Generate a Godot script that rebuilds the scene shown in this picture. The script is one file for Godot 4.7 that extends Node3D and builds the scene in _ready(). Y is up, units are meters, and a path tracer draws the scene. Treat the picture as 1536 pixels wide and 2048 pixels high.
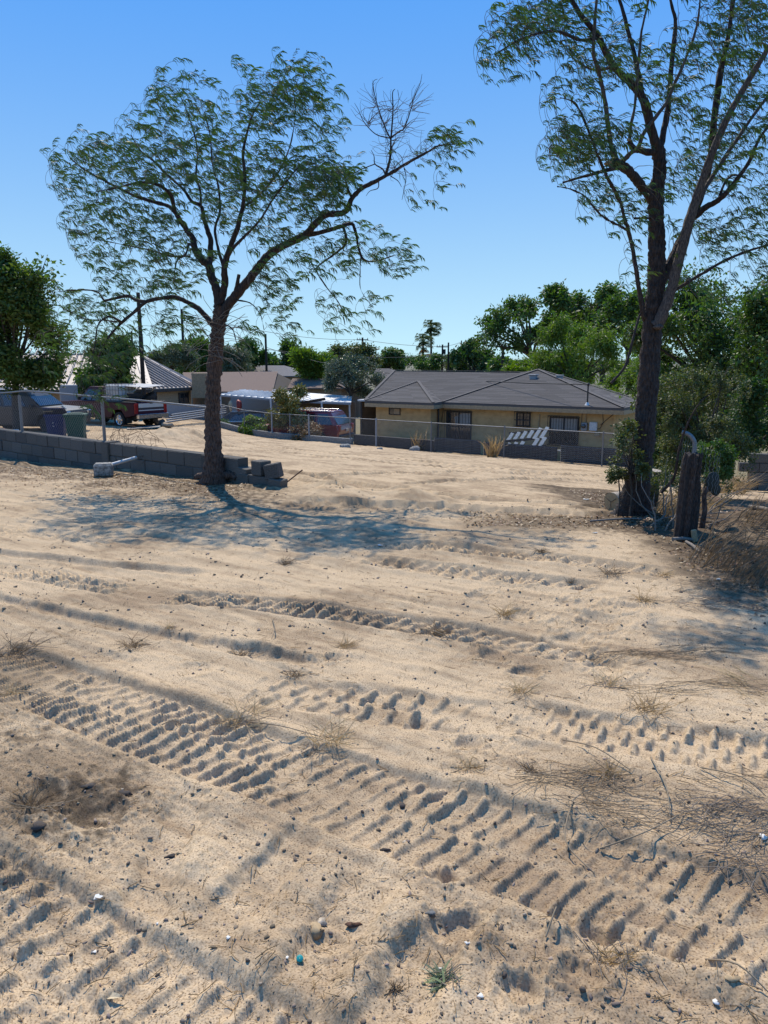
extends Node3D
# A cleared sandy lot between two trees, a block wall with chain link, and a sunken neighbourhood behind it.
# x to the right, y up, -z away from the viewer; metres. s = distance across the lot, square to the property lines.

const EYE := Vector3(0, 1.6, 0)
const PITCH := 0.19177          # the camera looks 11 degrees down
const FOCAL := 1540.0           # focal length in pixels of the 1536 x 2048 survey picture

var rng := RandomNumberGenerator.new()
var n_big := FastNoiseLite.new()
var n_mid := FastNoiseLite.new()
var n_small := FastNoiseLite.new()
var n_fine := FastNoiseLite.new()
var n_streak := FastNoiseLite.new()
var used := {}
var M := {}

# ---------------------------------------------------------------- survey helpers
func sight(px: float, py: float) -> Vector2:
	# sideways and upward slope of the sight line through a pixel, per metre of depth
	var a := (px - 768.0) / FOCAL
	var b := (1024.0 - py) / FOCAL
	var z := b * sin(PITCH) + cos(PITCH)
	return Vector2(a / z, (b * cos(PITCH) - sin(PITCH)) / z)

func spot(px: float, py: float, d: float) -> Vector3:
	var k := sight(px, py)
	return Vector3(k.x * d, EYE.y + k.y * d, -d)

func foot(px: float, d: float, sink := 0.0) -> Vector3:
	# the ground point at depth d on the bearing of a pixel column
	var k := sight(px, 860.0)
	var x := k.x * d
	return Vector3(x, base_height(x, -d) - sink, -d)

func ground_at(px: float, py: float) -> Vector3:
	var k := sight(px, py)
	var d := 1.0
	while d < 60.0:
		if EYE.y + k.y * d < base_height(k.x * d, -d):
			break
		d += 0.02 + d * 0.001
	return Vector3(k.x * d, base_height(k.x * d, -d), -d)

# ---------------------------------------------------------------- terrain
func base_height(x: float, z: float) -> float:
	var s := (x - 1.25 * z) / 1.6
	var r := 0.0
	var q := maxf(0.0, s - 6.9)
	r = -0.112 * (q - 0.9 * (1.0 - exp(-q / 0.9)))
	if s > 28.0:
		r = lerpf(r, -2.65, smoothstep(28.0, 32.0, s))
	var left := -1.35 * smoothstep(6.9, 15.0, s) - 0.2 * smoothstep(15.0, 30.0, s) - 1.0 * smoothstep(26.0, 36.0, s)
	r -= 0.2 * smoothstep(-2.5, -7.0, x) * smoothstep(4.5, 7.0, s) * smoothstep(9.0, 7.2, s)
	r = lerpf(r, left, smoothstep(-6.0, -11.0, x) * smoothstep(7.2, 12.0, s))
	if s > 60.0:
		r = lerpf(r, -2.75, smoothstep(60.0, 70.0, s))
	return r

class Track:
	var p: Vector2
	var u: Vector2
	var n: Vector2
	var length: float
	var width: float
	var depth: float
	var period: float
	var lug: float
	var bow: float
	var skew: float
	var rows: int
	var duty := 0.27
	func _init(a: Vector2, b: Vector2, w: float, dp: float, per: float, lg: float, bw := 0.0, sk := 0.5, rw := 2) -> void:
		p = a
		length = a.distance_to(b)
		u = (b - a) / length
		n = Vector2(-u.y, u.x)
		width = w
		depth = dp
		period = per
		lug = lg
		bow = bw
		skew = sk
		rows = rw

	func at(x: float, z: float, wob: float, wob2: float, worn := 0.0) -> float:
		var d := Vector2(x, z) - p
		var t := d.dot(u)
		if t < -0.15 or t > length + 0.15:
			return 0.0
		var k := t / length
		var v := d.dot(n) - bow * 4.0 * k * (1.0 - k) + wob * 0.008
		var half := width * 0.5
		if absf(v) > half + 0.22:
			return 0.0
		var a := absf(v)
		if lug == 0.0:
			a = maxf(0.0, a + wob2 * 0.022)
		var fade := smoothstep(-0.15, 0.12, t) * smoothstep(length + 0.15, length - 0.12, t) * clampf(1.0 + wob * 0.3, 0.65, 1.2)
		var h := -depth * smoothstep(half + 0.035, half - 0.012, a)
		h += depth * 0.42 * exp(-pow((a - half - 0.055) / 0.04, 2.0))
		if lug > 0.0 and a < half + 0.01:
			var row := 0.0
			var inrow := a / half
			if rows == 2:
				row = 0.5 if v > 0.0 else 0.0
			elif rows == 3:
				row = 0.5 if a < half * 0.36 else 0.0
			var f := fposmod(t / period + row + skew * (v / half) + wob * 0.06, 1.0)
			var ridge := smoothstep(0.0, 0.14, f) * smoothstep(duty + 0.16, duty, f)
			if rows == 2:
				ridge *= smoothstep(0.04, 0.12, inrow) * smoothstep(1.02, 0.9, inrow)
			elif rows == 3:
				ridge *= smoothstep(0.0, 0.07, absf(inrow - 0.36))
			h += lug * (1.0 - 0.3 * k) * ridge * clampf(1.0 + wob * 0.5 + wob2 * 0.6 - worn, 0.1, 1.3)
		return h * fade

var tracks: Array[Track] = []
var hollows: Array[Vector4] = []
var mounds: Array[Vector4] = []

func lay_tracks() -> void:
	# big lugged loader tyre, two wheels side by side, running down to the right across the foreground
	tracks.append(Track.new(Vector2(-2.3, -4.05), Vector2(1.6, -1.62), 0.47, 0.03, 0.09, 0.025, 0.03, 0.55, 2))
	tracks.append(Track.new(Vector2(-2.1, -2.52), Vector2(0.3, -1.05), 0.5, 0.032, 0.105, 0.026, 0.02, 0.15, 2))
	# deep single lugs pressed between them
	tracks.append(Track.new(Vector2(-0.72, -2.62), Vector2(-0.72, -2.0), 0.12, 0.02, 0.3, 0.0))
	tracks.append(Track.new(Vector2(-0.27, -2.36), Vector2(-0.47, -1.98), 0.12, 0.022, 0.3, 0.0))
	tracks.append(Track.new(Vector2(-0.04, -2.15), Vector2(-0.22, -1.72), 0.15, 0.024, 0.3, 0.0))
	tracks.append(Track.new(Vector2(0.2, -1.98), Vector2(0.0, -1.6), 0.13, 0.03, 0.3, 0.0))
	# narrower tread, middle distance
	tracks.append(Track.new(Vector2(-1.5, -5.15), Vector2(1.15, -4.02), 0.25, 0.03, 0.1, 0.038, -0.16, 0.7, 2))
	tracks.append(Track.new(Vector2(0.1, -6.62), Vector2(2.15, -5.78), 0.27, 0.034, 0.115, 0.046, -0.05, 0.6, 2))
	tracks.append(Track.new(Vector2(-0.1, -6.1), Vector2(1.5, -5.4), 0.22, 0.034, 0.12, 0.034, 0.02, 0.6, 2))
	# square blocks at the right edge
	tracks.append(Track.new(Vector2(0.62, -3.3), Vector2(2.4, -2.46), 0.32, 0.026, 0.1, 0.03, -0.02, 0.0, 3))
	# plain ruts left by the blade
	tracks.append(Track.new(Vector2(-4.2, -5.95), Vector2(-0.4, -3.95), 0.1, 0.034, 0.4, 0.0, 0.03))
	tracks.append(Track.new(Vector2(-4.6, -6.9), Vector2(-1.45, -5.8), 0.11, 0.034, 0.4, 0.0, 0.03))
	tracks.append(Track.new(Vector2(-3.6, -6.15), Vector2(-1.9, -5.35), 0.24, 0.014, 0.11, 0.034, 0.0, 0.4, 2))
	tracks.append(Track.new(Vector2(-4.4, -7.5), Vector2(-2.7, -6.95), 0.26, 0.016, 0.12, 0.036, 0.0, 0.4, 2))
	tracks.append(Track.new(Vector2(-0.6, -3.62), Vector2(0.5, -3.3), 0.3, 0.016, 0.12, 0.03, 0.0, 0.3, 2))
	tracks.append(Track.new(Vector2(-0.3, -3.45), Vector2(0.7, -2.95), 0.1, 0.014, 0.4, 0.0))
	tracks.append(Track.new(Vector2(-1.0, -8.7), Vector2(4.4, -8.1), 0.4, 0.05, 0.2, 0.03, 0.0))
	tracks.append(Track.new(Vector2(-0.9, -9.6), Vector2(3.2, -9.1), 0.3, 0.05, 0.2, 0.03, 0.0))
	tracks.append(Track.new(Vector2(-3.2, -17.0), Vector2(0.6, -9.7), 0.32, 0.06, 0.25, 0.03, 0.9))
	tracks.append(Track.new(Vector2(-4.8, -17.0), Vector2(-0.4, -9.9), 0.32, 0.06, 0.25, 0.03, 0.7))
	tracks.append(Track.new(Vector2(-1.0, -11.5), Vector2(6.0, -19.0), 0.34, 0.06, 0.25, 0.03, -0.7))
	tracks.append(Track.new(Vector2(0.4, -11.0), Vector2(7.5, -18.0), 0.34, 0.05, 0.25, 0.03, -0.7))
	tracks.append(Track.new(Vector2(-5.0, -25.0), Vector2(4.0, -18.0), 0.36, 0.07, 0.3, 0.0, 0.8))
	tracks.append(Track.new(Vector2(-6.0, -23.5), Vector2(3.0, -16.5), 0.36, 0.07, 0.3, 0.0, 0.8))
	for t in tracks:
		if t.p.y < -4.2:
			t.duty = 0.42
	# heel and lug hollows: x, z, radius, depth
	for h in [[0.35, -1.72, 0.055, 0.03], [0.58, -1.88, 0.1, 0.03], [0.22, -1.95, 0.07, 0.035], [0.52, -1.76, 0.06, 0.03], [-0.16, -1.9, 0.05, 0.015], [0.18, -2.18, 0.06, 0.03],
			[0.3, -2.52, 0.12, 0.012], [-1.0, -2.52, 0.11, 0.03], [-1.25, -2.6, 0.12, 0.03], [0.66, -5.2, 0.12, 0.03], [1.3, -5.0, 0.14, 0.03], [0.9, -4.75, 0.12, 0.035],
			[1.35, -4.6, 0.16, 0.03], [1.1, -4.3, 0.14, 0.03], [1.0, -5.5, 0.1, 0.035], [1.45, -5.45, 0.07, 0.04], [0.6, -4.1, 0.1, 0.03], [0.75, -3.85, 0.08, 0.035], [1.2, -3.9, 0.13, 0.025], [1.6, -4.9, 0.15, 0.03],
			[-0.3, -4.05, 0.08, 0.03], [-1.0, -3.9, 0.1, 0.015], [0.35, -3.05, 0.07, 0.025], [0.15, -3.3, 0.05, 0.025]]:
		hollows.append(Vector4(h[0], h[1], h[2], h[3]))
	# small heaps: x, z, radius, height
	for m in [[-0.75, -9.75, 0.55, 0.1], [-0.6, -9.2, 0.7, 0.07], [0.3, -9.4, 0.7, 0.1], [0.62, -2.6, 0.2, 0.03], [0.36, -2.66, 0.16, 0.03], [-0.62, -2.28, 0.16, 0.025], [-6.5, -24.0, 2.6, 0.35], [3.3, -8.0, 1.2, 0.12],
			[4.5, -7.2, 1.6, 0.22], [3.6, -6.0, 0.9, 0.1], [-0.15, -1.5, 0.16, 0.035], [-0.6, -1.45, 0.2, 0.04], [0.9, -1.75, 0.14, 0.02], [0.0, -2.0, 0.2, 0.015]]:
		mounds.append(Vector4(m[0], m[1], m[2], m[3]))

func height(x: float, z: float) -> float:
	var r := base_height(x, z)
	var d := -z
	if d < -4.0 or d > 60.0:
		return r
	var w := n_mid.get_noise_2d(x, z)
	r += n_big.get_noise_2d(x, z) * 0.04
	# scraper streaks run with the property lines
	var along := (x * 0.83 - z * -0.55)
	var across := (x * 0.55 - z * 0.83)
	var st := n_streak.get_noise_2d(along * 0.16, across)
	var st2 := n_streak.get_noise_2d(along * 0.3 + 300.0, across * 3.1)
	r += (st * (0.026 + 0.008 * smoothstep(8.0, 14.0, d)) + st2 * 0.007) * clampf(0.7 + w, 0.2, 1.2)
	r += w * 0.012
	if d < 9.0:
		var near := smoothstep(9.0, 5.0, d)
		var sm := n_small.get_noise_2d(x, z)
		r += sm * 0.006
		# broken, cloddy soil where the machine turned
		var rough := smoothstep(3.0, 1.8, d) * 0.45 + smoothstep(0.15, 0.5, n_mid.get_noise_2d(x + 40.0, z)) * 0.6
		rough += smoothstep(1.1, 0.2, Vector2(x + 1.35, z + 2.7).length()) * 0.8
		var fine := n_fine.get_noise_2d(x, z)
		r += (maxf(fine, 0.0) * 0.016 * rough + fine * 0.0026) * near
		var wob := w + sm * 0.25
		var worn := smoothstep(0.05, 0.45, n_mid.get_noise_2d(x * 0.75 - 17.0, z * 0.75)) * 0.45
		for t in tracks:
			r += t.at(x, z, wob, sm, worn)
		for h in hollows:
			var q := Vector2(x - h.x, z - h.y).length() / (h.z * (1.0 + sm * 0.7 + fine * 0.25))
			if q < 1.5:
				r -= h.w * (smoothstep(1.0, 0.45, q) - 0.3 * smoothstep(0.9, 1.1, q) * smoothstep(1.5, 1.1, q))
	elif d < 32.0:
		for t in tracks:
			if t.p.y < -8.0:
				r += t.at(x, z, w, w)
	for m in mounds:
		var q := Vector2(x - m.x, z - m.y).length() / m.z
		if q < 1.0:
			r += m.w * (1.0 - q * q) * (1.0 - q * q) * (1.0 + w * 0.5)
	return r

func soil_tone(x: float, z: float) -> Color:
	# the kinds of soil: pale sand, browner loam, dark leaf litter
	var w := n_mid.get_noise_2d(x * 1.3 + 9.0, z * 1.3)
	var b := n_big.get_noise_2d(x * 2.0 - 31.0, z * 2.0)
	var f := n_small.get_noise_2d(x * 1.7, z * 1.7 + 5.0)
	var d := -z
	var s := (x + 1.25 * d) / 1.6
	var brown := clampf(0.2 + b * 0.8 + w * 0.6 + f * 0.35, 0.0, 1.0)
	var along := (x * 0.83 + z * 0.55)
	var across := (x * 0.55 - z * 0.83)
	var st := n_streak.get_noise_2d(along * 0.16 + 70.0, across)
	brown = clampf(brown + smoothstep(0.05, 0.5, st) * 0.4 + smoothstep(0.1, 0.5, n_streak.get_noise_2d(along * 0.3 + 90.0, across * 3.1)) * 0.3, 0.0, 1.0)
	var litter := 0.0
	# strip of leaf litter along the foot of the block wall
	litter += smoothstep(4.9, 6.0, s + w * 0.7) * smoothstep(7.1, 6.8, s) * smoothstep(-0.6, -1.8, x) * (0.7 + f * 1.0)
	# under the trees and brush on the right
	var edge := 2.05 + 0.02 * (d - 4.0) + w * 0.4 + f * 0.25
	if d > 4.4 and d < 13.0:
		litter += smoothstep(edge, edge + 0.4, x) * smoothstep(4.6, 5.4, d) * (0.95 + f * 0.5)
	# dark turned patches
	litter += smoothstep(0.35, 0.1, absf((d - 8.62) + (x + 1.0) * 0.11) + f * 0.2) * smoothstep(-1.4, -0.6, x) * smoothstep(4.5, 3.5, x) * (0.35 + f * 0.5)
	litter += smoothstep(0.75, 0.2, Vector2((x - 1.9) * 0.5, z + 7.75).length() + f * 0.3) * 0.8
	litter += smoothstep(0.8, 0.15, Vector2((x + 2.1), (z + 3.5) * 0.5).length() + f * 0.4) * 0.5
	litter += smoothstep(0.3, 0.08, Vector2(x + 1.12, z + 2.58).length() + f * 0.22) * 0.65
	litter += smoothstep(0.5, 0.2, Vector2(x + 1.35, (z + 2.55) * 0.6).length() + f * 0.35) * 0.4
	litter += smoothstep(30.0, 27.0, 0.0 if s < 26.2 else 28.0) * 0.5 if s > 26.2 else 0.0
	litter = clampf(litter, 0.0, 1.0)
	var c := Color(0.622, 0.469, 0.296).lerp(Color(0.35, 0.253, 0.157), brown)
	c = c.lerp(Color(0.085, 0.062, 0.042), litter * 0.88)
	if s > 28.5:
		c = c.lerp(Color(0.24, 0.22, 0.13), smoothstep(28.5, 31.0, s) * 0.8)
	return c

func build_ground() -> void:
	var rows := PackedFloat32Array()
	var d := -7.0
	while d < 62.0:
		rows.append(d)
		if d < 0.6:
			d += 0.35
		elif d < 1.2:
			d += 0.03
		else:
			d += maxf(0.0085, (0.0031 if d < 5.6 else (0.0045 if d < 8.0 else 0.006)) * d)
	var nc := 720
	var nr := rows.size()
	var v := PackedVector3Array()
	var c := PackedColorArray()
	v.resize(nr * nc)
	c.resize(nr * nc)
	var job := func(j: int) -> void:
		var dd := rows[j]
		var w := 0.8 + 0.54 * maxf(dd, 0.0)
		for i in nc:
			var u := 2.0 * i / (nc - 1.0) - 1.0
			var x := w * (u + 1.4 * pow(u, 9.0))
			v[j * nc + i] = Vector3(x, height(x, -dd), -dd)
			c[j * nc + i] = soil_tone(x, -dd)
	for j in nr:
		job.call(j)
	var nrm := PackedVector3Array()
	nrm.resize(nr * nc)
	var idx := PackedInt32Array()
	idx.resize((nr - 1) * (nc - 1) * 6)
	var k := 0
	for j in nr:
		for i in nc:
			var a := v[j * nc + mini(i + 1, nc - 1)] - v[j * nc + maxi(i - 1, 0)]
			var b := v[mini(j + 1, nr - 1) * nc + i] - v[maxi(j - 1, 0) * nc + i]
			nrm[j * nc + i] = a.cross(b).normalized()
			if i < nc - 1 and j < nr - 1:
				var q := j * nc + i
				idx[k] = q
				idx[k + 1] = q + nc
				idx[k + 2] = q + 1
				idx[k + 3] = q + 1
				idx[k + 4] = q + nc
				idx[k + 5] = q + nc + 1
				k += 6
	var arr := []
	arr.resize(Mesh.ARRAY_MAX)
	arr[Mesh.ARRAY_VERTEX] = v
	arr[Mesh.ARRAY_NORMAL] = nrm
	arr[Mesh.ARRAY_COLOR] = c
	arr[Mesh.ARRAY_INDEX] = idx
	var m := ArrayMesh.new()
	m.add_surface_from_arrays(Mesh.PRIMITIVE_TRIANGLES, arr)
	var g := MeshInstance3D.new()
	g.name = "ground"
	g.mesh = m
	g.material_override = M.sand
	add_child(g, true)
	g.set_meta("kind", "structure")
	g.set_meta("label", "pale sandy ground of the cleared lot with tyre tracks")
	# the country beyond, one wide sheet below the lot
	var far := Acc.new()
	far.quad(Vector3(-1800, -2.95, 300), Vector3(1800, -2.95, 300), Vector3(1800, -2.95, -2200), Vector3(-1800, -2.95, -2200))
	var fo := obj("terrain", far, M.far_ground)
	fo.set_meta("kind", "structure")
	fo.set_meta("label", "flat dry country beyond the houses")

# ---------------------------------------------------------------- mesh collector
class Acc:
	var v := PackedVector3Array()
	var n := PackedVector3Array()
	var idx := PackedInt32Array()

	func tri(a: Vector3, b: Vector3, c: Vector3) -> void:
		# a, b, c run counter-clockwise seen from outside
		var m := (b - a).cross(c - a).normalized()
		var k := v.size()
		v.append(a)
		v.append(c)
		v.append(b)
		for i in 3:
			n.append(m)
			idx.append(k + i)

	func quad(a: Vector3, b: Vector3, c: Vector3, d: Vector3) -> void:
		var m := (c - a).cross(d - b).normalized()
		var k := v.size()
		v.append_array(PackedVector3Array([a, b, c, d]))
		n.append_array(PackedVector3Array([m, m, m, m]))
		idx.append_array(PackedInt32Array([k, k + 2, k + 1, k, k + 3, k + 2]))

	func box(t: Transform3D, size: Vector3, bev := 0.0) -> void:
		var h := size * 0.5
		var e := minf(bev, minf(h.x, minf(h.y, h.z)) * 0.9)
		var ax := [Vector3.RIGHT, Vector3.UP, Vector3.BACK]
		for k in 3:
			var U: Vector3 = ax[(k + 1) % 3]
			var W: Vector3 = ax[(k + 2) % 3]
			var N: Vector3 = ax[k]
			for s in [-1.0, 1.0]:
				var o: Vector3 = N * (N.dot(h) * s)
				var pu := U * (U.dot(h) - e)
				var pw := W * (W.dot(h) - e)
				if s > 0.0:
					quad(t * (o - pu - pw), t * (o + pu - pw), t * (o + pu + pw), t * (o - pu + pw))
				else:
					quad(t * (o - pu - pw), t * (o - pu + pw), t * (o + pu + pw), t * (o + pu - pw))
		if e <= 0.0:
			return
		for k in 3:
			var U: Vector3 = ax[(k + 1) % 3]
			var W: Vector3 = ax[(k + 2) % 3]
			var N: Vector3 = ax[k]
			for su in [-1.0, 1.0]:
				for sw in [-1.0, 1.0]:
					var a: Vector3 = U * (U.dot(h) * su) + W * ((W.dot(h) - e) * sw)
					var b: Vector3 = U * ((U.dot(h) - e) * su) + W * (W.dot(h) * sw)
					var l: Vector3 = N * (N.dot(h) - e)
					if su * sw > 0.0:
						quad(t * (a - l), t * (b - l), t * (b + l), t * (a + l))
					else:
						quad(t * (b - l), t * (a - l), t * (a + l), t * (b + l))
		for sx in [-1.0, 1.0]:
			for sy in [-1.0, 1.0]:
				for sz in [-1.0, 1.0]:
					var i := h - Vector3.ONE * e
					var a := t * Vector3(h.x * sx, i.y * sy, i.z * sz)
					var b := t * Vector3(i.x * sx, h.y * sy, i.z * sz)
					var c := t * Vector3(i.x * sx, i.y * sy, h.z * sz)
					if sx * sy * sz > 0.0:
						tri(a, b, c)
					else:
						tri(a, c, b)

	func beam(a: Vector3, b: Vector3, w: float, h: float, bev := 0.0) -> void:
		# a squared bar from a to b
		var d := b - a
		var up := Vector3.UP if absf(d.normalized().y) < 0.95 else Vector3.RIGHT
		var x := d.normalized()
		var z := x.cross(up).normalized()
		var y := z.cross(x)
		box(Transform3D(Basis(x, y, z), (a + b) * 0.5), Vector3(d.length(), h, w), bev)

	func tube(p: PackedVector3Array, r: PackedFloat32Array, sides := 8, caps := true, lump := 0.0, seed_ := 0.0) -> void:
		var k := v.size()
		var m := p.size()
		if m < 2:
			return
		var side := Vector3.ZERO
		for i in m:
			var t := (p[mini(i + 1, m - 1)] - p[maxi(i - 1, 0)]).normalized()
			if i == 0:
				side = t.cross(Vector3(0.31, 0.2, 0.93)).normalized()
			side = (side - t * side.dot(t)).normalized()
			var other := t.cross(side)
			for j in sides:
				var a := TAU * j / sides
				var o := side * cos(a) + other * sin(a)
				var g := 1.0
				if lump > 0.0:
					g += lump * (sin(a * 3.0 + i * 0.9 + seed_) * 0.5 + sin(a * 5.0 - i * 1.7 + seed_ * 2.0) * 0.3 + sin(i * 2.3 + a + seed_) * 0.4)
				v.append(p[i] + o * r[i] * g)
				n.append(o)
		for i in m - 1:
			for j in sides:
				var a := k + i * sides + j
				var b := k + i * sides + (j + 1) % sides
				idx.append_array(PackedInt32Array([a, a + sides, b, b, a + sides, b + sides]))
		if caps:
			fan(p[0], k, sides, (p[0] - p[1]).normalized(), false)
			fan(p[m - 1], k + (m - 1) * sides, sides, (p[m - 1] - p[m - 2]).normalized(), true)

	func fan(centre: Vector3, from: int, sides: int, m: Vector3, end: bool) -> void:
		var k := v.size()
		v.append(centre)
		n.append(m)
		for j in sides:
			v.append(v[from + j])
			n.append(m)
		for j in sides:
			var a := k + 1 + j
			var b := k + 1 + (j + 1) % sides
			if end:
				idx.append_array(PackedInt32Array([k, b, a]))
			else:
				idx.append_array(PackedInt32Array([k, a, b]))

	func rod(a: Vector3, b: Vector3, r: float, sides := 6) -> void:
		tube(PackedVector3Array([a, b]), PackedFloat32Array([r, r]), sides)

	func wire(a: Vector3, b: Vector3, r: float) -> void:
		tube(PackedVector3Array([a, b]), PackedFloat32Array([r, r]), 3, false)

	func lathe(t: Transform3D, prof: PackedVector2Array, sides := 16) -> void:
		# x of the profile is the radius, y the height along the axis
		var k := v.size()
		var m := prof.size()
		for i in m:
			var e := prof[mini(i + 1, m - 1)] - prof[maxi(i - 1, 0)]
			for j in sides:
				var a := TAU * j / sides
				var o := Vector3(cos(a), 0, sin(a))
				v.append(t * Vector3(o.x * prof[i].x, prof[i].y, o.z * prof[i].x))
				n.append((t.basis * (o * e.y - Vector3.UP * e.x)).normalized())
		for i in m - 1:
			for j in sides:
				var a := k + i * sides + j
				var b := k + i * sides + (j + 1) % sides
				idx.append_array(PackedInt32Array([a, b, a + sides, b, b + sides, a + sides]))

	func prism(poly: PackedVector3Array, push: Vector3) -> void:
		# a flat polygon (counter-clockwise seen against push) pushed along push
		var nn := Vector3.ZERO
		for i in poly.size():
			nn += poly[i].cross(poly[(i + 1) % poly.size()])
		nn = nn.normalized()
		var ux := (poly[1] - poly[0]).normalized()
		var uy := nn.cross(ux)
		var flat := PackedVector2Array()
		for p in poly:
			flat.append(Vector2((p - poly[0]).dot(ux), (p - poly[0]).dot(uy)))
		var tr := Geometry2D.triangulate_polygon(flat)
		var out := nn.dot(push) < 0.0
		for i in range(0, tr.size(), 3):
			var a := poly[tr[i]]
			var b := poly[tr[i + 1]]
			var c := poly[tr[i + 2]]
			if (b - a).cross(c - a).dot(nn) < 0.0:
				var q := b
				b = c
				c = q
			if out:
				tri(a, b, c)
				tri(a + push, c + push, b + push)
			else:
				tri(a, c, b)
				tri(a + push, b + push, c + push)
		for i in poly.size():
			var a := poly[i]
			var b := poly[(i + 1) % poly.size()]
			if out:
				quad(a, a + push, b + push, b)
			else:
				quad(a, b, b + push, a + push)

	func ball(c: Vector3, r: Vector3, seed_ := 0.0, lump := 0.0, rings := 7, sides := 10) -> void:
		var k := v.size()
		for i in rings + 1:
			var f := PI * i / rings
			for j in sides:
				var a := TAU * j / sides
				var o := Vector3(sin(f) * cos(a), cos(f), sin(f) * sin(a))
				var g := 1.0 + lump * (sin(o.x * 4.0 + seed_) + sin(o.y * 5.0 + seed_ * 1.7) + sin(o.z * 4.6 - seed_)) * 0.4
				v.append(c + o * r * g)
				n.append((o / r).normalized())
		for i in rings:
			for j in sides:
				var a := k + i * sides + j
				var b := k + i * sides + (j + 1) % sides
				idx.append_array(PackedInt32Array([a, a + sides, b, b, a + sides, b + sides]))

	func roughen(f: FastNoiseLite, amp: float, across: float, along: float) -> void:
		# pushes the skin in and out in tall furrows
		for i in v.size():
			v[i] += n[i] * f.get_noise_3d(v[i].x * across, v[i].y * along, v[i].z * across) * amp

	func mesh() -> ArrayMesh:
		var arr := []
		arr.resize(Mesh.ARRAY_MAX)
		arr[Mesh.ARRAY_VERTEX] = v
		arr[Mesh.ARRAY_NORMAL] = n
		arr[Mesh.ARRAY_INDEX] = idx
		var m := ArrayMesh.new()
		if v.size() > 0:
			m.add_surface_from_arrays(Mesh.PRIMITIVE_TRIANGLES, arr)
		return m

# ---------------------------------------------------------------- objects
func numbered(called: String) -> String:
	if not used.has(called):
		used[called] = 0
		return called
	used[called] += 1
	return "%s_%03d" % [called, used[called]]

func part(called: String, m: Mesh, mat: Material, parent: Node3D) -> MeshInstance3D:
	var o := MeshInstance3D.new()
	o.name = called
	o.mesh = m
	o.material_override = mat
	var k := 0
	while parent.has_node(NodePath(o.name)):
		k += 1
		o.name = "%s_%03d" % [called, k]
	parent.add_child(o, true)
	return o

func obj(called: String, a: Acc, mat: Material, parent: Node3D = null) -> MeshInstance3D:
	if parent:
		return part(called, a.mesh(), mat, parent)
	var o := MeshInstance3D.new()
	o.name = numbered(called)
	o.mesh = a.mesh()
	o.material_override = mat
	add_child(o, true)
	return o

func tag(o: Node3D, label: String, category: String, group := "", kind := "") -> Node3D:
	o.set_meta("label", label)
	o.set_meta("category", category)
	if group:
		o.set_meta("group", group)
	if kind:
		o.set_meta("kind", kind)
	return o

func thing(called: String, label: String, category: String, at := Vector3.ZERO, turn := 0.0, group := "") -> Node3D:
	var o := Node3D.new()
	o.name = numbered(called)
	o.position = at
	o.rotation.y = turn
	add_child(o, true)
	tag(o, label, category, group)
	return o

func swarm(called: String, m: Mesh, mat: Material, places: Array[Transform3D], parent: Node3D, tints := PackedColorArray()) -> MultiMeshInstance3D:
	var mm := MultiMesh.new()
	mm.transform_format = MultiMesh.TRANSFORM_3D
	mm.use_colors = tints.size() > 0
	mm.mesh = m
	mm.instance_count = places.size()
	for i in places.size():
		mm.set_instance_transform(i, places[i])
		if tints.size() > 0:
			mm.set_instance_color(i, tints[i])
	var o := MultiMeshInstance3D.new()
	o.name = called
	o.multimesh = mm
	o.material_override = mat
	o.set_meta("kind", "stuff")
	if parent:
		var k := 0
		while parent.has_node(NodePath(o.name)):
			k += 1
			o.name = "%s_%03d" % [called, k]
		parent.add_child(o, true)
	else:
		o.name = numbered(called)
		add_child(o, true)
	return o

# ---------------------------------------------------------------- materials
func lin(r: float, g: float, b: float) -> Color:
	return Color(r, g, b).linear_to_srgb()

func noise_image(size: int, freq: float, oct: int, seed_: int, kind := FastNoiseLite.TYPE_SIMPLEX_SMOOTH) -> Image:
	var f := FastNoiseLite.new()
	f.seed = seed_
	f.noise_type = kind
	f.frequency = freq
	f.fractal_octaves = oct
	f.fractal_gain = 0.6
	return f.get_seamless_image(size, size)

func ramp_tex(src: Image, stops: Array) -> ImageTexture:
	# stops: [position 0..1, Color]; colours are plain surface tints
	var g := Gradient.new()
	g.offsets = PackedFloat32Array(stops.map(func(s): return s[0]))
	g.colors = PackedColorArray(stops.map(func(s): return s[1]))
	var lut: Array[Color] = []
	for i in 256:
		lut.append(g.sample(i / 255.0))
	var bytes := src.get_data()
	var out := PackedByteArray()
	out.resize(bytes.size() * 3)
	for i in bytes.size():
		var c := lut[bytes[i]]
		out[i * 3] = c.r8
		out[i * 3 + 1] = c.g8
		out[i * 3 + 2] = c.b8
	return ImageTexture.create_from_image(Image.create_from_data(src.get_width(), src.get_height(), false, Image.FORMAT_RGB8, out))

func bump_tex(src: Image, strength: float) -> ImageTexture:
	var im: Image = src.duplicate()
	im.convert(Image.FORMAT_RGBA8)
	im.bump_map_to_normal_map(strength)
	return ImageTexture.create_from_image(im)

func mat(c: Color, rough := 0.85, metal := 0.0) -> StandardMaterial3D:
	var m := StandardMaterial3D.new()
	m.albedo_color = c
	m.roughness = rough
	m.metallic = metal
	return m

func skin(m: StandardMaterial3D, tex: Texture2D, bump: Texture2D, scale: Vector3, bump_scale := 1.0, world := true) -> StandardMaterial3D:
	m.uv1_triplanar = true
	m.uv1_world_triplanar = world
	m.uv1_scale = scale
	if tex:
		m.albedo_texture = tex
	if bump:
		m.normal_enabled = true
		m.normal_texture = bump
		m.normal_scale = bump_scale
	return m

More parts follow.
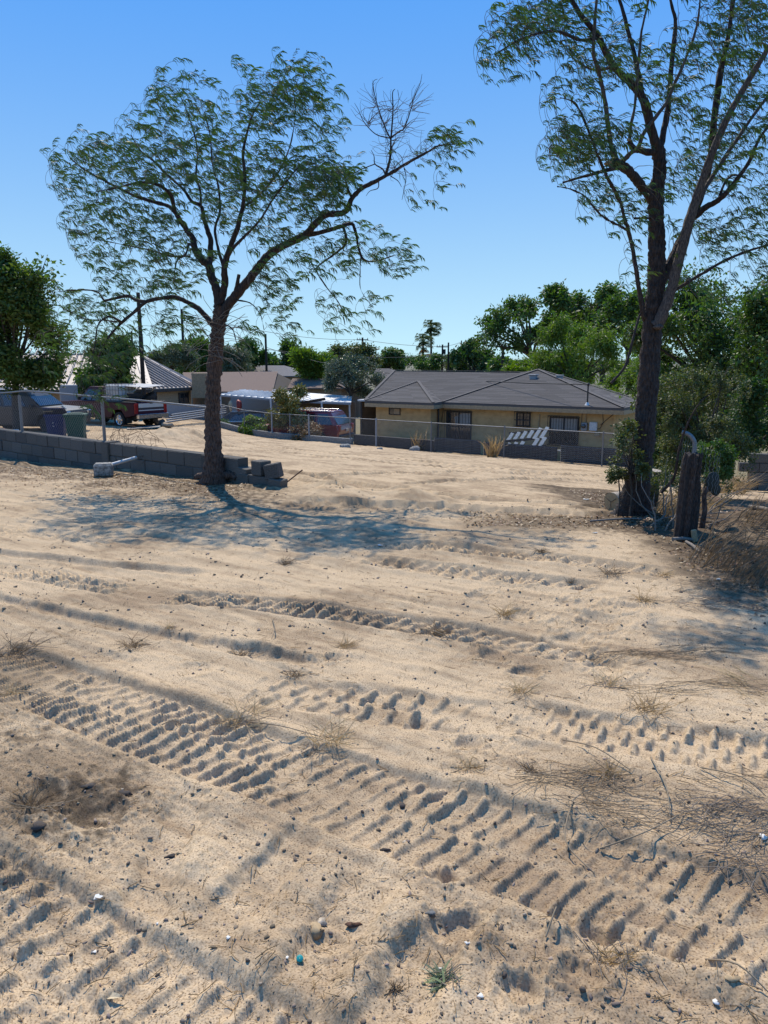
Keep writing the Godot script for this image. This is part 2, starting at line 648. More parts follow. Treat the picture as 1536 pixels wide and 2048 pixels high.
func leaf_mat(c: Color, glow: Color, rough := 0.55) -> StandardMaterial3D:
	var m := mat(c, rough)
	m.vertex_color_use_as_albedo = true
	m.cull_mode = BaseMaterial3D.CULL_DISABLED
	m.backlight_enabled = true
	m.backlight = glow
	return m

func make_materials() -> void:
	var grey := noise_image(512, 0.02, 5, 3)
	var grain := noise_image(1024, 0.085, 4, 5)
	var cells := noise_image(512, 0.03, 3, 8, FastNoiseLite.TYPE_CELLULAR)
	var mottled := ramp_tex(grey, [[0.0, Color(0.72, 0.72, 0.72)], [0.5, Color(0.9, 0.9, 0.9)], [1.0, Color(1, 1, 1)]])
	var strong := ramp_tex(grey, [[0.2, Color(0.5, 0.5, 0.5)], [0.5, Color(0.82, 0.82, 0.82)], [0.8, Color(1, 1, 1)]])
	var sand_grain := ramp_tex(grain, [[0.0, Color(0.3, 0.27, 0.25)], [0.22, Color(0.55, 0.52, 0.49)], [0.36, Color(0.86, 0.845, 0.83)], [0.6, Color(0.96, 0.955, 0.95)], [1.0, Color(1, 1, 1)]])
	var rough_bump := bump_tex(grey, 6.0)
	var cell_bump := bump_tex(cells, 4.0)
	M.sand = skin(mat(Color.WHITE, 0.95), sand_grain, null, Vector3(1.15, 1.15, 1.15))
	M.sand.vertex_color_use_as_albedo = true
	M.sand.heightmap_enabled = true
	M.sand.heightmap_texture = ImageTexture.create_from_image(grain)
	M.sand.heightmap_scale = 0.2
	M.sand.metallic_specular = 0.2
	M.far_ground = skin(mat(lin(0.2, 0.18, 0.1), 0.95), strong, null, Vector3(0.05, 0.05, 0.05))
	# barks
	var bark_im := noise_image(512, 0.025, 4, 21, FastNoiseLite.TYPE_CELLULAR)
	var bark_tex := ramp_tex(noise_image(512, 0.03, 4, 22), [[0.2, Color(0.4, 0.37, 0.36)], [0.5, Color(0.8, 0.79, 0.78)], [0.85, Color(1, 1, 1)]])
	var bark_bump := bump_tex(bark_im, 10.0)
	M.bark = skin(mat(lin(0.075, 0.05, 0.04), 0.9), bark_tex, bark_bump, Vector3(3.0, 0.6, 3.0), 2.0)
	M.bark_red = skin(mat(lin(0.165, 0.1, 0.072), 0.9), bark_tex, bark_bump, Vector3(3.2, 0.65, 3.2), 2.2)
	M.bark_pale = skin(mat(lin(0.155, 0.115, 0.092), 0.85), bark_tex, bark_bump, Vector3(5.0, 1.2, 5.0), 0.6)
	M.bark_far = skin(mat(lin(0.1, 0.08, 0.062), 0.9), bark_tex, null, Vector3(2.0, 0.5, 2.0))
	M.twig = mat(lin(0.11, 0.08, 0.06), 0.9)
	M.twig_dry = skin(mat(lin(0.32, 0.24, 0.15), 0.9), mottled, null, Vector3(4, 4, 4))
	M.twig_grey = skin(mat(lin(0.24, 0.2, 0.16), 0.9), mottled, null, Vector3(4, 4, 4))
	M.old_post = skin(mat(lin(0.095, 0.068, 0.054), 0.92), ramp_tex(noise_image(512, 0.03, 4, 31), [[0.2, Color(0.3, 0.28, 0.27)], [0.5, Color(0.75, 0.72, 0.7)], [0.8, Color(1, 1, 1)]]), bark_bump, Vector3(9.0, 0.9, 9.0), 2.0)
	M.cut_wood = skin(mat(lin(0.46, 0.33, 0.18), 0.85), mottled, null, Vector3(5, 5, 5))
	M.log_bark = skin(mat(lin(0.5, 0.42, 0.32), 0.85), strong, rough_bump, Vector3(4, 4, 4), 0.6)
	# leaves
	M.leaf_lead = leaf_mat(lin(0.078, 0.118, 0.042), lin(0.6, 0.9, 0.2))
	M.leaf_dark = leaf_mat(lin(0.056, 0.1, 0.026), lin(0.5, 0.8, 0.14))
	M.leaf_mid = leaf_mat(lin(0.092, 0.142, 0.036), lin(0.6, 0.85, 0.15))
	M.leaf_lime = leaf_mat(lin(0.15, 0.215, 0.034), lin(0.7, 0.9, 0.13))
	M.leaf_olive = leaf_mat(lin(0.11, 0.125, 0.045), lin(0.6, 0.7, 0.2))
	M.leaf_silver = leaf_mat(lin(0.115, 0.135, 0.085), lin(0.35, 0.45, 0.25), 0.4)
	M.leaf_grey = leaf_mat(lin(0.13, 0.15, 0.085), lin(0.45, 0.55, 0.3))
	M.leaf_dry = leaf_mat(lin(0.22, 0.145, 0.065), lin(0.3, 0.2, 0.08))
	M.leaf_yellow = leaf_mat(lin(0.2, 0.19, 0.05), lin(0.3, 0.28, 0.07))
	M.straw = leaf_mat(lin(0.42, 0.31, 0.16), lin(0.25, 0.17, 0.08), 0.8)
	M.straw_brown = leaf_mat(lin(0.105, 0.072, 0.04), lin(0.12, 0.08, 0.04), 0.8)
	M.palm = leaf_mat(lin(0.04, 0.06, 0.022), lin(0.08, 0.1, 0.03), 0.95)
	M.palm.metallic_specular = 0.1
	M.leaf_fresh = leaf_mat(lin(0.112, 0.158, 0.04), lin(0.65, 0.9, 0.16))
	# masonry, metal, paint
	var block_tex := ramp_tex(noise_image(512, 0.06, 5, 41), [[0.15, Color(0.42, 0.41, 0.4)], [0.45, Color(0.78, 0.77, 0.76)], [0.8, Color(1, 1, 1)]])
	M.block = []
	for t in [lin(0.165, 0.15, 0.13), lin(0.2, 0.18, 0.155), lin(0.135, 0.123, 0.108), lin(0.175, 0.155, 0.13)]:
		M.block.append(skin(mat(t, 0.95), block_tex, rough_bump, Vector3(2.2, 2.2, 2.2), 0.9))
	M.dark_block = skin(mat(lin(0.1, 0.095, 0.09), 0.95), block_tex, rough_bump, Vector3(2.2, 2.2, 2.2), 0.9)
	M.mortar = skin(mat(lin(0.13, 0.12, 0.105), 0.95), block_tex, rough_bump, Vector3(3, 3, 3), 0.7)
	M.concrete = skin(mat(lin(0.36, 0.34, 0.3), 0.92), strong, rough_bump, Vector3(1.5, 1.5, 1.5), 0.5)
	M.galv = skin(mat(lin(0.25, 0.25, 0.25), 0.55, 0.4), mottled, null, Vector3(5, 5, 5))
	M.wire = mat(lin(0.24, 0.24, 0.24), 0.55, 0.2)
	M.rusty = skin(mat(lin(0.17, 0.085, 0.05), 0.85, 0.2), strong, null, Vector3(6, 6, 6))
	M.stucco = skin(mat(lin(0.5, 0.335, 0.155), 0.92), ramp_tex(noise_image(512, 0.008, 5, 43), [[0.2, Color(0.84, 0.83, 0.81)], [0.6, Color(0.95, 0.95, 0.95)], [1.0, Color(1, 1, 1)]]), rough_bump, Vector3(0.7, 0.7, 0.7), 0.25)
	M.stucco_tan = skin(mat(lin(0.42, 0.29, 0.17), 0.92), mottled, rough_bump, Vector3(0.8, 0.8, 0.8), 0.3)
	M.stucco_brown = skin(mat(lin(0.31, 0.225, 0.15), 0.92), mottled, rough_bump, Vector3(0.8, 0.8, 0.8), 0.3)
	M.fascia = skin(mat(lin(0.42, 0.31, 0.18), 0.8), mottled, null, Vector3(1, 1, 1))
	M.shingle = []
	var shingle_tex := ramp_tex(noise_image(512, 0.05, 4, 47), [[0.1, Color(0.62, 0.62, 0.64)], [0.5, Color(0.85, 0.85, 0.86)], [1.0, Color(1, 1, 1)]])
	for t in [lin(0.135, 0.118, 0.104), lin(0.165, 0.146, 0.13), lin(0.115, 0.101, 0.09)]:
		M.shingle.append(skin(mat(t, 0.93), shingle_tex, null, Vector3(1.3, 1.3, 1.3)))
	M.shingle_brown = skin(mat(lin(0.27, 0.18, 0.13), 0.93), shingle_tex, null, Vector3(0.8, 0.8, 0.8))
	M.shingle_grey = skin(mat(lin(0.25, 0.23, 0.215), 0.93), shingle_tex, null, Vector3(0.8, 0.8, 0.8))
	M.roof_metal = skin(mat(lin(0.42, 0.335, 0.275), 0.6, 0.0), mottled, null, Vector3(0.6, 0.6, 0.6))
	M.white_metal = skin(mat(lin(0.74, 0.74, 0.72), 0.5, 0.1), mottled, null, Vector3(0.6, 0.6, 0.6))
	M.corrugated = skin(mat(lin(0.17, 0.165, 0.16), 0.6, 0.3), strong, null, Vector3(1.2, 1.2, 1.2))
	M.iron = mat(lin(0.03, 0.028, 0.027), 0.6, 0.3)
	M.dark_wood = skin(mat(lin(0.07, 0.055, 0.045), 0.9), mottled, null, Vector3(2, 2, 2))
	M.white = skin(mat(lin(0.72, 0.71, 0.68), 0.7), mottled, null, Vector3(2, 2, 2))
	M.grey_paint = skin(mat(lin(0.36, 0.36, 0.36), 0.6), mottled, null, Vector3(2, 2, 2))
	M.glass = mat(lin(0.02, 0.024, 0.028), 0.08)
	M.glass.metallic_specular = 0.7
	M.curtain = skin(mat(lin(0.4, 0.37, 0.33), 0.9), mottled, null, Vector3(3, 0.6, 3))
	M.rubber = mat(lin(0.018, 0.018, 0.018), 0.85)
	M.black = mat(lin(0.022, 0.022, 0.024), 0.6)
	M.maroon = mat(lin(0.2, 0.014, 0.026), 0.3, 0.35)
	M.maroon.clearcoat_enabled = true
	M.maroon.clearcoat = 0.9
	M.maroon.clearcoat_roughness = 0.06
	M.burgundy = mat(lin(0.048, 0.007, 0.017), 0.5, 0.0)
	M.burgundy.clearcoat_enabled = true
	M.burgundy.metallic_specular = 0.3
	M.burgundy.clearcoat = 0.15
	M.burgundy.clearcoat_roughness = 0.2
	M.car_dark = mat(lin(0.012, 0.013, 0.016), 0.4, 0.0)
	M.car_dark.clearcoat_enabled = true
	M.car_dark.clearcoat = 0.3
	M.car_silver = mat(lin(0.5, 0.5, 0.48), 0.35, 0.4)
	M.car_silver.clearcoat_enabled = true
	M.car_silver.clearcoat = 0.6
	M.chrome = mat(lin(0.62, 0.62, 0.62), 0.22, 0.95)
	M.tail_red = mat(lin(0.24, 0.01, 0.012), 0.2)
	M.blue_bin = skin(mat(lin(0.006, 0.018, 0.11), 0.75), mottled, null, Vector3(3, 3, 3))
	M.green_bin = skin(mat(lin(0.005, 0.07, 0.042), 0.75), mottled, null, Vector3(3, 3, 3))
	M.red = skin(mat(lin(0.4, 0.045, 0.035), 0.6), strong, null, Vector3(3, 3, 3))
	M.cardboard = skin(mat(lin(0.4, 0.3, 0.2), 0.9), mottled, null, Vector3(3, 3, 3))
	M.lumber = skin(mat(lin(0.62, 0.58, 0.5), 0.85), mottled, null, Vector3(1.5, 1.5, 1.5))
	M.paper = mat(lin(0.62, 0.6, 0.54), 0.9)
	M.teal = mat(lin(0.02, 0.3, 0.26), 0.4)
	M.dead_leaf = skin(mat(lin(0.62, 0.49, 0.3), 0.7), mottled, null, Vector3(12, 12, 12))
	M.stone = leaf_mat(lin(0.3, 0.24, 0.18), lin(0, 0, 0), 0.9)
	M.stone.backlight_enabled = false
	M.cactus = skin(mat(lin(0.04, 0.045, 0.03), 0.7), strong, null, Vector3(10, 10, 10))
	M.yellow = mat(lin(0.6, 0.45, 0.08), 0.6)
	M.cable = mat(lin(0.02, 0.02, 0.02), 0.6)
	M.pole = skin(mat(lin(0.055, 0.042, 0.034), 0.9), bark_tex, null, Vector3(4, 0.5, 4))

# ---------------------------------------------------------------- walls and fences
func chain_mesh(a: Acc, p0: Vector3, p1: Vector3, h0: float, h1: float, pitch := 0.06, r := 0.0022, sag := 0.0) -> void:
	# woven diamonds between two ground points, the height running from h0 to h1
	var run := p1 - p0
	var length := run.length()
	var step := pitch
	var cells := int(length / step)
	for dir in [1.0, -1.0]:
		for i in range(-40, cells + 40):
			var x0 := i * step
			var hh := lerpf(h0, h1, clampf(x0 / length, 0.0, 1.0))
			var xa := x0
			var xb: float = x0 + dir * hh
			var ya := 0.0
			var yb := hh
			# trim to the run
			if dir > 0.0:
				if xb <= 0.0 or xa >= length:
					continue
				if xa < 0.0:
					ya = -xa
					xa = 0.0
				if xb > length:
					yb -= xb - length
					xb = length
			else:
				if xa <= 0.0 or xb >= length:
					continue
				if xa > length:
					ya = xa - length
					xa = length
				if xb < 0.0:
					yb += xb
					xb = 0.0
			if yb - ya < 0.02:
				continue
			var off: Vector3 = run.cross(Vector3.UP).normalized() * (0.003 * dir)
			var pa := p0 + run * (xa / length) + Vector3.UP * ya + off
			var pb := p0 + run * (xb / length) + Vector3.UP * yb + off
			if sag > 0.0:
				var mid := (pa + pb) * 0.5 + run.cross(Vector3.UP).normalized() * sag * sin(xa * 2.0)
				a.wire(pa, mid, r)
				a.wire(mid, pb, r)
			else:
				a.wire(pa, pb, r)

func block_wall() -> void:
	var t := thing("block_wall", "low grey concrete block wall with stepped broken end behind the left tree", "wall")
	# the wall runs from its broken end by the tree away to the left, its top level
	var a := Vector2(-1.28, -9.78)
	var dir := Vector2(-0.766, -0.643).normalized()
	var shapes: Array[ArrayMesh] = []
	for i in 5:
		var bx := Acc.new()
		bx.box(Transform3D.IDENTITY, Vector3(0.392 if i < 4 else 0.192, 0.19, 0.19), 0.006 + 0.003 * (i % 3))
		shapes.append(bx.mesh())
	var turn := Basis(Vector3.UP, -atan2(dir.y, dir.x))
	var core := Acc.new()
	for course in 4:
		for i in 27:
			var along := i * 0.4 + (0.2 if course % 2 == 1 else 0.0) + 0.2
			var p := a + dir * along
			var y := 0.24 - course * 0.2
			if y + 0.1 < base_height(p.x, p.y) - 0.12:
				continue
			if course == 0 and along < 1.0:
				continue            # the top course is broken off at the end
			if course == 1 and along < 0.3:
				continue
			var k := rng.randi() % 4
			var m := part("block", shapes[k], M.block[rng.randi() % 4], t)
			var off := rng.randf_range(-0.008, 0.008)
			m.transform = Transform3D(turn * Basis(Vector3.UP, rng.randf_range(-0.014, 0.014)) * Basis(Vector3.BACK, rng.randf_range(-0.008, 0.008)), Vector3(p.x, y + rng.randf_range(-0.003, 0.003), p.y) + turn * Vector3(0, 0, off))
			core.box(Transform3D(turn, Vector3(p.x, y, p.y)), Vector3(0.402, 0.199, 0.166))
	# loose half blocks on the broken end
	for s in [[0.44, 0.24, 0.0, 0.0, 4, 0], [0.13, 0.03, 0.3, 0.1, 4, 3], [0.76, 0.17, 0.1, 0.14, 4, 1], [0.2, 0.22, 0.5, -0.2, 4, 2]]:
		var lo := part("block", shapes[s[4]], M.block[s[5]], t)
		var p0 := a + dir * float(s[0])
		lo.transform = Transform3D(turn * Basis(Vector3.UP, s[2]) * Basis(Vector3.BACK, s[3]), Vector3(p0.x, s[1], p0.y))
		if s[0] == 0.76:
			lo.scale = Vector3(1, 0.5, 1)
	obj("mortar", core, M.mortar, t)
	# pier where the fence begins
	var pier := Acc.new()
	var pq := a + dir * 4.06
	pier.box(Transform3D(turn, Vector3(pq.x, 0.05, pq.y) + turn * Vector3(0, 0, -0.02)), Vector3(0.2, 0.62, 0.24), 0.012)
	obj("pier", pier, M.block[3], t)

	# chain link on the wall
	var f := thing("chain_link_fence", "sagging chain link fence on top of the low block wall before the bins", "fence")
	var q := func(al: float, y: float) -> Vector3:
		var w: Vector2 = a + dir * al
		return Vector3(w.x, y, w.y)
	var net := Acc.new()
	chain_mesh(net, q.call(4.3, 0.35), q.call(7.1, 0.345), 0.6, 0.66, 0.072, 0.0013, 0.012)
	chain_mesh(net, q.call(7.1, 0.345), q.call(10.4, 0.34), 0.66, 0.68, 0.072, 0.0013, 0.012)
	obj("mesh", net, M.wire, f)
	for al in [4.26, 7.12, 10.4]:
		var post := Acc.new()
		post.tube(PackedVector3Array([q.call(al, 0.1), q.call(al, 0.99), q.call(al, 1.01)]), PackedFloat32Array([0.026, 0.026, 0.016]), 10)
		obj("post", post, M.galv, f)
	var rail := Acc.new()
	rail.tube(smooth_line(PackedVector3Array([q.call(10.4, 0.98), q.call(7.9, 1.03), q.call(6.7, 1.09), q.call(4.7, 1.06), q.call(3.0, 1.03), q.call(1.35, 0.98)]), 4), PackedFloat32Array(range(21).map(func(_i): return 0.014)), 8)
	obj("rail", rail, M.galv, f)
	# wires torn loose beyond the last post
	var loose := Acc.new()
	for i in 60:
		var s0 := rng.randf_range(2.9, 4.3)
		var c: Vector3 = q.call(s0, rng.randf_range(0.25, 0.6))
		c += turn * Vector3(0, 0, rng.randf_range(0.06, 0.2))
		var pts := PackedVector3Array()
		var rr := PackedFloat32Array()
		var dirv := Vector3(rng.randf_range(-1, 1), rng.randf_range(-1.2, 0.3), rng.randf_range(-0.3, 1)).normalized()
		for k in 6:
			pts.append(c)
			rr.append(0.0032)
			c += dirv * 0.07
			dirv = (dirv + Vector3(rng.randf_range(-1, 1), rng.randf_range(-1, 0.6), rng.randf_range(-0.6, 0.6)) * 0.7).normalized()
			c.y = maxf(c.y, base_height(c.x, c.z) + 0.02)
		loose.tube(pts, rr, 3, false)
	tag(obj("wire_tangle", loose, M.rusty), "tangle of rusty torn fence wire drooping over the block wall", "wire")

	# pipes lying along the foot of the wall
	for i in 2:
		var pipe := Acc.new()
		var o := turn * Vector3(0, 0, 0.2 + 0.07 * i)
		pipe.tube(PackedVector3Array([q.call(4.2 + 0.5 * i, 0.05) + o, q.call(6.0, 0.045 + i * 0.02) + o, q.call(8.0, 0.05) + o, q.call(11.0, 0.04) + o]), PackedFloat32Array([0.02, 0.02, 0.02, 0.02]), 8)
		tag(obj("pipe", pipe, M.galv), ["grey steel pipe lying against the foot of the block wall", "outer of two steel pipes beside the block wall foot"][i], "pipe")
	# fence post pulled out with its concrete foot
	var dug := thing("dug_up_fence_post", "pulled out fence post with a square concrete foot lying by the wall", "post")
	var foot_ := Acc.new()
	var fp := ground_at(208, 952)
	foot_.box(Transform3D(Basis(Vector3.UP, 0.3), fp + Vector3(0, 0.09, 0)), Vector3(0.27, 0.2, 0.24), 0.03)
	obj("concrete_foot", foot_, M.concrete, dug)
	var pp := Acc.new()
	pp.tube(PackedVector3Array([fp + Vector3(0.02, 0.14, 0), fp + Vector3(0.36, 0.22, -0.42)]), PackedFloat32Array([0.026, 0.026]), 10)
	obj("pipe", pp, M.white, dug)

func far_fence() -> void:
	# chain link along the far edge of the lot, turning along the yard of the parked cars
	var t := thing("chain_link_fence", "long chain link fence with silver posts along the far edge of the lot", "fence")
	var pts := [Vector3(9.2, 0, -27.2), Vector3(8.0, 0, -28.1), Vector3(4.75, 0, -30.4), Vector3(2.0, 0, -32.7), Vector3(-0.35, 0, -34.3), Vector3(-1.55, 0, -35.3), Vector3(-3.6, 0, -37.0), Vector3(-4.6, 0, -37.8), Vector3(-5.6, 0, -38.6), Vector3(-7.2, 0, -39.9), Vector3(-9.2, 0, -41.5)]
	for i in pts.size():
		pts[i].y = base_height(pts[i].x, pts[i].z)
	var rail := Acc.new()
	var rp := PackedVector3Array()
	var rr := PackedFloat32Array()
	for p in pts:
		rp.append(p + Vector3.UP * 1.22)
		rr.append(0.019)
	rail.tube(rp, rr, 6)
	obj("rail", rail, M.galv, t)
	var net := Acc.new()
	for i in pts.size() - 1:
		chain_mesh(net, pts[i] + Vector3.UP * 0.06, pts[i + 1] + Vector3.UP * 0.06, 1.14, 1.14, 0.075, 0.0019)
	obj("mesh", net, M.wire, t)
	for i in pts.size():
		var post := Acc.new()
		var fat := 0.042 if i in [4, 6, 8] else 0.03
		post.tube(PackedVector3Array([pts[i] - Vector3.UP * 0.2, pts[i] + Vector3.UP * 1.26, pts[i] + Vector3.UP * 1.29]), PackedFloat32Array([fat, fat, fat * 0.5]), 8)
		obj("post", post, M.grey_paint if i in [4, 6, 8] else M.galv, t)
	# low yard kerb under the fence on the left
	var k := thing("yard_kerb", "low pale concrete kerb under the fence before the maroon suv", "kerb")
	for i in range(5, 10):
		var kb := Acc.new()
		kb.beam(pts[i] + Vector3(0.1, 0.08, 0.12), pts[i + 1] + Vector3(0.1, 0.08, 0.12), 0.18, 0.42, 0.02)
		obj("kerb_length", kb, M.concrete, k)
	# low dark block wall under the middle of the fence
	var w := thing("low_wall", "low dark grey wall under the chain link before the tan house", "wall")
	for i in [3, 4]:
		var wb := Acc.new()
		wb.beam(pts[i] + Vector3(0.2, 0.1, 0.3) * Vector3(1, 1, -1), pts[i + 1] + Vector3(0.2, 0.1, 0.3) * Vector3(1, 1, -1), 0.18, 0.7, 0.01)
		obj("wall_length", wb, M.dark_block, w)
	# corrugated sheets stood against the fence on the right
	var names := ["corrugated metal sheet against the fence, leftmost of three", "corrugated metal sheet against the fence under the white slats", "corrugated metal sheet against the fence beside the vine trunk"]
	var ends := [[Vector3(3.9, 0, -31.3), Vector3(2.1, 0, -32.85), 0.6], [Vector3(6.6, 0, -29.35), Vector3(4.0, 0, -31.2), 0.56], [Vector3(9.4, 0, -27.3), Vector3(6.7, 0, -29.25), 0.66]]
	for j in 3:
		var sh := thing("metal_sheet", names[j], "metal sheet", Vector3.ZERO, 0.0, "corrugated sheets along the far fence")
		var a: Vector3 = ends[j][0]
		var b: Vector3 = ends[j][1]
		a.y = base_height(a.x, a.z) + 0.02
		b.y = base_height(b.x, b.z) + 0.02
		var nn := Vector3(0.567, 0, -0.824) * -1.0
		var hh: float = ends[j][2]
		var rows := 9
		var sheet := Acc.new()
		for i in rows * 4:
			var y0 := hh * i / (rows * 4.0)
			var y1 := hh * (i + 1) / (rows * 4.0)
			var o0 := nn * (-0.1 + 0.02 * sin(i * PI / 2.0) + y0 * 0.05)
			var o1 := nn * (-0.1 + 0.02 * sin((i + 1) * PI / 2.0) + y1 * 0.05)
			sheet.quad(b + o0 + Vector3.UP * y0, a + o0 + Vector3.UP * y0, a + o1 + Vector3.UP * y1, b + o1 + Vector3.UP * y1)
		obj("sheet", sheet, M.corrugated, sh)

# ---------------------------------------------------------------- the tan house
var H0 := Vector3(9.43, 0, -30.5)          # right front corner of the roof
var He := Vector3(-0.824, 0, -0.567)       # along the front, to the left
var Hi := Vector3(0.567, 0, -0.824)        # inward

func hp(u: float, w: float, y: float) -> Vector3:
	return H0 + He * u + Hi * w + Vector3.UP * y

func hu(px: float, w: float) -> float:
	# how far along the front the bearing of a pixel column meets the plane w inward
	var k := sight(px, 860.0).x
	var o := H0 + Hi * w
	return (k * -o.z - o.x) / (He.x - k * -He.z)

func hy(px: float, py: float, w: float) -> float:
	var p := hp(hu(px, w), w, 0.0)
	return spot(px, py, -p.z).y

func roof_face(t: Node3D, called: String, poly: PackedVector3Array, mats: Array, rowh := 0.145) -> void:
	# a shingled slope: poly[0]-poly[1] is the eave; lapped courses climb from it
	var slab := Acc.new()
	slab.prism(poly, Vector3(0, -0.09, 0))
	var face := obj(called, slab, mats[0], t)
	var e := (poly[1] - poly[0]).normalized()
	var nn := (poly[1] - poly[0]).cross(poly[2] - poly[0]).normalized()
	if nn.y < 0.0:
		nn = -nn
	var up := nn.cross(e)
	if up.y < 0.0:
		up = -up
	var flat := PackedVector2Array()
	var top := 0.0
	for p in poly:
		flat.append(Vector2((p - poly[0]).dot(e), (p - poly[0]).dot(up)))
		top = maxf(top, flat[-1].y)
	var y := 0.0
	var acc: Array = []
	for m in mats:
		acc.append(Acc.new())
	while y < top - 0.03:
		var band := PackedVector2Array([Vector2(-50, y), Vector2(80, y), Vector2(80, minf(y + rowh, top)), Vector2(-50, minf(y + rowh, top))])
		for c in Geometry2D.intersect_polygons(flat, band):
			var lo := 1e9
			var hi := -1e9
			var lo2 := 1e9
			var hi2 := -1e9
			for q in c:
				if q.y < y + rowh * 0.5:
					lo = minf(lo, q.x)
					hi = maxf(hi, q.x)
				else:
					lo2 = minf(lo2, q.x)
					hi2 = maxf(hi2, q.x)
			if lo > hi:
				continue
			if lo2 > hi2:
				lo2 = (lo + hi) * 0.5
				hi2 = lo2
			var y2 := minf(y + rowh, top)
			# tabs of differing tone along the course
			var x := lo
			while x < hi - 0.01:
				var x2 := minf(x + 0.92, hi)
				var f0 := (x - lo) / maxf(hi - lo, 0.001)
				var f1 := (x2 - lo) / maxf(hi - lo, 0.001)
				var a0 := poly[0] + e * x + up * y + nn * 0.017
				var a1 := poly[0] + e * x2 + up * y + nn * 0.017
				var b1 := poly[0] + e * lerpf(lo2, hi2, f1) + up * y2 + nn * 0.004
				var b0 := poly[0] + e * lerpf(lo2, hi2, f0) + up * y2 + nn * 0.004
				var ac: Acc = acc[rng.randi() % acc.size()]
				if (a1 - a0).cross(b0 - a0).dot(nn) > 0.0:
					ac.quad(a0, a1, b1, b0)
					ac.quad(a0 - nn * 0.017, a1 - nn * 0.017, a1, a0)
				else:
					ac.quad(a1, a0, b0, b1)
					ac.quad(a1 - nn * 0.017, a0 - nn * 0.017, a0, a1)
				x = x2
		y += rowh
	for i in acc.size():
		if acc[i].v.size() > 0:
			var s := part("shingles", acc[i].mesh(), mats[i], face)
			s.set_meta("kind", "stuff")

func barred_window(t: Node3D, u0: float, u1: float, y0: float, y1: float, w: float, bars: int, curtain := 0) -> void:
	var win := Acc.new()
	var e := He
	var cy := (y0 + y1) * 0.5
	var frame := 0.05
	for s in [[u0, u1, y0, y0 + frame], [u0, u1, y1 - frame, y1], [u0, u0 + frame, y0 + frame, y1 - frame], [u1 - frame, u1, y0 + frame, y1 - frame], [(u0 + u1) * 0.5 - 0.02, (u0 + u1) * 0.5 + 0.02, y0 + frame, y1 - frame]]:
		var c := hp((s[0] + s[1]) * 0.5, w - 0.02, (s[2] + s[3]) * 0.5)
		win.box(Transform3D(Basis(e, Vector3.UP, e.cross(Vector3.UP)), c), Vector3(s[1] - s[0], s[3] - s[2], 0.07), 0.006)
	var o := obj("window", win, M.dark_wood, t)
	var gl := Acc.new()
	gl.box(Transform3D(Basis(e, Vector3.UP, e.cross(Vector3.UP)), hp((u0 + u1) * 0.5, w + 0.005, cy)), Vector3(u1 - u0 - 0.08, y1 - y0 - 0.08, 0.012))
	obj("pane", gl, M.glass, o)
	if curtain == 1:
		var cu := Acc.new()
		var um := lerpf(u0, u1, 0.36)
		cu.prism(PackedVector3Array([hp(lerpf(u0, u1, 0.06), w - 0.004, lerpf(y0, y1, 0.52)), hp(lerpf(u0, u1, 0.62), w - 0.004, lerpf(y0, y1, 0.52)), hp(lerpf(u0, u1, 0.7), w - 0.004, lerpf(y0, y1, 0.8)), hp(um, w - 0.004, lerpf(y0, y1, 0.95)), hp(lerpf(u0, u1, 0.06), w - 0.004, lerpf(y0, y1, 0.95))]), Hi * 0.003)
		obj("curtain", cu, M.curtain, o)
	elif curtain == 2:
		var cu := Acc.new()
		cu.box(Transform3D(Basis(e, Vector3.UP, e.cross(Vector3.UP)), hp((u0 + u1) * 0.5, w - 0.004, lerpf(y0, y1, 0.72))), Vector3(u1 - u0 - 0.12, (y1 - y0) * 0.48, 0.004))
		obj("curtain", cu, M.curtain, o)
	# iron bars standing off the wall
	var cage := Acc.new()
	for i in bars + 1:
		var u := lerpf(u0 - 0.05, u1 + 0.05, float(i) / bars)
		cage.beam(hp(u, w - 0.11, y0 - 0.04), hp(u, w - 0.11, y1 + 0.04), 0.016, 0.016)
	for k in [0.0, 0.47, 1.0]:
		var y := lerpf(y0 - 0.04, y1 + 0.04, k)
		cage.beam(hp(u0 - 0.05, w - 0.122, y), hp(u1 + 0.05, w - 0.122, y), 0.008, 0.03)
	for k in [0.0, 1.0]:
		for y in [y0, y1]:
			var u := lerpf(u0 - 0.05, u1 + 0.05, k)
			cage.beam(hp(u, w - 0.115, y), hp(u, w, y), 0.014, 0.014)
	obj("bars", cage, M.iron, o)

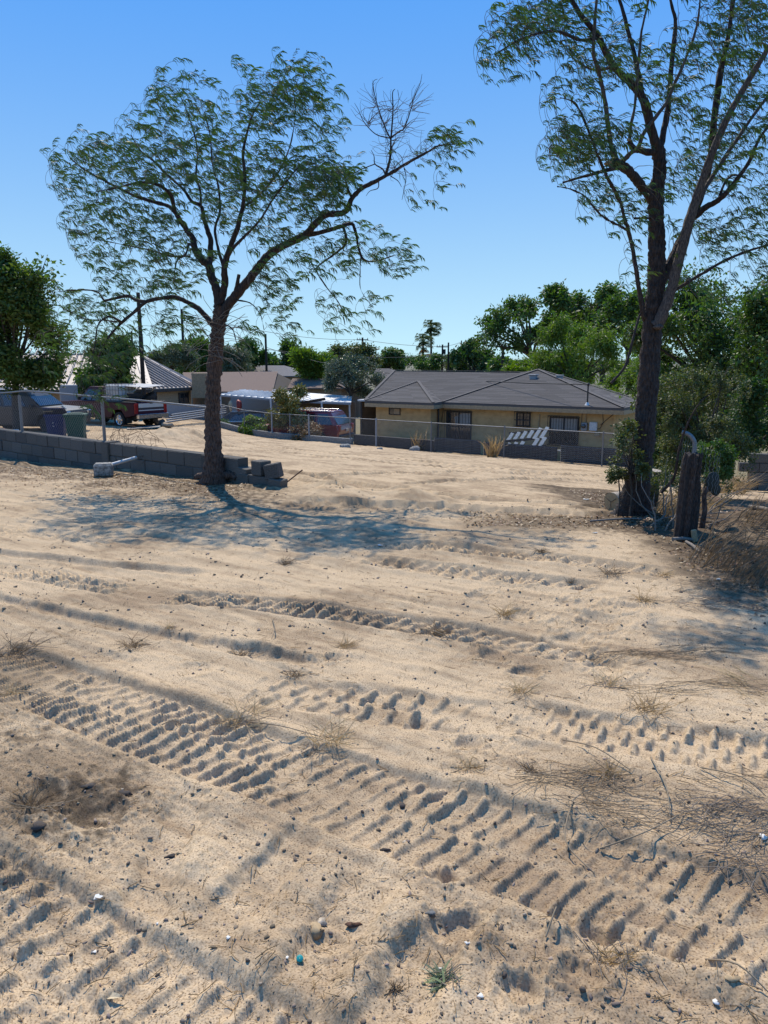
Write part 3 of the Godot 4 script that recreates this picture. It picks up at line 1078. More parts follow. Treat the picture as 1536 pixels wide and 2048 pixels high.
func tan_house() -> void:
	var t := thing("tan_house", "low tan stucco house with grey shingle roof and barred windows", "house")
	var yg := -2.85
	var ye := -0.36                # wall top
	var yr := -0.17                # roof edge
	var uin := hu(872.0, 0.3)      # inner corner beside the projecting room
	var ur := hu(1227.0, 0.3)
	var ub0 := hu(861.0, -0.65)
	var ub1 := hu(752.0, -0.65)
	var depth := 4.2
	# walls: floor plan pushed up
	var wall := Acc.new()
	var plan := PackedVector3Array([hp(ur, 0.3, yg), hp(ub0, 0.3, yg), hp(ub0, -0.65, yg), hp(ub1, -0.65, yg), hp(ub1, 5.5, yg), hp(ur + 0.2, depth, yg)])
	wall.prism(plan, Vector3.UP * (ye - yg))
	obj("wall", wall, M.stucco, t)
	# roof
	var cr := hp(0.0, 0.0, yr)
	var ci := hp(hu(884.0, 0.0), 0.0, yr)
	var bc := hp(ub0 - 0.35, -1.0, yr)
	var bl2 := hp(ub1 + 0.4, -1.0, yr)
	var ridge_l := spot(789, 742, 41.5)
	var on_slope := func(px: float, py: float) -> Vector3:
		var hit = Plane(ci, bl2, ridge_l).intersects_ray(EYE, spot(px, py, 1.0) - EYE)
		return hit
	var peak: Vector3 = on_slope.call(1076, 740)
	var junction: Vector3 = on_slope.call(1040, 745)
	var bp: Vector3 = on_slope.call(836, 768) + Vector3(0, 0.12, 0)
	var back := hp(0.35, depth + 0.4, yr)
	roof_face(t, "roof_slope", PackedVector3Array([cr, ci, peak]), M.shingle)
	roof_face(t, "roof_slope", PackedVector3Array([back, cr, peak]), M.shingle)
	roof_face(t, "roof_slope", PackedVector3Array([ci, bl2, ridge_l, junction, peak]), M.shingle)
	roof_face(t, "roof_slope", PackedVector3Array([bc, bl2 + Vector3(0, 0.02, 0), bp]), M.shingle)
	roof_face(t, "roof_slope", PackedVector3Array([ci + Vector3(0, 0.03, 0), bc, bp]), M.shingle)
	roof_face(t, "roof_slope", PackedVector3Array([bl2, bl2 + Hi * 8.0, ridge_l]), M.shingle)
	# ridge caps
	var caps := Acc.new()
	for s in [[cr, peak], [ci, peak], [bc, bp], [bl2, bp], [junction, ridge_l], [bl2, ridge_l], [back, peak]]:
		caps.beam(s[0] + Vector3.UP * 0.045, s[1] + Vector3.UP * 0.05, 0.14, 0.02, 0.008)
	obj("ridge_cap", caps, M.shingle[0], t)
	# fascia and soffit
	for s in [[cr, ci], [back, cr], [bc, bl2], [ci, bc]]:
		var fa := Acc.new()
		var a: Vector3 = s[0]
		var b: Vector3 = s[1]
		fa.beam(a + Vector3(0, -0.175, 0), b + Vector3(0, -0.175, 0), 0.03, 0.17)
		obj("fascia", fa, M.fascia, t)
	var sof := Acc.new()
	var sp := PackedVector3Array()
	for p in [hp(0.02, 0.02, ye + 0.06), hp(hu(884.0, 0.0) - 0.02, 0.02, ye + 0.06), hp(ub0 - 0.33, -0.98, ye + 0.06), hp(ub1 + 0.38, -0.98, ye + 0.06), hp(ub1 + 0.38, 5.5, ye + 0.06), hp(0.33, depth + 0.38, ye + 0.06)]:
		sp.append(p)
	sof.prism(sp, Vector3.UP * 0.03)
	obj("soffit", sof, M.fascia, t)
	# windows
	barred_window(t, hu(1157, 0.3), hu(1099, 0.3), hy(1128, 889, 0.3), hy(1128, 834, 0.3), 0.3, 11, 2)
	barred_window(t, hu(1060, 0.3), hu(1032, 0.3), hy(1046, 853, 0.3), hy(1046, 825, 0.3), 0.3, 5, 0)
	barred_window(t, hu(943, 0.3), hu(893, 0.3), hy(918, 880, 0.3), hy(918, 823, 0.3), 0.3, 9, 1)
	# small window of the projecting room
	var y0 := hy(790, 828.5, -0.65)
	var y1 := hy(790, 817, -0.65)
	var u0 := hu(800, -0.65)
	var u1 := hu(779, -0.65)
	var sw := Acc.new()
	var bs := Basis(He, Vector3.UP, He.cross(Vector3.UP))
	for s in [[u0, u1, y0 - 0.03, y0], [u0, u1, y1, y1 + 0.03], [u0 - 0.03, u0, y0 - 0.03, y1 + 0.03], [u1, u1 + 0.03, y0 - 0.03, y1 + 0.03]]:
		sw.box(Transform3D(bs, hp((s[0] + s[1]) * 0.5, -0.66, (s[2] + s[3]) * 0.5)), Vector3(s[1] - s[0], s[3] - s[2], 0.05))
	var swo := obj("window", sw, M.dark_wood, t)
	var sg := Acc.new()
	sg.box(Transform3D(bs, hp((u0 + u1) * 0.5, -0.655, (y0 + y1) * 0.5)), Vector3(u1 - u0, y1 - y0, 0.012))
	obj("pane", sg, M.glass, swo)
	var sc := Acc.new()
	sc.box(Transform3D(bs, hp(lerpf(u0, u1, 0.3), -0.664, (y0 + y1) * 0.5)), Vector3((u1 - u0) * 0.5, (y1 - y0) * 0.86, 0.006))
	obj("curtain", sc, M.cardboard, swo)
	# downpipe in the inner corner, cables, pipes
	var dp := Acc.new()
	dp.rod(hp(ub0 - 0.08, -0.1, yg), hp(ub0 - 0.08, -0.1, ye), 0.045, 8)
	obj("downpipe", dp, M.iron, t)
	var cp := Acc.new()
	cp.rod(hp(hu(1077, 0.3), 0.27, hy(1077, 862, 0.3)), hp(hu(1079, 0.3), 0.27, hy(1079, 828, 0.3)), 0.022)
	obj("conduit", cp, M.fascia, t)
	cp = Acc.new()
	cp.rod(hp(hu(1171, 0.3), 0.27, hy(1171, 845, 0.3)), hp(hu(1171, 0.3), 0.27, ye), 0.03)
	obj("conduit", cp, M.fascia, t)
	for s in [[[1163, 826], [1163, 845], [1158, 860]], [[1204, 826], [1206, 846], [1200, 857], [1194, 858]], [[1226, 828], [1212, 840], [1201, 850]], [[888, 812], [884, 838], [880, 868]]]:
		var pts := PackedVector3Array()
		var rr := PackedFloat32Array()
		for q in s:
			pts.append(hp(hu(q[0], 0.3), 0.27, hy(q[0], q[1], 0.3)))
			rr.append(0.012)
		var cb := Acc.new()
		cb.tube(pts, rr, 5)
		obj("cable", cb, M.cable, t)
	for s in [[1164, 1175, 845, 861, M.grey_paint], [1180, 1195, 844, 861, M.white], [1191, 1201, 863, 872, M.fascia]]:
		var bx := Acc.new()
		var ua := hu(s[1], 0.3)
		var ub := hu(s[0], 0.3)
		var ya := hy(s[0], s[3], 0.3)
		var yb := hy(s[0], s[2], 0.3)
		bx.box(Transform3D(bs, hp((ua + ub) * 0.5, 0.24, (ya + yb) * 0.5)), Vector3(ub - ua, yb - ya, 0.13), 0.015)
		var eb := obj("electric_box", bx, s[4], t)
		if s[0] == 1164:
			var dial := Acc.new()
			dial.lathe(Transform3D(Basis(He, Hi * -1.0, He.cross(Hi * -1.0)), hp((ua + ub) * 0.5, 0.17, (ya + yb) * 0.5 + 0.03)), PackedVector2Array([Vector2(0.085, 0), Vector2(0.085, 0.06), Vector2(0.06, 0.09), Vector2(0.001, 0.095)]), 14)
			obj("meter_dial", dial, M.glass, eb)
	# roof furniture
	for s in [[1067, 757, 0.24], [1119, 758, 0.2]]:
		var vt := Acc.new()
		var p: Vector3 = Plane(cr, ci, peak).intersects_ray(EYE, spot(s[0], s[1], 1.0) - EYE) if s[0] < 1100 else Plane(cr, back, peak).intersects_ray(EYE, spot(s[0], s[1], 1.0) - EYE)
		vt.box(Transform3D(bs, p + Vector3(0, 0.05, 0)), Vector3(s[2] * 1.3, 0.2, s[2] * 1.1), 0.02)
		vt.box(Transform3D(bs, p + Vector3(0, 0.17, 0)), Vector3(s[2] * 1.7, 0.05, s[2] * 1.5), 0.015)
		obj("roof_vent", vt, M.grey_paint, t)
	var mast := Acc.new()
	var mb: Vector3 = Plane(cr, ci, peak).intersects_ray(EYE, spot(1174.5, 810, 1.0) - EYE)
	mast.rod(mb - Vector3(0, 0.1, 0), Vector3(mb.x, spot(1176, 769, -mb.z).y, mb.z), 0.03, 8)
	mast.ball(Vector3(mb.x, spot(1176, 769, -mb.z).y, mb.z), Vector3(0.06, 0.07, 0.06))
	var mo := obj("service_mast", mast, M.iron, t)
	var fl := Acc.new()
	fl.lathe(Transform3D(Basis.IDENTITY, mb - Vector3(0, 0.06, 0)), PackedVector2Array([Vector2(0.17, 0), Vector2(0.1, 0.06), Vector2(0.05, 0.16), Vector2(0.03, 0.17)]), 12)
	obj("flashing", fl, M.white, mo)
	# open porch at the left end, deep in shade
	var porch := thing("porch", "dark shaded side porch between tan house and carport", "porch")
	var pr := Acc.new()
	pr.prism(PackedVector3Array([hp(ub1, 0.2, ye + 0.1), hp(ub1 + 1.7, 0.2, ye + 0.1), hp(ub1 + 1.7, 5.0, ye + 0.1), hp(ub1, 5.0, ye + 0.1)]), Vector3.UP * 0.08)
	obj("roof", pr, M.white_metal, porch)
	var bk := Acc.new()
	bk.prism(PackedVector3Array([hp(ub1, 5.0, yg), hp(ub1 + 1.7, 5.0, yg), hp(ub1 + 1.7, 5.15, yg), hp(ub1, 5.15, yg)]), Vector3.UP * (ye - yg + 0.1))
	obj("wall", bk, M.stucco_brown, porch)
	var sd := Acc.new()
	sd.prism(PackedVector3Array([hp(ub1 + 1.6, 0.4, yg), hp(ub1 + 1.7, 0.4, yg), hp(ub1 + 1.7, 5.0, yg), hp(ub1 + 1.6, 5.0, yg)]), Vector3.UP * (ye - yg + 0.1))
	obj("wall", sd, M.stucco_brown, porch)
	for u in [ub1 + 0.15, ub1 + 1.55, ub1 + 0.7]:
		var po := Acc.new()
		po.beam(hp(u, 0.3 + (0.0 if u != ub1 + 0.7 else 1.5), yg), hp(u, 0.3 + (0.0 if u != ub1 + 0.7 else 1.5), ye + 0.1), 0.09, 0.09)
		obj("post", po, M.iron, porch)
	var cloth := Acc.new()
	cloth.box(Transform3D(bs, hp(ub1 + 1.15, 1.2, -0.9)), Vector3(0.22, 0.6, 0.1), 0.04)
	tag(obj("hanging_cloth", cloth, M.cardboard), "pale cloth hanging in the dark side porch", "cloth")

# ---------------------------------------------------------------- other houses
func ribbed_face(t: Node3D, poly: PackedVector3Array, m: Material, gap := 0.45, hgt := 0.1) -> void:
	# sheet metal slope; poly[0]-poly[1] is the eave; each rib is a part
	var slab := Acc.new()
	slab.prism(poly, Vector3(0, -0.06, 0))
	var face := obj("roof_slope", slab, m, t)
	var e := (poly[1] - poly[0]).normalized()
	var nn := (poly[1] - poly[0]).cross(poly[2] - poly[0]).normalized()
	if nn.y < 0.0:
		nn = -nn
	var up := nn.cross(e)
	if up.y < 0.0:
		up = -up
	var flat := PackedVector2Array()
	var lo := 1e9
	var hi := -1e9
	for p in poly:
		flat.append(Vector2((p - poly[0]).dot(e), (p - poly[0]).dot(up)))
		lo = minf(lo, flat[-1].x)
		hi = maxf(hi, flat[-1].x)
	var x := lo + gap * 0.5
	while x < hi:
		for c in Geometry2D.intersect_polygons(flat, PackedVector2Array([Vector2(x, -1), Vector2(x + 0.05, -1), Vector2(x + 0.05, 40), Vector2(x, 40)])):
			var a := 1e9
			var b := -1e9
			for q in c:
				a = minf(a, q.y)
				b = maxf(b, q.y)
			if b - a < 0.2:
				continue
			var rib := Acc.new()
			rib.beam(poly[0] + e * x + up * a + nn * hgt * 0.5, poly[0] + e * x + up * b + nn * hgt * 0.5, 0.06, hgt, 0.01)
			obj("rib", rib, m, face)
		x += gap

func plain_window(t: Node3D, c: Vector3, face: Vector3, w: float, h: float) -> void:
	var x := Vector3.UP.cross(face).normalized()
	var b := Basis(x, Vector3.UP, face)
	var fr := Acc.new()
	for s in [[0, h * 0.5, w + 0.1, 0.06], [0, -h * 0.5, w + 0.1, 0.06], [w * 0.5, 0, 0.06, h], [-w * 0.5, 0, 0.06, h], [0, 0, 0.04, h]]:
		fr.box(Transform3D(b, c + b * Vector3(s[0], s[1], 0.02)), Vector3(s[2], s[3], 0.06))
	var o := obj("window", fr, M.dark_wood, t)
	var gl := Acc.new()
	gl.box(Transform3D(b, c + b * Vector3(0, 0, 0.012)), Vector3(w, h, 0.012))
	obj("pane", gl, M.glass, o)

func other_houses() -> void:
	# hip roofed house with standing seams, far left
	var t := thing("metal_roof_house", "tan house with ribbed pale metal hip roof behind the pickup", "house")
	var ye := 0.0
	var c0 := spot(298, 778, 47.0)
	ye = c0.y
	var c1 := spot(392, 777, 51.5)
	c1.y = ye
	var c2 := Vector3(-24.5, ye, -44.5)
	var apex := spot(276, 708, 53.0)
	var ridge2 := Vector3(-27.0, apex.y, -52.0)
	var back := Vector3(-14.0, ye, -58.5)
	ribbed_face(t, PackedVector3Array([c0, c1, apex]), M.roof_metal, 0.42)
	ribbed_face(t, PackedVector3Array([c2, c0, apex, ridge2]), M.roof_metal, 0.42)
	ribbed_face(t, PackedVector3Array([c1, back, apex]), M.roof_metal, 0.42)
	var cap := Acc.new()
	cap.beam(c0 + Vector3.UP * 0.06, apex + Vector3.UP * 0.06, 0.5, 0.05, 0.01)
	cap.beam(c1 + Vector3.UP * 0.06, apex + Vector3.UP * 0.06, 0.22, 0.05, 0.01)
	cap.beam(ridge2 + Vector3.UP * 0.05, apex + Vector3.UP * 0.05, 0.3, 0.05, 0.01)
	obj("ridge_cap", cap, M.roof_metal, t)
	var mid := (c0 + c1 + back + c2 + ridge2) / 5.0
	var wall := Acc.new()
	var base := PackedVector3Array()
	for p in [c0, c1, back, Vector3(-27, ye, -56), c2]:
		var q := (p as Vector3).lerp(Vector3(mid.x, ye, mid.z), 0.06)
		q.y = -2.9
		base.append(q)
	wall.prism(base, Vector3.UP * (ye + 2.9 - 0.07))
	obj("wall", wall, M.stucco_tan, t)
	var fas := Acc.new()
	fas.beam(c0 - Vector3.UP * 0.13, c1 - Vector3.UP * 0.13, 0.05, 0.18)
	fas.beam(c0 - Vector3.UP * 0.13, c2 - Vector3.UP * 0.13, 0.05, 0.18)
	obj("fascia", fas, M.dark_wood, t)
	var f1 := (c1 - c0).cross(Vector3.UP).normalized()
	var m0 := base[0]
	var m1 := base[1]
	var out := Vector3.UP.cross(m1 - m0).normalized()
	if out.z < 0.0:
		out = -out
	plain_window(t, m0.lerp(m1, 0.14) + Vector3.UP * (ye - 0.75 + 2.9) + out * 0.02, out, 0.55, 1.0)
	plain_window(t, m0.lerp(m1, 0.82) + Vector3.UP * (ye - 0.7 + 2.9) + out * 0.02, out, 1.0, 0.65)
	# block chimney shed at the right end
	var ch := Acc.new()
	var cc := spot(402, 765, 51.0)
	ch.prism(PackedVector3Array([cc + Vector3(-0.55, -1.0, 0.2), cc + Vector3(0.6, -1.0, -0.2), cc + Vector3(0.6, -1.0, -1.2), cc + Vector3(-0.55, -1.0, -0.9)]), Vector3.UP * 1.6)
	obj("chimney", ch, M.stucco_tan, t)

	# brown shingle roof beyond
	var b := thing("brown_roof_house", "house with low brown shingle roof behind the white carport", "house")
	var r0 := spot(372, 782, 58.0)
	var r1 := spot(545, 780, 55.0)
	r1.y = r0.y
	var g0 := spot(366, 745, 66.0)
	var g1 := spot(556, 749, 63.0)
	g1.y = g0.y
	roof_face(b, "roof_slope", PackedVector3Array([r1, r0, g0, g1]), [M.shingle_brown], 0.3)
	var gb := Acc.new()
	gb.prism(PackedVector3Array([r0 + Vector3(0.3, -0.1, -0.5), r1 + Vector3(-0.3, -0.1, -0.5), Vector3(r1.x, r1.y - 0.1, g1.z), Vector3(r0.x, r0.y - 0.1, g0.z)]), Vector3.UP * -2.6)
	obj("wall", gb, M.stucco_brown, b)
	var gab := Acc.new()
	gab.prism(PackedVector3Array([r1 + Vector3(0.02, -0.1, 0), Vector3(r1.x + 1.2, r1.y - 0.1, g1.z - 5.0), g1 + Vector3(0.02, -0.06, 0)]), Vector3(-0.1, 0, 0))
	obj("gable", gab, M.dark_wood, b)

	# grey roofs peeping out between the trees
	for s in [["low grey gabled roof beyond the brown roof, among trees", 488, 590, 731, 752, 84.0], ["dark grey roof rising behind the tan house ridge", 742, 800, 737, 762, 58.0], ["dim brown roof between the silver bush and the brown roof", 575, 690, 757, 776, 60.0]]:
		var h := thing("grey_roof_house", s[0], "house")
		var d: float = s[5]
		var e0 := spot(s[1], s[4], d)
		var e1 := spot(s[2], s[4], d)
		e1.y = e0.y
		var k0 := spot(s[1] + 10, s[3], d + 4.0)
		var k1 := spot(s[2] - 22, s[3], d + 4.0)
		k1.y = k0.y
		roof_face(h, "roof_slope", PackedVector3Array([e1, e0, k0, k1]), [M.shingle_grey if d > 80.0 else (M.shingle[0] if d < 59.0 else M.shingle_brown)], 0.3)
		roof_face(h, "roof_slope", PackedVector3Array([e1 + Vector3(2.0, 0, -8), e1, k1]), [M.shingle_grey if d > 80.0 else M.shingle[0]], 0.3)
		var wb := Acc.new()
		wb.prism(PackedVector3Array([e0 + Vector3(0.3, -0.1, -0.4), e1 + Vector3(-0.3, -0.1, -0.4), e1 + Vector3(1.4, -0.1, -8), e0 + Vector3(0.3, -0.1, -8)]), Vector3.UP * -2.6)
		obj("wall", wb, M.stucco_brown, h)

	# white metal carport left of the porch
	var cpt := thing("carport", "low carport with bright white metal roof on thin posts", "carport")
	var a0 := spot(441, 789, 46.0)
	var a1 := spot(541, 796.5, 44.0)
	var a2 := spot(546, 784, 49.0)
	var a3 := spot(486, 779, 50.5)
	var d0 := spot(541, 797, 45.4)
	var d1 := spot(622, 801.5, 44.6)
	var d2 := spot(702, 804.5, 43.6)
	var d3 := spot(704, 792.5, 47.0)
	var d4 := spot(620, 786, 48.8)
	var d5 := spot(546, 784, 50.4)
	ribbed_face(cpt, PackedVector3Array([a0, a1, a2, a3]), M.white_metal, 0.5, 0.05)
	ribbed_face(cpt, PackedVector3Array([d0, d1, d4, d5]), M.white_metal, 0.4, 0.03)
	ribbed_face(cpt, PackedVector3Array([d1, d2, d3, d4]), M.white_metal, 0.4, 0.03)
	for p in [a0, a1, d0.lerp(d1, 0.45), d2 + Vector3(-0.1, 0, -0.2), d1.lerp(d2, 0.28) + Vector3(0, 0, 0.3)]:
		var po := Acc.new()
		var q: Vector3 = p
		po.rod(Vector3(q.x + 0.05, -2.8, q.z), q - Vector3.UP * 0.05, 0.05, 8)
		obj("post", po, M.white, cpt)
	var tr := Acc.new()
	tr.beam(a0 - Vector3.UP * 0.08, a1 - Vector3.UP * 0.08, 0.05, 0.08)
	tr.beam(d0 - Vector3.UP * 0.1, d2 - Vector3.UP * 0.1, 0.05, 0.1)
	obj("fascia", tr, M.grey_paint, cpt)
	var bw := Acc.new()
	bw.prism(PackedVector3Array([Vector3(a0.x - 0.5, -2.9, -51.5), Vector3(a2.x + 0.6, -2.9, -49.6), Vector3(a2.x + 0.6, -2.9, -49.9), Vector3(a0.x - 0.5, -2.9, -51.8)]), Vector3.UP * (a0.y + 2.9))
	obj("back_wall", bw, M.grey_paint, cpt)
	var bw2 := Acc.new()
	bw2.prism(PackedVector3Array([Vector3(a2.x + 0.7, -2.9, -49.6), d2 * Vector3(1, 0, 1) + Vector3(0.2, -2.9, -1.2), d2 * Vector3(1, 0, 1) + Vector3(0.2, -2.9, -1.5), Vector3(a2.x + 0.7, -2.9, -49.9)]), Vector3.UP * (d2.y + 2.9))
	obj("back_wall", bw2, M.stucco_brown, cpt)
	var awn := Acc.new()
	awn.beam(spot(566, 812, 40.5), spot(650, 798, 39.5), 0.06, 0.14)
	tag(obj("awning_pole", awn, M.dark_wood), "dark slanting pole behind the yellow flowered shrub", "pole")
	# right hand block wall in the shade of the trees
	var bk := thing("block_wall", "dark grey block wall standing in shade at the right edge", "wall")
	var p0 := Vector3(7.6, 0, -16.4)
	var q0 := Vector3(10.6, 0, -15.6)
	var wd := (q0 - p0).normalized()
	var yb := base_height(p0.x, p0.z)
	var bl := Acc.new()
	bl.box(Transform3D.IDENTITY, Vector3(0.392, 0.19, 0.19), 0.008)
	var bm := bl.mesh()
	var rot := Basis(wd, Vector3.UP, wd.cross(Vector3.UP))
	for cse in 4:
		for i in 7:
			if cse == 3 and (i == 1 or i > 3):
				continue
			var m := part("block", bm, M.block[(i + cse) % 4], bk)
			m.transform = Transform3D(rot, p0 + wd * (0.2 + i * 0.4 + (0.2 if cse % 2 else 0.0)) + Vector3.UP * (yb + 0.1 + cse * 0.2))

# ---------------------------------------------------------------- vehicles
func wheel(t: Node3D, x: float, z: float, r: float, rim_mat: Material, out: float) -> void:
	var b := Basis(Vector3.RIGHT, Vector3(0, 0, out), Vector3(0, -out, 0))
	var ty := Acc.new()
	ty.lathe(Transform3D(b, Vector3(x, r, z - out * 0.12)), PackedVector2Array([Vector2(r * 0.6, 0), Vector2(r * 0.94, 0), Vector2(r, 0.03), Vector2(r, 0.2), Vector2(r * 0.95, 0.235), Vector2(r * 0.66, 0.24), Vector2(r * 0.62, 0.21)]), 20)
	var w := obj("wheel", ty, M.rubber, t)
	var rm := Acc.new()
	rm.lathe(Transform3D(b, Vector3(x, r, z - out * 0.12)), PackedVector2Array([Vector2(r * 0.64, 0.22), Vector2(r * 0.58, 0.225), Vector2(r * 0.55, 0.17), Vector2(r * 0.3, 0.15), Vector2(r * 0.26, 0.2), Vector2(r * 0.12, 0.22), Vector2(0.001, 0.22)]), 20)
	for k in 6:
		var a := TAU * k / 6.0
		rm.beam(Vector3(x + cos(a) * r * 0.2, r + sin(a) * r * 0.2, z + out * 0.075), Vector3(x + cos(a) * r * 0.57, r + sin(a) * r * 0.57, z + out * 0.075), 0.05, 0.03)
	obj("rim", rm, rim_mat, w)

func side_body(a: Acc, prof: PackedVector2Array, w: float, tuck := 0.04) -> void:
	# side outline (counter-clockwise, x forward) given width, edges rounded in two steps
	var mid := Vector2.ZERO
	for p in prof:
		mid += p / prof.size()
	var n := prof.size()
	var rings: Array = []
	for s in [[-w * 0.5, tuck], [-w * 0.5 + tuck * 0.8, 0.0], [w * 0.5 - tuck * 0.8, 0.0], [w * 0.5, tuck]]:
		var ring := PackedVector3Array()
		for p in prof:
			var dd := (mid - p).normalized() * float(s[1])
			ring.append(Vector3(p.x + dd.x, p.y + dd.y, s[0]))
		rings.append(ring)
	for k in 3:
		for i in n:
			var j := (i + 1) % n
			a.quad(rings[k][j], rings[k][i], rings[k + 1][i], rings[k + 1][j])
	var tr := Geometry2D.triangulate_polygon(prof)
	for i in range(0, tr.size(), 3):
		var p: Array = [tr[i], tr[i + 1], tr[i + 2]]
		var area := (prof[p[1]] - prof[p[0]]).cross(prof[p[2]] - prof[p[0]])
		if area < 0.0:
			p = [p[0], p[2], p[1]]
		a.tri(rings[3][p[0]], rings[3][p[1]], rings[3][p[2]])
		a.tri(rings[0][p[0]], rings[0][p[2]], rings[0][p[1]])

func cabin(t: Node3D, xb: Vector2, xt: Vector2, y0: float, y1: float, wb: float, wt: float, paint: Material, posts: Array) -> void:
	# tapering glasshouse: painted shell with proud panes between the posts
	var sh := Acc.new()
	var b := [Vector3(xb.x, y0, -wb), Vector3(xb.y, y0, -wb), Vector3(xb.y, y0, wb), Vector3(xb.x, y0, wb)]
	var u := [Vector3(xt.x, y1, -wt), Vector3(xt.y, y1, -wt), Vector3(xt.y, y1, wt), Vector3(xt.x, y1, wt)]
	for i in 4:
		var j := (i + 1) % 4
		sh.quad(b[j], b[i], u[i], u[j])
	sh.quad(u[0], u[3], u[2], u[1])
	# crowned roof skin
	var r := Acc.new()
	var c := (u[0] + u[2]) * 0.5 as Vector3
	r.box(Transform3D(Basis.IDENTITY, c + Vector3(0, 0.025, 0)), Vector3(xt.y - xt.x - 0.06, 0.07, wt * 2.0 - 0.06), 0.03)
	var o := obj("cab", sh, paint, t)
	obj("roof", r, paint, o)
	var quads: Array = []
	for side in [0, 1]:
		for k in posts.size() - 1:
			var f0: float = posts[k] + 0.018
			var f1: float = posts[k + 1] - 0.018
			var zb := -wb if side == 0 else wb
			var zt := -wt if side == 0 else wt
			quads.append([Vector3(lerpf(xb.x, xb.y, f0), y0, zb), Vector3(lerpf(xb.x, xb.y, f1), y0, zb), Vector3(lerpf(xt.x, xt.y, f1), y1, zt), Vector3(lerpf(xt.x, xt.y, f0), y1, zt)])
	quads.append([b[0], b[3], u[3], u[0]])
	quads.append([b[1], b[2], u[2], u[1]])
	for q in quads:
		var g := Acc.new()
		var mid: Vector3 = (q[0] + q[1] + q[2] + q[3]) * 0.25
		var nn: Vector3 = (q[1] - q[0]).cross(q[3] - q[0]).normalized()
		var inside := Vector3((xb.x + xb.y) * 0.5, mid.y, 0)
		if nn.dot(mid - inside) < 0.0:
			nn = -nn
		var p := PackedVector3Array()
		for v in q:
			var vv: Vector3 = v
			vv.y = lerpf(mid.y, vv.y, 0.84)
			vv = mid + (vv - mid) * Vector3(0.97, 1.0, 0.93 if absf(q[0].z) == absf(q[1].z) and q[0].z != q[1].z else 1.0)
			p.append(vv + nn * 0.012)
		g.prism(p, nn * -0.02)
		obj("window", g, M.glass, o)

func seam(t: Node3D, x: float, y0: float, y1: float, z: float) -> void:
	var s := Acc.new()
	s.beam(Vector3(x, y0, z), Vector3(x, y1, z), 0.008, 0.016)
	obj("door_seam", s, M.black, t)

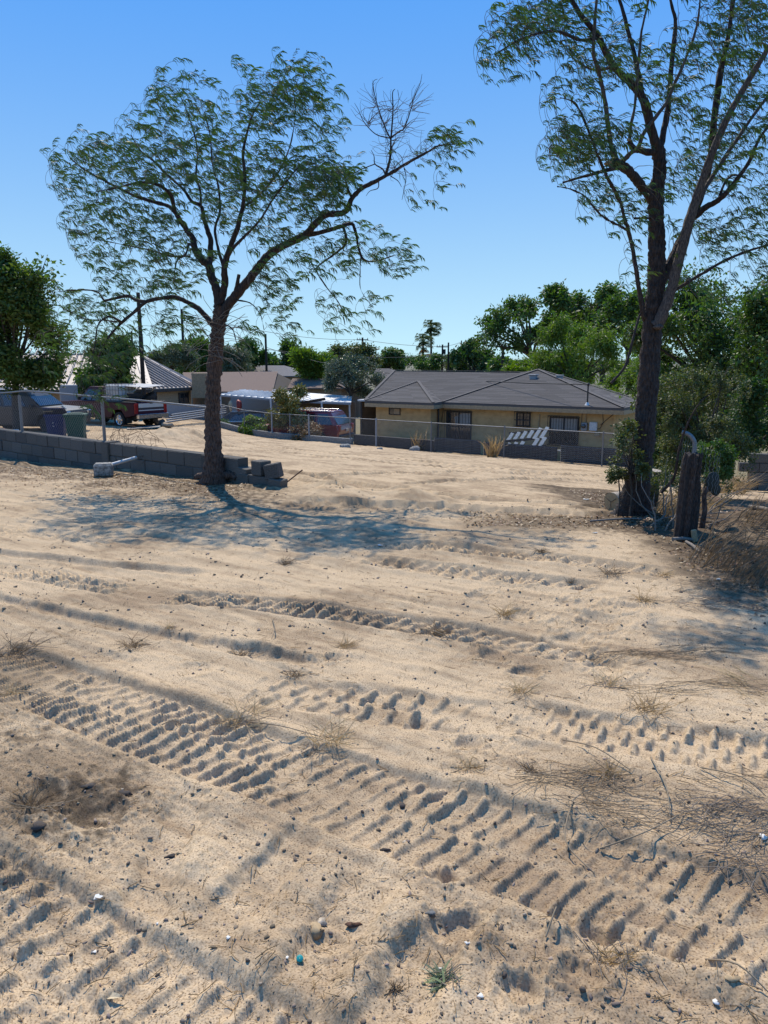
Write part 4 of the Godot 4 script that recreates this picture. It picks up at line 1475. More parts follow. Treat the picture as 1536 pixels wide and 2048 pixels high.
func pickup() -> void:
	var t := thing("pickup_truck", "dark red pickup truck loaded with a white tank, seen from behind", "pickup truck", Vector3(-13.6, -1.48, -38.8), deg_to_rad(148.0))
	var bed := Acc.new()
	side_body(bed, PackedVector2Array([Vector2(-2.8, 0.62), Vector2(-2.2, 0.5), Vector2(-2.12, 0.62), Vector2(-1.95, 0.86), Vector2(-1.65, 0.92), Vector2(-1.35, 0.86), Vector2(-1.18, 0.62), Vector2(-1.1, 0.48), Vector2(-0.42, 0.48), Vector2(-0.42, 1.2), Vector2(-2.8, 1.2)]), 2.0, 0.05)
	obj("bed", bed, M.burgundy, t)
	var front := Acc.new()
	side_body(front, PackedVector2Array([Vector2(-0.38, 0.48), Vector2(1.2, 0.48), Vector2(1.28, 0.65), Vector2(1.45, 0.9), Vector2(1.75, 0.96), Vector2(2.05, 0.9), Vector2(2.22, 0.65), Vector2(2.3, 0.5), Vector2(2.85, 0.55), Vector2(2.85, 1.08), Vector2(2.7, 1.16), Vector2(1.2, 1.26), Vector2(-0.38, 1.24)]), 2.0, 0.05)
	obj("body", front, M.burgundy, t)
	cabin(t, Vector2(-0.38, 1.35), Vector2(-0.25, 0.75), 1.22, 1.86, 0.94, 0.76, M.burgundy, [0.04, 0.4, 0.92])
	seam(t, -0.2, 0.55, 1.22, -1.004)
	seam(t, 1.1, 0.55, 1.22, -1.004)
	# dark open bed
	var liner := Acc.new()
	liner.box(Transform3D(Basis.IDENTITY, Vector3(-1.62, 1.2, 0)), Vector3(2.26, 0.03, 1.76))
	obj("bed_floor", liner, M.black, t)
	for z in [-0.93, 0.93]:
		var rail := Acc.new()
		rail.beam(Vector3(-2.78, 1.225, z), Vector3(-0.44, 1.225, z), 0.12, 0.05, 0.015)
		obj("bed_rail", rail, M.black, t)
	# tailgate with pale band
	var tg := Acc.new()
	tg.box(Transform3D(Basis.IDENTITY, Vector3(-2.815, 0.94, 0)), Vector3(0.05, 0.56, 1.56), 0.012)
	var tgo := obj("tailgate", tg, M.burgundy, t)
	for s in [[1.07, 0.2, M.car_silver], [0.925, 0.07, M.black], [0.84, 0.05, M.car_silver]]:
		var b := Acc.new()
		b.box(Transform3D(Basis.IDENTITY, Vector3(-2.845, s[0], 0)), Vector3(0.012, s[1], 1.52), 0.004)
		obj("band", b, s[2], tgo)
	var hd := Acc.new()
	hd.box(Transform3D(Basis.IDENTITY, Vector3(-2.855, 1.17, 0)), Vector3(0.02, 0.05, 0.18), 0.008)
	obj("handle", hd, M.black, tgo)
	for z in [-0.89, 0.89]:
		var l := Acc.new()
		l.box(Transform3D(Basis.IDENTITY, Vector3(-2.81, 0.93, z)), Vector3(0.07, 0.5, 0.19), 0.015)
		obj("tail_light", l, M.tail_red, t)
	var bump := Acc.new()
	bump.box(Transform3D(Basis.IDENTITY, Vector3(-2.93, 0.55, 0)), Vector3(0.16, 0.2, 1.86), 0.025)
	bump.box(Transform3D(Basis.IDENTITY, Vector3(-2.95, 0.66, 0)), Vector3(0.2, 0.02, 1.86), 0.006)
	obj("bumper", bump, M.chrome, t)
	var und := Acc.new()
	und.box(Transform3D(Basis.IDENTITY, Vector3(-0.1, 0.5, 0)), Vector3(5.2, 0.22, 1.5))
	und.rod(Vector3(-1.65, 0.38, -0.85), Vector3(-1.65, 0.38, 0.85), 0.07)
	und.ball(Vector3(-1.65, 0.38, 0), Vector3(0.16, 0.16, 0.16))
	obj("chassis", und, M.black, t)
	var flap := Acc.new()
	for z in [-0.8, 0.8]:
		flap.box(Transform3D(Basis(Vector3.BACK, 0.1), Vector3(-2.2, 0.42, z)), Vector3(0.02, 0.4, 0.3))
	obj("mud_flap", flap, M.black, t)
	for x in [-1.65, 1.75]:
		for z in [-0.86, 0.86]:
			wheel(t, x, z, 0.38, M.chrome, -1.0 if z < 0.0 else 1.0)
	var mir := Acc.new()
	mir.box(Transform3D(Basis.IDENTITY, Vector3(1.02, 1.36, -1.12)), Vector3(0.1, 0.2, 0.16), 0.02)
	obj("mirror", mir, M.black, t)
	var x := t.transform
	# caged tank in the bed
	var tank := thing("caged_tank", "white plastic tank in a grey cage standing in the truck bed", "tank", x * Vector3(-1.05, 1.22, -0.3), t.rotation.y)
	var tk := Acc.new()
	tk.box(Transform3D(Basis.IDENTITY, Vector3(0, 0.42, 0)), Vector3(0.95, 0.78, 1.0), 0.05)
	obj("tank", tk, M.white, tank)
	var cg := Acc.new()
	for i in 6:
		var q := -0.5 + i * 0.2
		for s in [-0.53, 0.53]:
			cg.rod(Vector3(q, 0.02, s), Vector3(q, 0.84, s), 0.011, 5)
			cg.rod(Vector3(s * 0.96, 0.02, q), Vector3(s * 0.96, 0.84, q), 0.011, 5)
	for y in [0.04, 0.3, 0.56, 0.83]:
		cg.rod(Vector3(-0.51, y, -0.53), Vector3(0.51, y, -0.53), 0.011, 5)
		cg.rod(Vector3(-0.51, y, 0.53), Vector3(0.51, y, 0.53), 0.011, 5)
		cg.rod(Vector3(-0.51, y, -0.53), Vector3(-0.51, y, 0.53), 0.011, 5)
		cg.rod(Vector3(0.51, y, -0.53), Vector3(0.51, y, 0.53), 0.011, 5)
	obj("cage", cg, M.galv, tank)
	# tyres heaped behind the tank
	var heap_names := ["black tyre lying lowest in the truck bed behind the tank", "black tyre on top of another in the truck bed", "black tyre tipped against the tailgate of the loaded pickup"]
	for i in 3:
		var ty := Acc.new()
		var prof := PackedVector2Array([Vector2(0.2, 0.02), Vector2(0.33, 0.0), Vector2(0.36, 0.04), Vector2(0.36, 0.18), Vector2(0.33, 0.22), Vector2(0.2, 0.2), Vector2(0.2, 0.02)])
		ty.lathe(Transform3D.IDENTITY, prof, 18)
		var o := obj("tyre", ty, M.rubber)
		o.position = x * [Vector3(-2.1, 1.22, -0.35), Vector3(-2.08, 1.44, -0.3), Vector3(-2.3, 1.35, 0.45)][i]
		if i == 2:
			o.basis = Basis(Vector3(0.6, 0, 0.8), 0.5)
		tag(o, heap_names[i], "tyre", "tyres in the pickup bed")
	var sh := Acc.new()
	sh.box(Transform3D(Basis(Vector3.BACK, 0.03) * Basis(Vector3.RIGHT, -0.06), Vector3(0, 0, 0)), Vector3(1.9, 0.025, 1.3), 0.01)
	var so := obj("metal_sheet", sh, M.grey_paint)
	so.transform = Transform3D(Basis(Vector3.UP, t.rotation.y), x * Vector3(-1.95, 1.98, 0.25))
	tag(so, "flat grey sheet resting above the tyres in the pickup bed", "sheet")
	for k in 2:
		var st := Acc.new()
		st.beam(x * Vector3(-1.3, 1.24, -0.6 + k * 1.4), x * Vector3(-2.5, 1.95, -0.3 + k * 1.0), 0.05, 0.05)
		tag(obj("prop", st, M.grey_paint), ["grey prop leaning from the tank under the flat sheet", "farther grey prop under the flat sheet in the pickup"][k], "prop")
	# sheet and junk on the ground behind it
	var gsh := Acc.new()
	var gp := ground_at(285, 858)
	gsh.box(Transform3D(Basis(Vector3.UP, 0.3) * Basis(Vector3.BACK, 0.05), gp + Vector3(0, 0.06, -0.2)), Vector3(1.5, 0.02, 0.9), 0.008)
	tag(obj("metal_sheet", gsh, M.corrugated), "bluish flat sheet lying on the ground behind the pickup", "sheet")
	for k in 3:
		var jk := Acc.new()
		var b2 := ground_at(316 + k * 9, 850 + k * 3)
		jk.ball(b2 + Vector3(0, 0.12, 0), Vector3(0.22, 0.16, 0.2), k * 2.0, 0.6, 6, 8)
		tag(obj("rag_bundle", jk, [M.twig_grey, M.dark_wood, M.cardboard][k]), ["grey bundle on the ground under the pickup bumper", "dark bundle at the corner of the pickup bumper", "tan bundle on the ground right of the pickup"][k], "bundle")
	# long pipes stacked on the soil to its right
	for k in 4:
		var pp := Acc.new()
		var a := spot(330 + k * 4, 845 - k * 5, 37.0 + k * 0.5)
		var b3 := spot(452, 826 - k * 4, 44.0 + k * 0.5)
		pp.rod(a, b3, 0.045, 8)
		tag(obj("pipe", pp, M.galv), ["lowest of the long grey pipes right of the pickup", "second lowest long grey pipe right of the pickup", "second highest long grey pipe right of the pickup", "highest of the long grey pipes right of the pickup"][k], "pipe", "long pipes right of the pickup")
	var fence := Acc.new()
	fence.prism(PackedVector3Array([spot(322, 846, 45.0), spot(446, 843, 49.0), spot(446, 812, 49.0), spot(322, 806, 45.0)]), Vector3(0.05, 0, -0.1))
	tag(obj("panel_fence", fence, M.grey_paint), "grey panel fence standing between the pickup and the carport", "fence")
	var gbx := Acc.new()
	gbx.box(Transform3D(Basis(Vector3.UP, 0.4), foot(143, 41.5) + Vector3(0, 1.0, 0)), Vector3(0.9, 1.75, 0.8), 0.03)
	tag(obj("appliance", gbx, M.grey_paint), "grey metal cabinet standing behind the pickup's nose", "cabinet")

func suv(t: Node3D, paint: Material, h := 1.78, dark_rim := false) -> void:
	var k := h / 1.85
	var body := Acc.new()
	side_body(body, PackedVector2Array([Vector2(-2.6, 0.5 * k), Vector2(-2.05, 0.36), Vector2(-1.98, 0.6), Vector2(-1.8, 0.8), Vector2(-1.5, 0.86), Vector2(-1.2, 0.8), Vector2(-1.02, 0.6), Vector2(-0.95, 0.34), Vector2(1.05, 0.34), Vector2(1.12, 0.6), Vector2(1.3, 0.8), Vector2(1.6, 0.86), Vector2(1.9, 0.8), Vector2(2.08, 0.6), Vector2(2.15, 0.36), Vector2(2.55, 0.4), Vector2(2.62, 0.7), Vector2(2.55, 0.98 * k), Vector2(2.3, 1.06 * k), Vector2(1.2, 1.13 * k), Vector2(-2.58, 1.16 * k), Vector2(-2.66, 0.9 * k)]), 1.98, 0.07)
	obj("body", body, paint, t)
	cabin(t, Vector2(-2.55, 1.3), Vector2(-2.15, 0.55), 1.12 * k, h - 0.06, 0.95, 0.78, paint, [0.05, 0.3, 0.56, 0.86])
	for x in [0.95, -0.1, -1.05]:
		seam(t, x, 0.45, 1.12 * k, -0.995)
	for x in [0.0, -0.98]:
		var hd := Acc.new()
		hd.box(Transform3D(Basis.IDENTITY, Vector3(x, 0.98 * k, -1.0)), Vector3(0.2, 0.035, 0.04), 0.01)
		obj("door_handle", hd, M.chrome, t)
	for z in [-0.84, 0.84]:
		var l := Acc.new()
		l.box(Transform3D(Basis.IDENTITY, Vector3(-2.6, 0.98 * k, z)), Vector3(0.14, 0.32, 0.24), 0.03)
		obj("tail_light", l, M.tail_red, t)
		var hl := Acc.new()
		hl.box(Transform3D(Basis.IDENTITY, Vector3(2.55, 0.86 * k, z)), Vector3(0.12, 0.16, 0.3), 0.03)
		obj("headlight", hl, M.chrome, t)
		var rr := Acc.new()
		rr.tube(PackedVector3Array([Vector3(-2.0, h - 0.01, z * 0.82), Vector3(-1.9, h + 0.05, z * 0.82), Vector3(0.2, h + 0.05, z * 0.82), Vector3(0.4, h - 0.01, z * 0.82)]), PackedFloat32Array([0.016, 0.018, 0.018, 0.016]), 6)
		obj("roof_rail", rr, M.chrome, t)
		var mr := Acc.new()
		mr.box(Transform3D(Basis.IDENTITY, Vector3(1.0, 1.17 * k, z * 1.3)), Vector3(0.14, 0.16, 0.2), 0.03)
		obj("mirror", mr, paint, t)
	var bp := Acc.new()
	bp.box(Transform3D(Basis.IDENTITY, Vector3(-2.66, 0.52 * k, 0)), Vector3(0.14, 0.2, 1.9), 0.04)
	obj("rear_bumper", bp, M.black, t)
	var pl := Acc.new()
	pl.box(Transform3D(Basis.IDENTITY, Vector3(-2.69, 0.86 * k, 0)), Vector3(0.02, 0.14, 0.3), 0.004)
	obj("number_plate", pl, M.white, t)
	var gr := Acc.new()
	gr.box(Transform3D(Basis.IDENTITY, Vector3(2.6, 0.78 * k, 0)), Vector3(0.04, 0.24, 1.2), 0.01)
	obj("grille", gr, M.black, t)
	var und := Acc.new()
	und.box(Transform3D(Basis.IDENTITY, Vector3(0, 0.42, 0)), Vector3(4.6, 0.3, 1.5))
	obj("chassis", und, M.black, t)
	for x in [-1.5, 1.6]:
		for z in [-0.86, 0.86]:
			wheel(t, x, z, 0.36, M.black if dark_rim else M.chrome, -1.0 if z < 0.0 else 1.0)

func cars() -> void:
	suv(thing("suv", "shiny maroon suv parked beside the tan house porch behind the fence", "suv", Vector3(-4.4, -2.58, -40.3), deg_to_rad(160.0)), M.maroon, 1.76)
	suv(thing("suv", "dark suv at the left edge behind the chain link and bins", "suv", Vector3(-16.0, -1.42, -34.6), deg_to_rad(-9.0)), M.car_dark, 1.86, true)
	suv(thing("suv", "black car half hidden behind the green shrub near the carport", "car", Vector3(-8.6, -2.75, -46.0), deg_to_rad(188.0)), M.car_dark, 1.5, true)

# ---------------------------------------------------------------- things in the left yard
func wheelie_bin(called: String, label: String, at: Vector3, turn: float, m: Material, open: bool) -> Node3D:
	var t := thing(called, label, "trash bin", at, turn)
	var b := Acc.new()
	var w0 := 0.27
	var w1 := 0.34
	var h := 0.98
	var lo := [Vector3(-w0, 0.04, -w0), Vector3(w0, 0.04, -w0), Vector3(w0, 0.04, w0), Vector3(-w0, 0.04, w0)]
	var up := [Vector3(-w1, h, -w1 - 0.04), Vector3(w1, h, -w1 - 0.04), Vector3(w1, h, w1), Vector3(-w1, h, w1)]
	for i in 4:
		var j := (i + 1) % 4
		b.quad(lo[j], lo[i], up[i], up[j])
	b.quad(lo[0], lo[1], lo[2], lo[3])
	for s in [[0, w1 + 0.015, w1 * 2.0 + 0.09, 0.05], [0, -w1 - 0.055, w1 * 2.0 + 0.09, 0.05]]:
		b.box(Transform3D(Basis.IDENTITY, Vector3(0, h - 0.03, s[1])), Vector3(s[2], 0.08, s[3]), 0.015)
	for s in [-w1 - 0.02, w1 + 0.02]:
		b.box(Transform3D(Basis.IDENTITY, Vector3(s, h - 0.03, -0.02)), Vector3(0.05, 0.08, w1 * 2.0), 0.015)
	# moulded ribs on the front
	for s in [-0.14, 0.14]:
		b.beam(Vector3(s * 0.85, 0.1, w0 + 0.012), Vector3(s, h - 0.12, w1 - 0.006), 0.04, 0.02, 0.006)
	obj("tub", b, m, t)
	var lid := Acc.new()
	if open:
		lid.box(Transform3D(Basis(Vector3.RIGHT, -0.35), Vector3(0, h + 0.12, -0.03)), Vector3(w1 * 2.0 + 0.12, 0.04, w1 * 2.0 + 0.12), 0.018)
	else:
		lid.box(Transform3D(Basis.IDENTITY, Vector3(0, h + 0.025, -0.02)), Vector3(w1 * 2.0 + 0.13, 0.05, w1 * 2.0 + 0.14), 0.022)
		lid.box(Transform3D(Basis.IDENTITY, Vector3(0, h + 0.06, -0.02)), Vector3(w1 * 1.5, 0.04, w1 * 1.5), 0.02)
	obj("lid", lid, m, t)
	var hd := Acc.new()
	hd.tube(PackedVector3Array([Vector3(-0.2, h - 0.02, -w1 - 0.06), Vector3(-0.2, h, -w1 - 0.16), Vector3(0.2, h, -w1 - 0.16), Vector3(0.2, h - 0.02, -w1 - 0.06)]), PackedFloat32Array([0.018, 0.018, 0.018, 0.018]), 6)
	obj("handle", hd, m, t)
	for s in [-0.26, 0.26]:
		var wl := Acc.new()
		wl.lathe(Transform3D(Basis(Vector3(0, -1, 0), Vector3(1, 0, 0), Vector3.BACK), Vector3(s - 0.03, 0.13, -w0 - 0.02)), PackedVector2Array([Vector2(0.001, 0), Vector2(0.12, 0), Vector2(0.13, 0.02), Vector2(0.12, 0.06), Vector2(0.001, 0.06)]), 14)
		obj("wheel", wl, M.rubber, t)
	return t

func left_yard() -> void:
	var g := func(px: float, d: float) -> Vector3: return foot(px, d)
	var blue := wheelie_bin("blue_bin", "blue wheeled recycling bin heaped with scrap behind the fence", g.call(113, 30.0), 0.25, M.blue_bin, true)
	# moulded recycling arrows on its front
	var mk := Acc.new()
	for k in 3:
		var a := TAU * k / 3.0
		var c := Vector3(cos(a), sin(a), 0) * 0.07
		mk.prism(PackedVector3Array([Vector3(-0.02, 0.62, 0.325) + c + Vector3(0, -0.03, 0), Vector3(-0.02, 0.62, 0.325) + c + Vector3(0.045 * cos(a + 1.6), 0.045 * sin(a + 1.6), 0), Vector3(-0.02, 0.62, 0.325) + c + Vector3(0.03 * cos(a - 1.4), 0.05 * sin(a - 1.4), 0)]), Vector3(0, 0, 0.012))
	obj("recycling_mark", mk, M.white, blue)
	wheelie_bin("green_bin", "dark green wheeled bin with closed lid beside the blue bin", g.call(153, 29.6), 0.2, M.green_bin, false)
	# scrap heaped on the blue bin
	var top: Vector3 = blue.position + Vector3(0, 1.02, 0)
	for k in 6:
		var c := Acc.new()
		c.box(Transform3D(Basis(Vector3.UP, k * 1.1) * Basis(Vector3.RIGHT, 0.5 - 0.25 * k), Vector3.ZERO), Vector3(0.36 - 0.03 * k, 0.03, 0.22), 0.008)
		var o := obj("cardboard_scrap", c, [M.cardboard, M.paper, M.cardboard, M.dark_wood, M.cardboard, M.paper][k])
		o.position = top + Vector3(-0.2 + 0.09 * k, 0.12 + 0.05 * (k % 3), 0.1 - 0.06 * k)
		tag(o, ["tan cardboard piece on the blue bin, at its left edge", "white paper scrap standing up in the blue bin", "tan cardboard flap tipped over the blue bin", "dark scrap wedged in the heap on the blue bin", "small tan cardboard piece atop the blue bin heap", "white scrap at the right side of the blue bin heap"][k], "scrap", "scrap heaped on the blue bin")
	# white cooler and red drum bundle on the ground to the left
	var cl := thing("cooler", "white box with grey lid on the ground at the left edge", "cooler", g.call(14, 27.5), 0.15)
	var cb := Acc.new()
	cb.box(Transform3D(Basis.IDENTITY, Vector3(0, 0.16, 0)), Vector3(0.66, 0.32, 0.4), 0.03)
	obj("box", cb, M.grey_paint, cl)
	var ld := Acc.new()
	ld.box(Transform3D(Basis.IDENTITY, Vector3(0, 0.36, 0)), Vector3(0.7, 0.08, 0.44), 0.025)
	obj("lid", ld, M.white, cl)
	var rb := Acc.new()
	rb.box(Transform3D(Basis(Vector3.UP, 0.3), g.call(-3, 26.8) + Vector3(0, 0.2, 0)), Vector3(0.4, 0.4, 0.34), 0.02)
	tag(obj("red_box", rb, M.red), "red box cut by the left edge beside the white cooler", "box")
	var roll := thing("red_roll", "faded red and white roll lying behind the block wall", "roll", g.call(47, 26.5) + Vector3(0, 0.17, 0), -0.1)
	var rl := Acc.new()
	rl.lathe(Transform3D(Basis(Vector3(0, -1, 0), Vector3(1, 0, 0), Vector3.BACK), Vector3(-0.38, 0, 0)), PackedVector2Array([Vector2(0.001, 0), Vector2(0.12, 0.0), Vector2(0.165, 0.05), Vector2(0.17, 0.35), Vector2(0.165, 0.7), Vector2(0.12, 0.76), Vector2(0.001, 0.76)]), 16)
	obj("roll", rl, M.red, roll)
	for x in [-0.26, 0.0, 0.26]:
		var bn := Acc.new()
		bn.lathe(Transform3D(Basis(Vector3(0, -1, 0), Vector3(1, 0, 0), Vector3.BACK), Vector3(x - 0.03, 0, 0)), PackedVector2Array([Vector2(0.168, 0), Vector2(0.176, 0.01), Vector2(0.176, 0.05), Vector2(0.168, 0.06)]), 16)
		obj("band", bn, M.white, roll)

	# table and seats under the carport
	var tb := thing("table", "white topped table with thin legs under the carport", "table", spot(462, 832, 45.0) * Vector3(1, 0, 1) + Vector3(0, -2.75, 0), 0.3)
	var tp := Acc.new()
	tp.box(Transform3D(Basis.IDENTITY, Vector3(0, 0.98, 0)), Vector3(1.7, 0.05, 0.8), 0.015)
	obj("table_top", tp, M.white, tb)
	for s in [[-0.75, -0.3], [0.75, -0.3], [-0.75, 0.3], [0.75, 0.3]]:
		var lg := Acc.new()
		lg.rod(Vector3(s[0], 0, s[1]), Vector3(s[0] * 0.9, 0.96, s[1] * 0.9), 0.025)
		obj("leg", lg, M.grey_paint, tb)
	for k in 2:
		var bag := Acc.new()
		bag.ball(spot([461, 478][k], [811, 811][k], 44.9), Vector3(0.11, 0.3, 0.12) if k == 0 else Vector3(0.17, 0.32, 0.14), k * 3.0, 0.3)
		tag(obj("bag", bag, M.dead_leaf if k == 0 else M.red), ["pale pink bag standing on the carport table", "dark red bag standing on the carport table"][k], "bag")
	var bench := thing("bench", "dark bench standing before the carport table", "bench", spot(455, 850, 43.0) * Vector3(1, 0, 1) + Vector3(0, -2.7, 0), 0.35)
	var bs := Acc.new()
	bs.box(Transform3D(Basis.IDENTITY, Vector3(0, 0.62, 0)), Vector3(1.6, 0.06, 0.4), 0.015)
	obj("seat", bs, M.grey_paint, bench)
	for s in [-0.65, 0.0, 0.65]:
		var lg := Acc.new()
		lg.beam(Vector3(s, 0, 0.15), Vector3(s, 0.6, 0.1), 0.06, 0.06)
		lg.beam(Vector3(s, 0, -0.15), Vector3(s, 0.6, -0.1), 0.06, 0.06)
		obj("leg", lg, M.dark_wood, bench)

	# junk behind the far fence on the right: white slatted frame, bucket, rails
	var st := thing("slatted_frame", "tilted heap of white slats behind the fence before the large window", "slats", hp(hu(1054, -1.2), -1.2, -2.35), 0.0)
	st.rotation.y = atan2(-He.z, He.x) + PI
	for row in 2:
		for i in 6:
			if row == 1 and i in [3]:
				continue
			var sl := Acc.new()
			sl.box(Transform3D(Basis(Vector3.BACK, -0.25) * Basis(Vector3.RIGHT, -0.75), Vector3(-0.85 + i * 0.3 + 0.08 * row, 0.9 - 0.38 * row + 0.05 * i, -0.25 + 0.4 * row)), Vector3(0.15, 0.42 if i < 4 else 0.6, 0.025), 0.005)
			obj("slat", sl, M.lumber, st)
	for row in 3:
		var sl := Acc.new()
		sl.beam(Vector3(-1.0, 1.02 - 0.3 * row, -0.45 + 0.33 * row), Vector3(0.95, 1.28 - 0.3 * row, -0.45 + 0.33 * row), 0.05, 0.1, 0.005)
		obj("bearer", sl, M.dark_wood, st)
	var bk := thing("bucket", "white bucket behind the corrugated sheets under the large window", "bucket", hp(hu(1104, -1.0), -1.0, -2.4))
	var bb := Acc.new()
	bb.lathe(Transform3D.IDENTITY, PackedVector2Array([Vector2(0.001, 0), Vector2(0.13, 0), Vector2(0.16, 0.36), Vector2(0.175, 0.37), Vector2(0.175, 0.4), Vector2(0.15, 0.4), Vector2(0.14, 0.1), Vector2(0.001, 0.1)]), 16)
	obj("pail", bb, M.white, bk)
	var bh := Acc.new()
	bh.tube(PackedVector3Array([Vector3(-0.17, 0.37, 0), Vector3(-0.12, 0.5, 0), Vector3(0, 0.55, 0), Vector3(0.12, 0.5, 0), Vector3(0.17, 0.37, 0)]), PackedFloat32Array([0.006, 0.006, 0.006, 0.006, 0.006]), 5)
	obj("handle", bh, M.galv, bk)
	for j in 3:
		var pl := Acc.new()
		var y := [902.0, 897.0, 910.0][j] as float
		pl.beam(hp(hu([1116, 1170, 1052][j], -1.0), -1.0 - 0.1 * j, hy(1130, y, -1.0)), hp(hu([1162, 1216, 1120][j], -1.0), -1.0 - 0.1 * j, hy(1130, y - 3.0, -1.0)), 0.14, 0.05, 0.01)
		tag(obj("plank", pl, [M.lumber, M.rusty, M.rusty][j]), ["pale plank lying on the junk right of the white bucket", "rusty rail lying level near the vine trunk", "rusty beam lying under the white slats"][j], "plank")
	var chair := thing("rusty_rack", "rusty tube rack behind the fence below the electric boxes", "rack", hp(hu(1194, -0.9), -0.9, -2.4), st.rotation.y)
	var cr := Acc.new()
	cr.tube(PackedVector3Array([Vector3(-0.7, 0, 0), Vector3(-0.7, 0.5, 0), Vector3(-0.6, 0.58, 0), Vector3(0.6, 0.5, 0), Vector3(0.7, 0.42, 0), Vector3(0.7, 0, 0)]), PackedFloat32Array([0.02, 0.02, 0.02, 0.02, 0.02, 0.02]), 6)
	for y in [0.2, 0.33]:
		cr.rod(Vector3(-0.7, y, 0), Vector3(0.7, y - 0.05, 0), 0.016)
	obj("frame", cr, M.rusty, chair)

# ---------------------------------------------------------------- the two big trees
class Skeleton:
	var pos := PackedVector3Array()
	var rad := PackedFloat32Array()

	func near(p: Vector3) -> int:
		var best := 0
		var bd := 1e9
		for i in pos.size():
			var d := pos[i].distance_squared_to(p)
			if d < bd:
				bd = d
				best = i
		return best

func smooth_line(p: PackedVector3Array, per := 5) -> PackedVector3Array:
	var out := PackedVector3Array()
	for i in p.size() - 1:
		var a := p[maxi(i - 1, 0)]
		var d := p[mini(i + 2, p.size() - 1)]
		for k in per:
			out.append(p[i].cubic_interpolate(p[i + 1], a, d, float(k) / per))
	out.append(p[p.size() - 1])
	return out

func limb(t: Node3D, sk: Skeleton, called: String, line: Array, d: float, r0: float, r1: float, m: Material, sides := 9, flare := 0.0, lump := 0.12) -> MeshInstance3D:
	# line: [px, py, metres nearer or farther]
	var p := PackedVector3Array()
	for q in line:
		p.append(spot(q[0], q[1], d + q[2]))
	p = smooth_line(p, 14 if sides > 12 else 6)
	var r := PackedFloat32Array()
	for i in p.size():
		var f := float(i) / (p.size() - 1)
		var g := lerpf(r0, r1, f)
		g += flare * exp(-f * 14.0)
		r.append(g)
		if sk and f > 0.04:
			sk.pos.append(p[i])
			sk.rad.append(g)
	var a := Acc.new()
	a.tube(p, r, sides * 2 if sides > 12 else sides, true, lump, line[0][0] * 0.1)
	if sides > 8:
		a.roughen(n_small, 0.022 if sides > 12 else 0.008, 3.2, 0.45)
	return obj(called, a, m, t)

func feather_leaf(seed_: int) -> ArrayMesh:
	# a windblown twice-feathered leaf: an arched stalk with narrow leaflet blades streaming to one side
	var g := RandomNumberGenerator.new()
	g.seed = seed_
	var a := Acc.new()
	var stalk := [Vector3(0, 0, 0), Vector3(0.012, 0.03, 0), Vector3(0.04, 0.048, 0.0), Vector3(0.075, 0.048, 0), Vector3(0.105, 0.034, 0)]
	for i in 4:
		var s: Vector3 = (stalk[i + 1] - stalk[i]).normalized()
		var w := Vector3(-s.y, s.x, 0) * 0.0016
		a.quad(stalk[i] - w, stalk[i + 1] - w, stalk[i + 1] + w, stalk[i] + w)
	for i in 12:
		var f := 0.1 + 0.9 * i / 11.0
		var k := f * 4.0
		var j := mini(int(k), 3)
		var o: Vector3 = (stalk[j] as Vector3).lerp(stalk[j + 1], k - j)
		var side := -1.0 if i % 2 else 1.0
		var l := g.randf_range(0.045, 0.08) * (1.0 - 0.25 * absf(f - 0.55))
		var dir := Vector3(1.0, g.randf_range(-0.75, 0.1), side * g.randf_range(0.1, 0.6)).normalized()
		var down := Vector3(0, -1, 0)
		var p1 := o + dir * l * 0.5 + down * l * 0.06
		var p2 := o + dir * l + down * l * g.randf_range(0.2, 0.45)
		var wv := dir.cross(Vector3(0, g.randf_range(-0.5, 0.5), 1.0)).normalized() * g.randf_range(0.0034, 0.006)
		a.quad(o - wv * 0.5, p1 - wv, p1 + wv, o + wv * 0.5)
		a.tri(p1 - wv, p2, p1 + wv)
	return a.mesh()

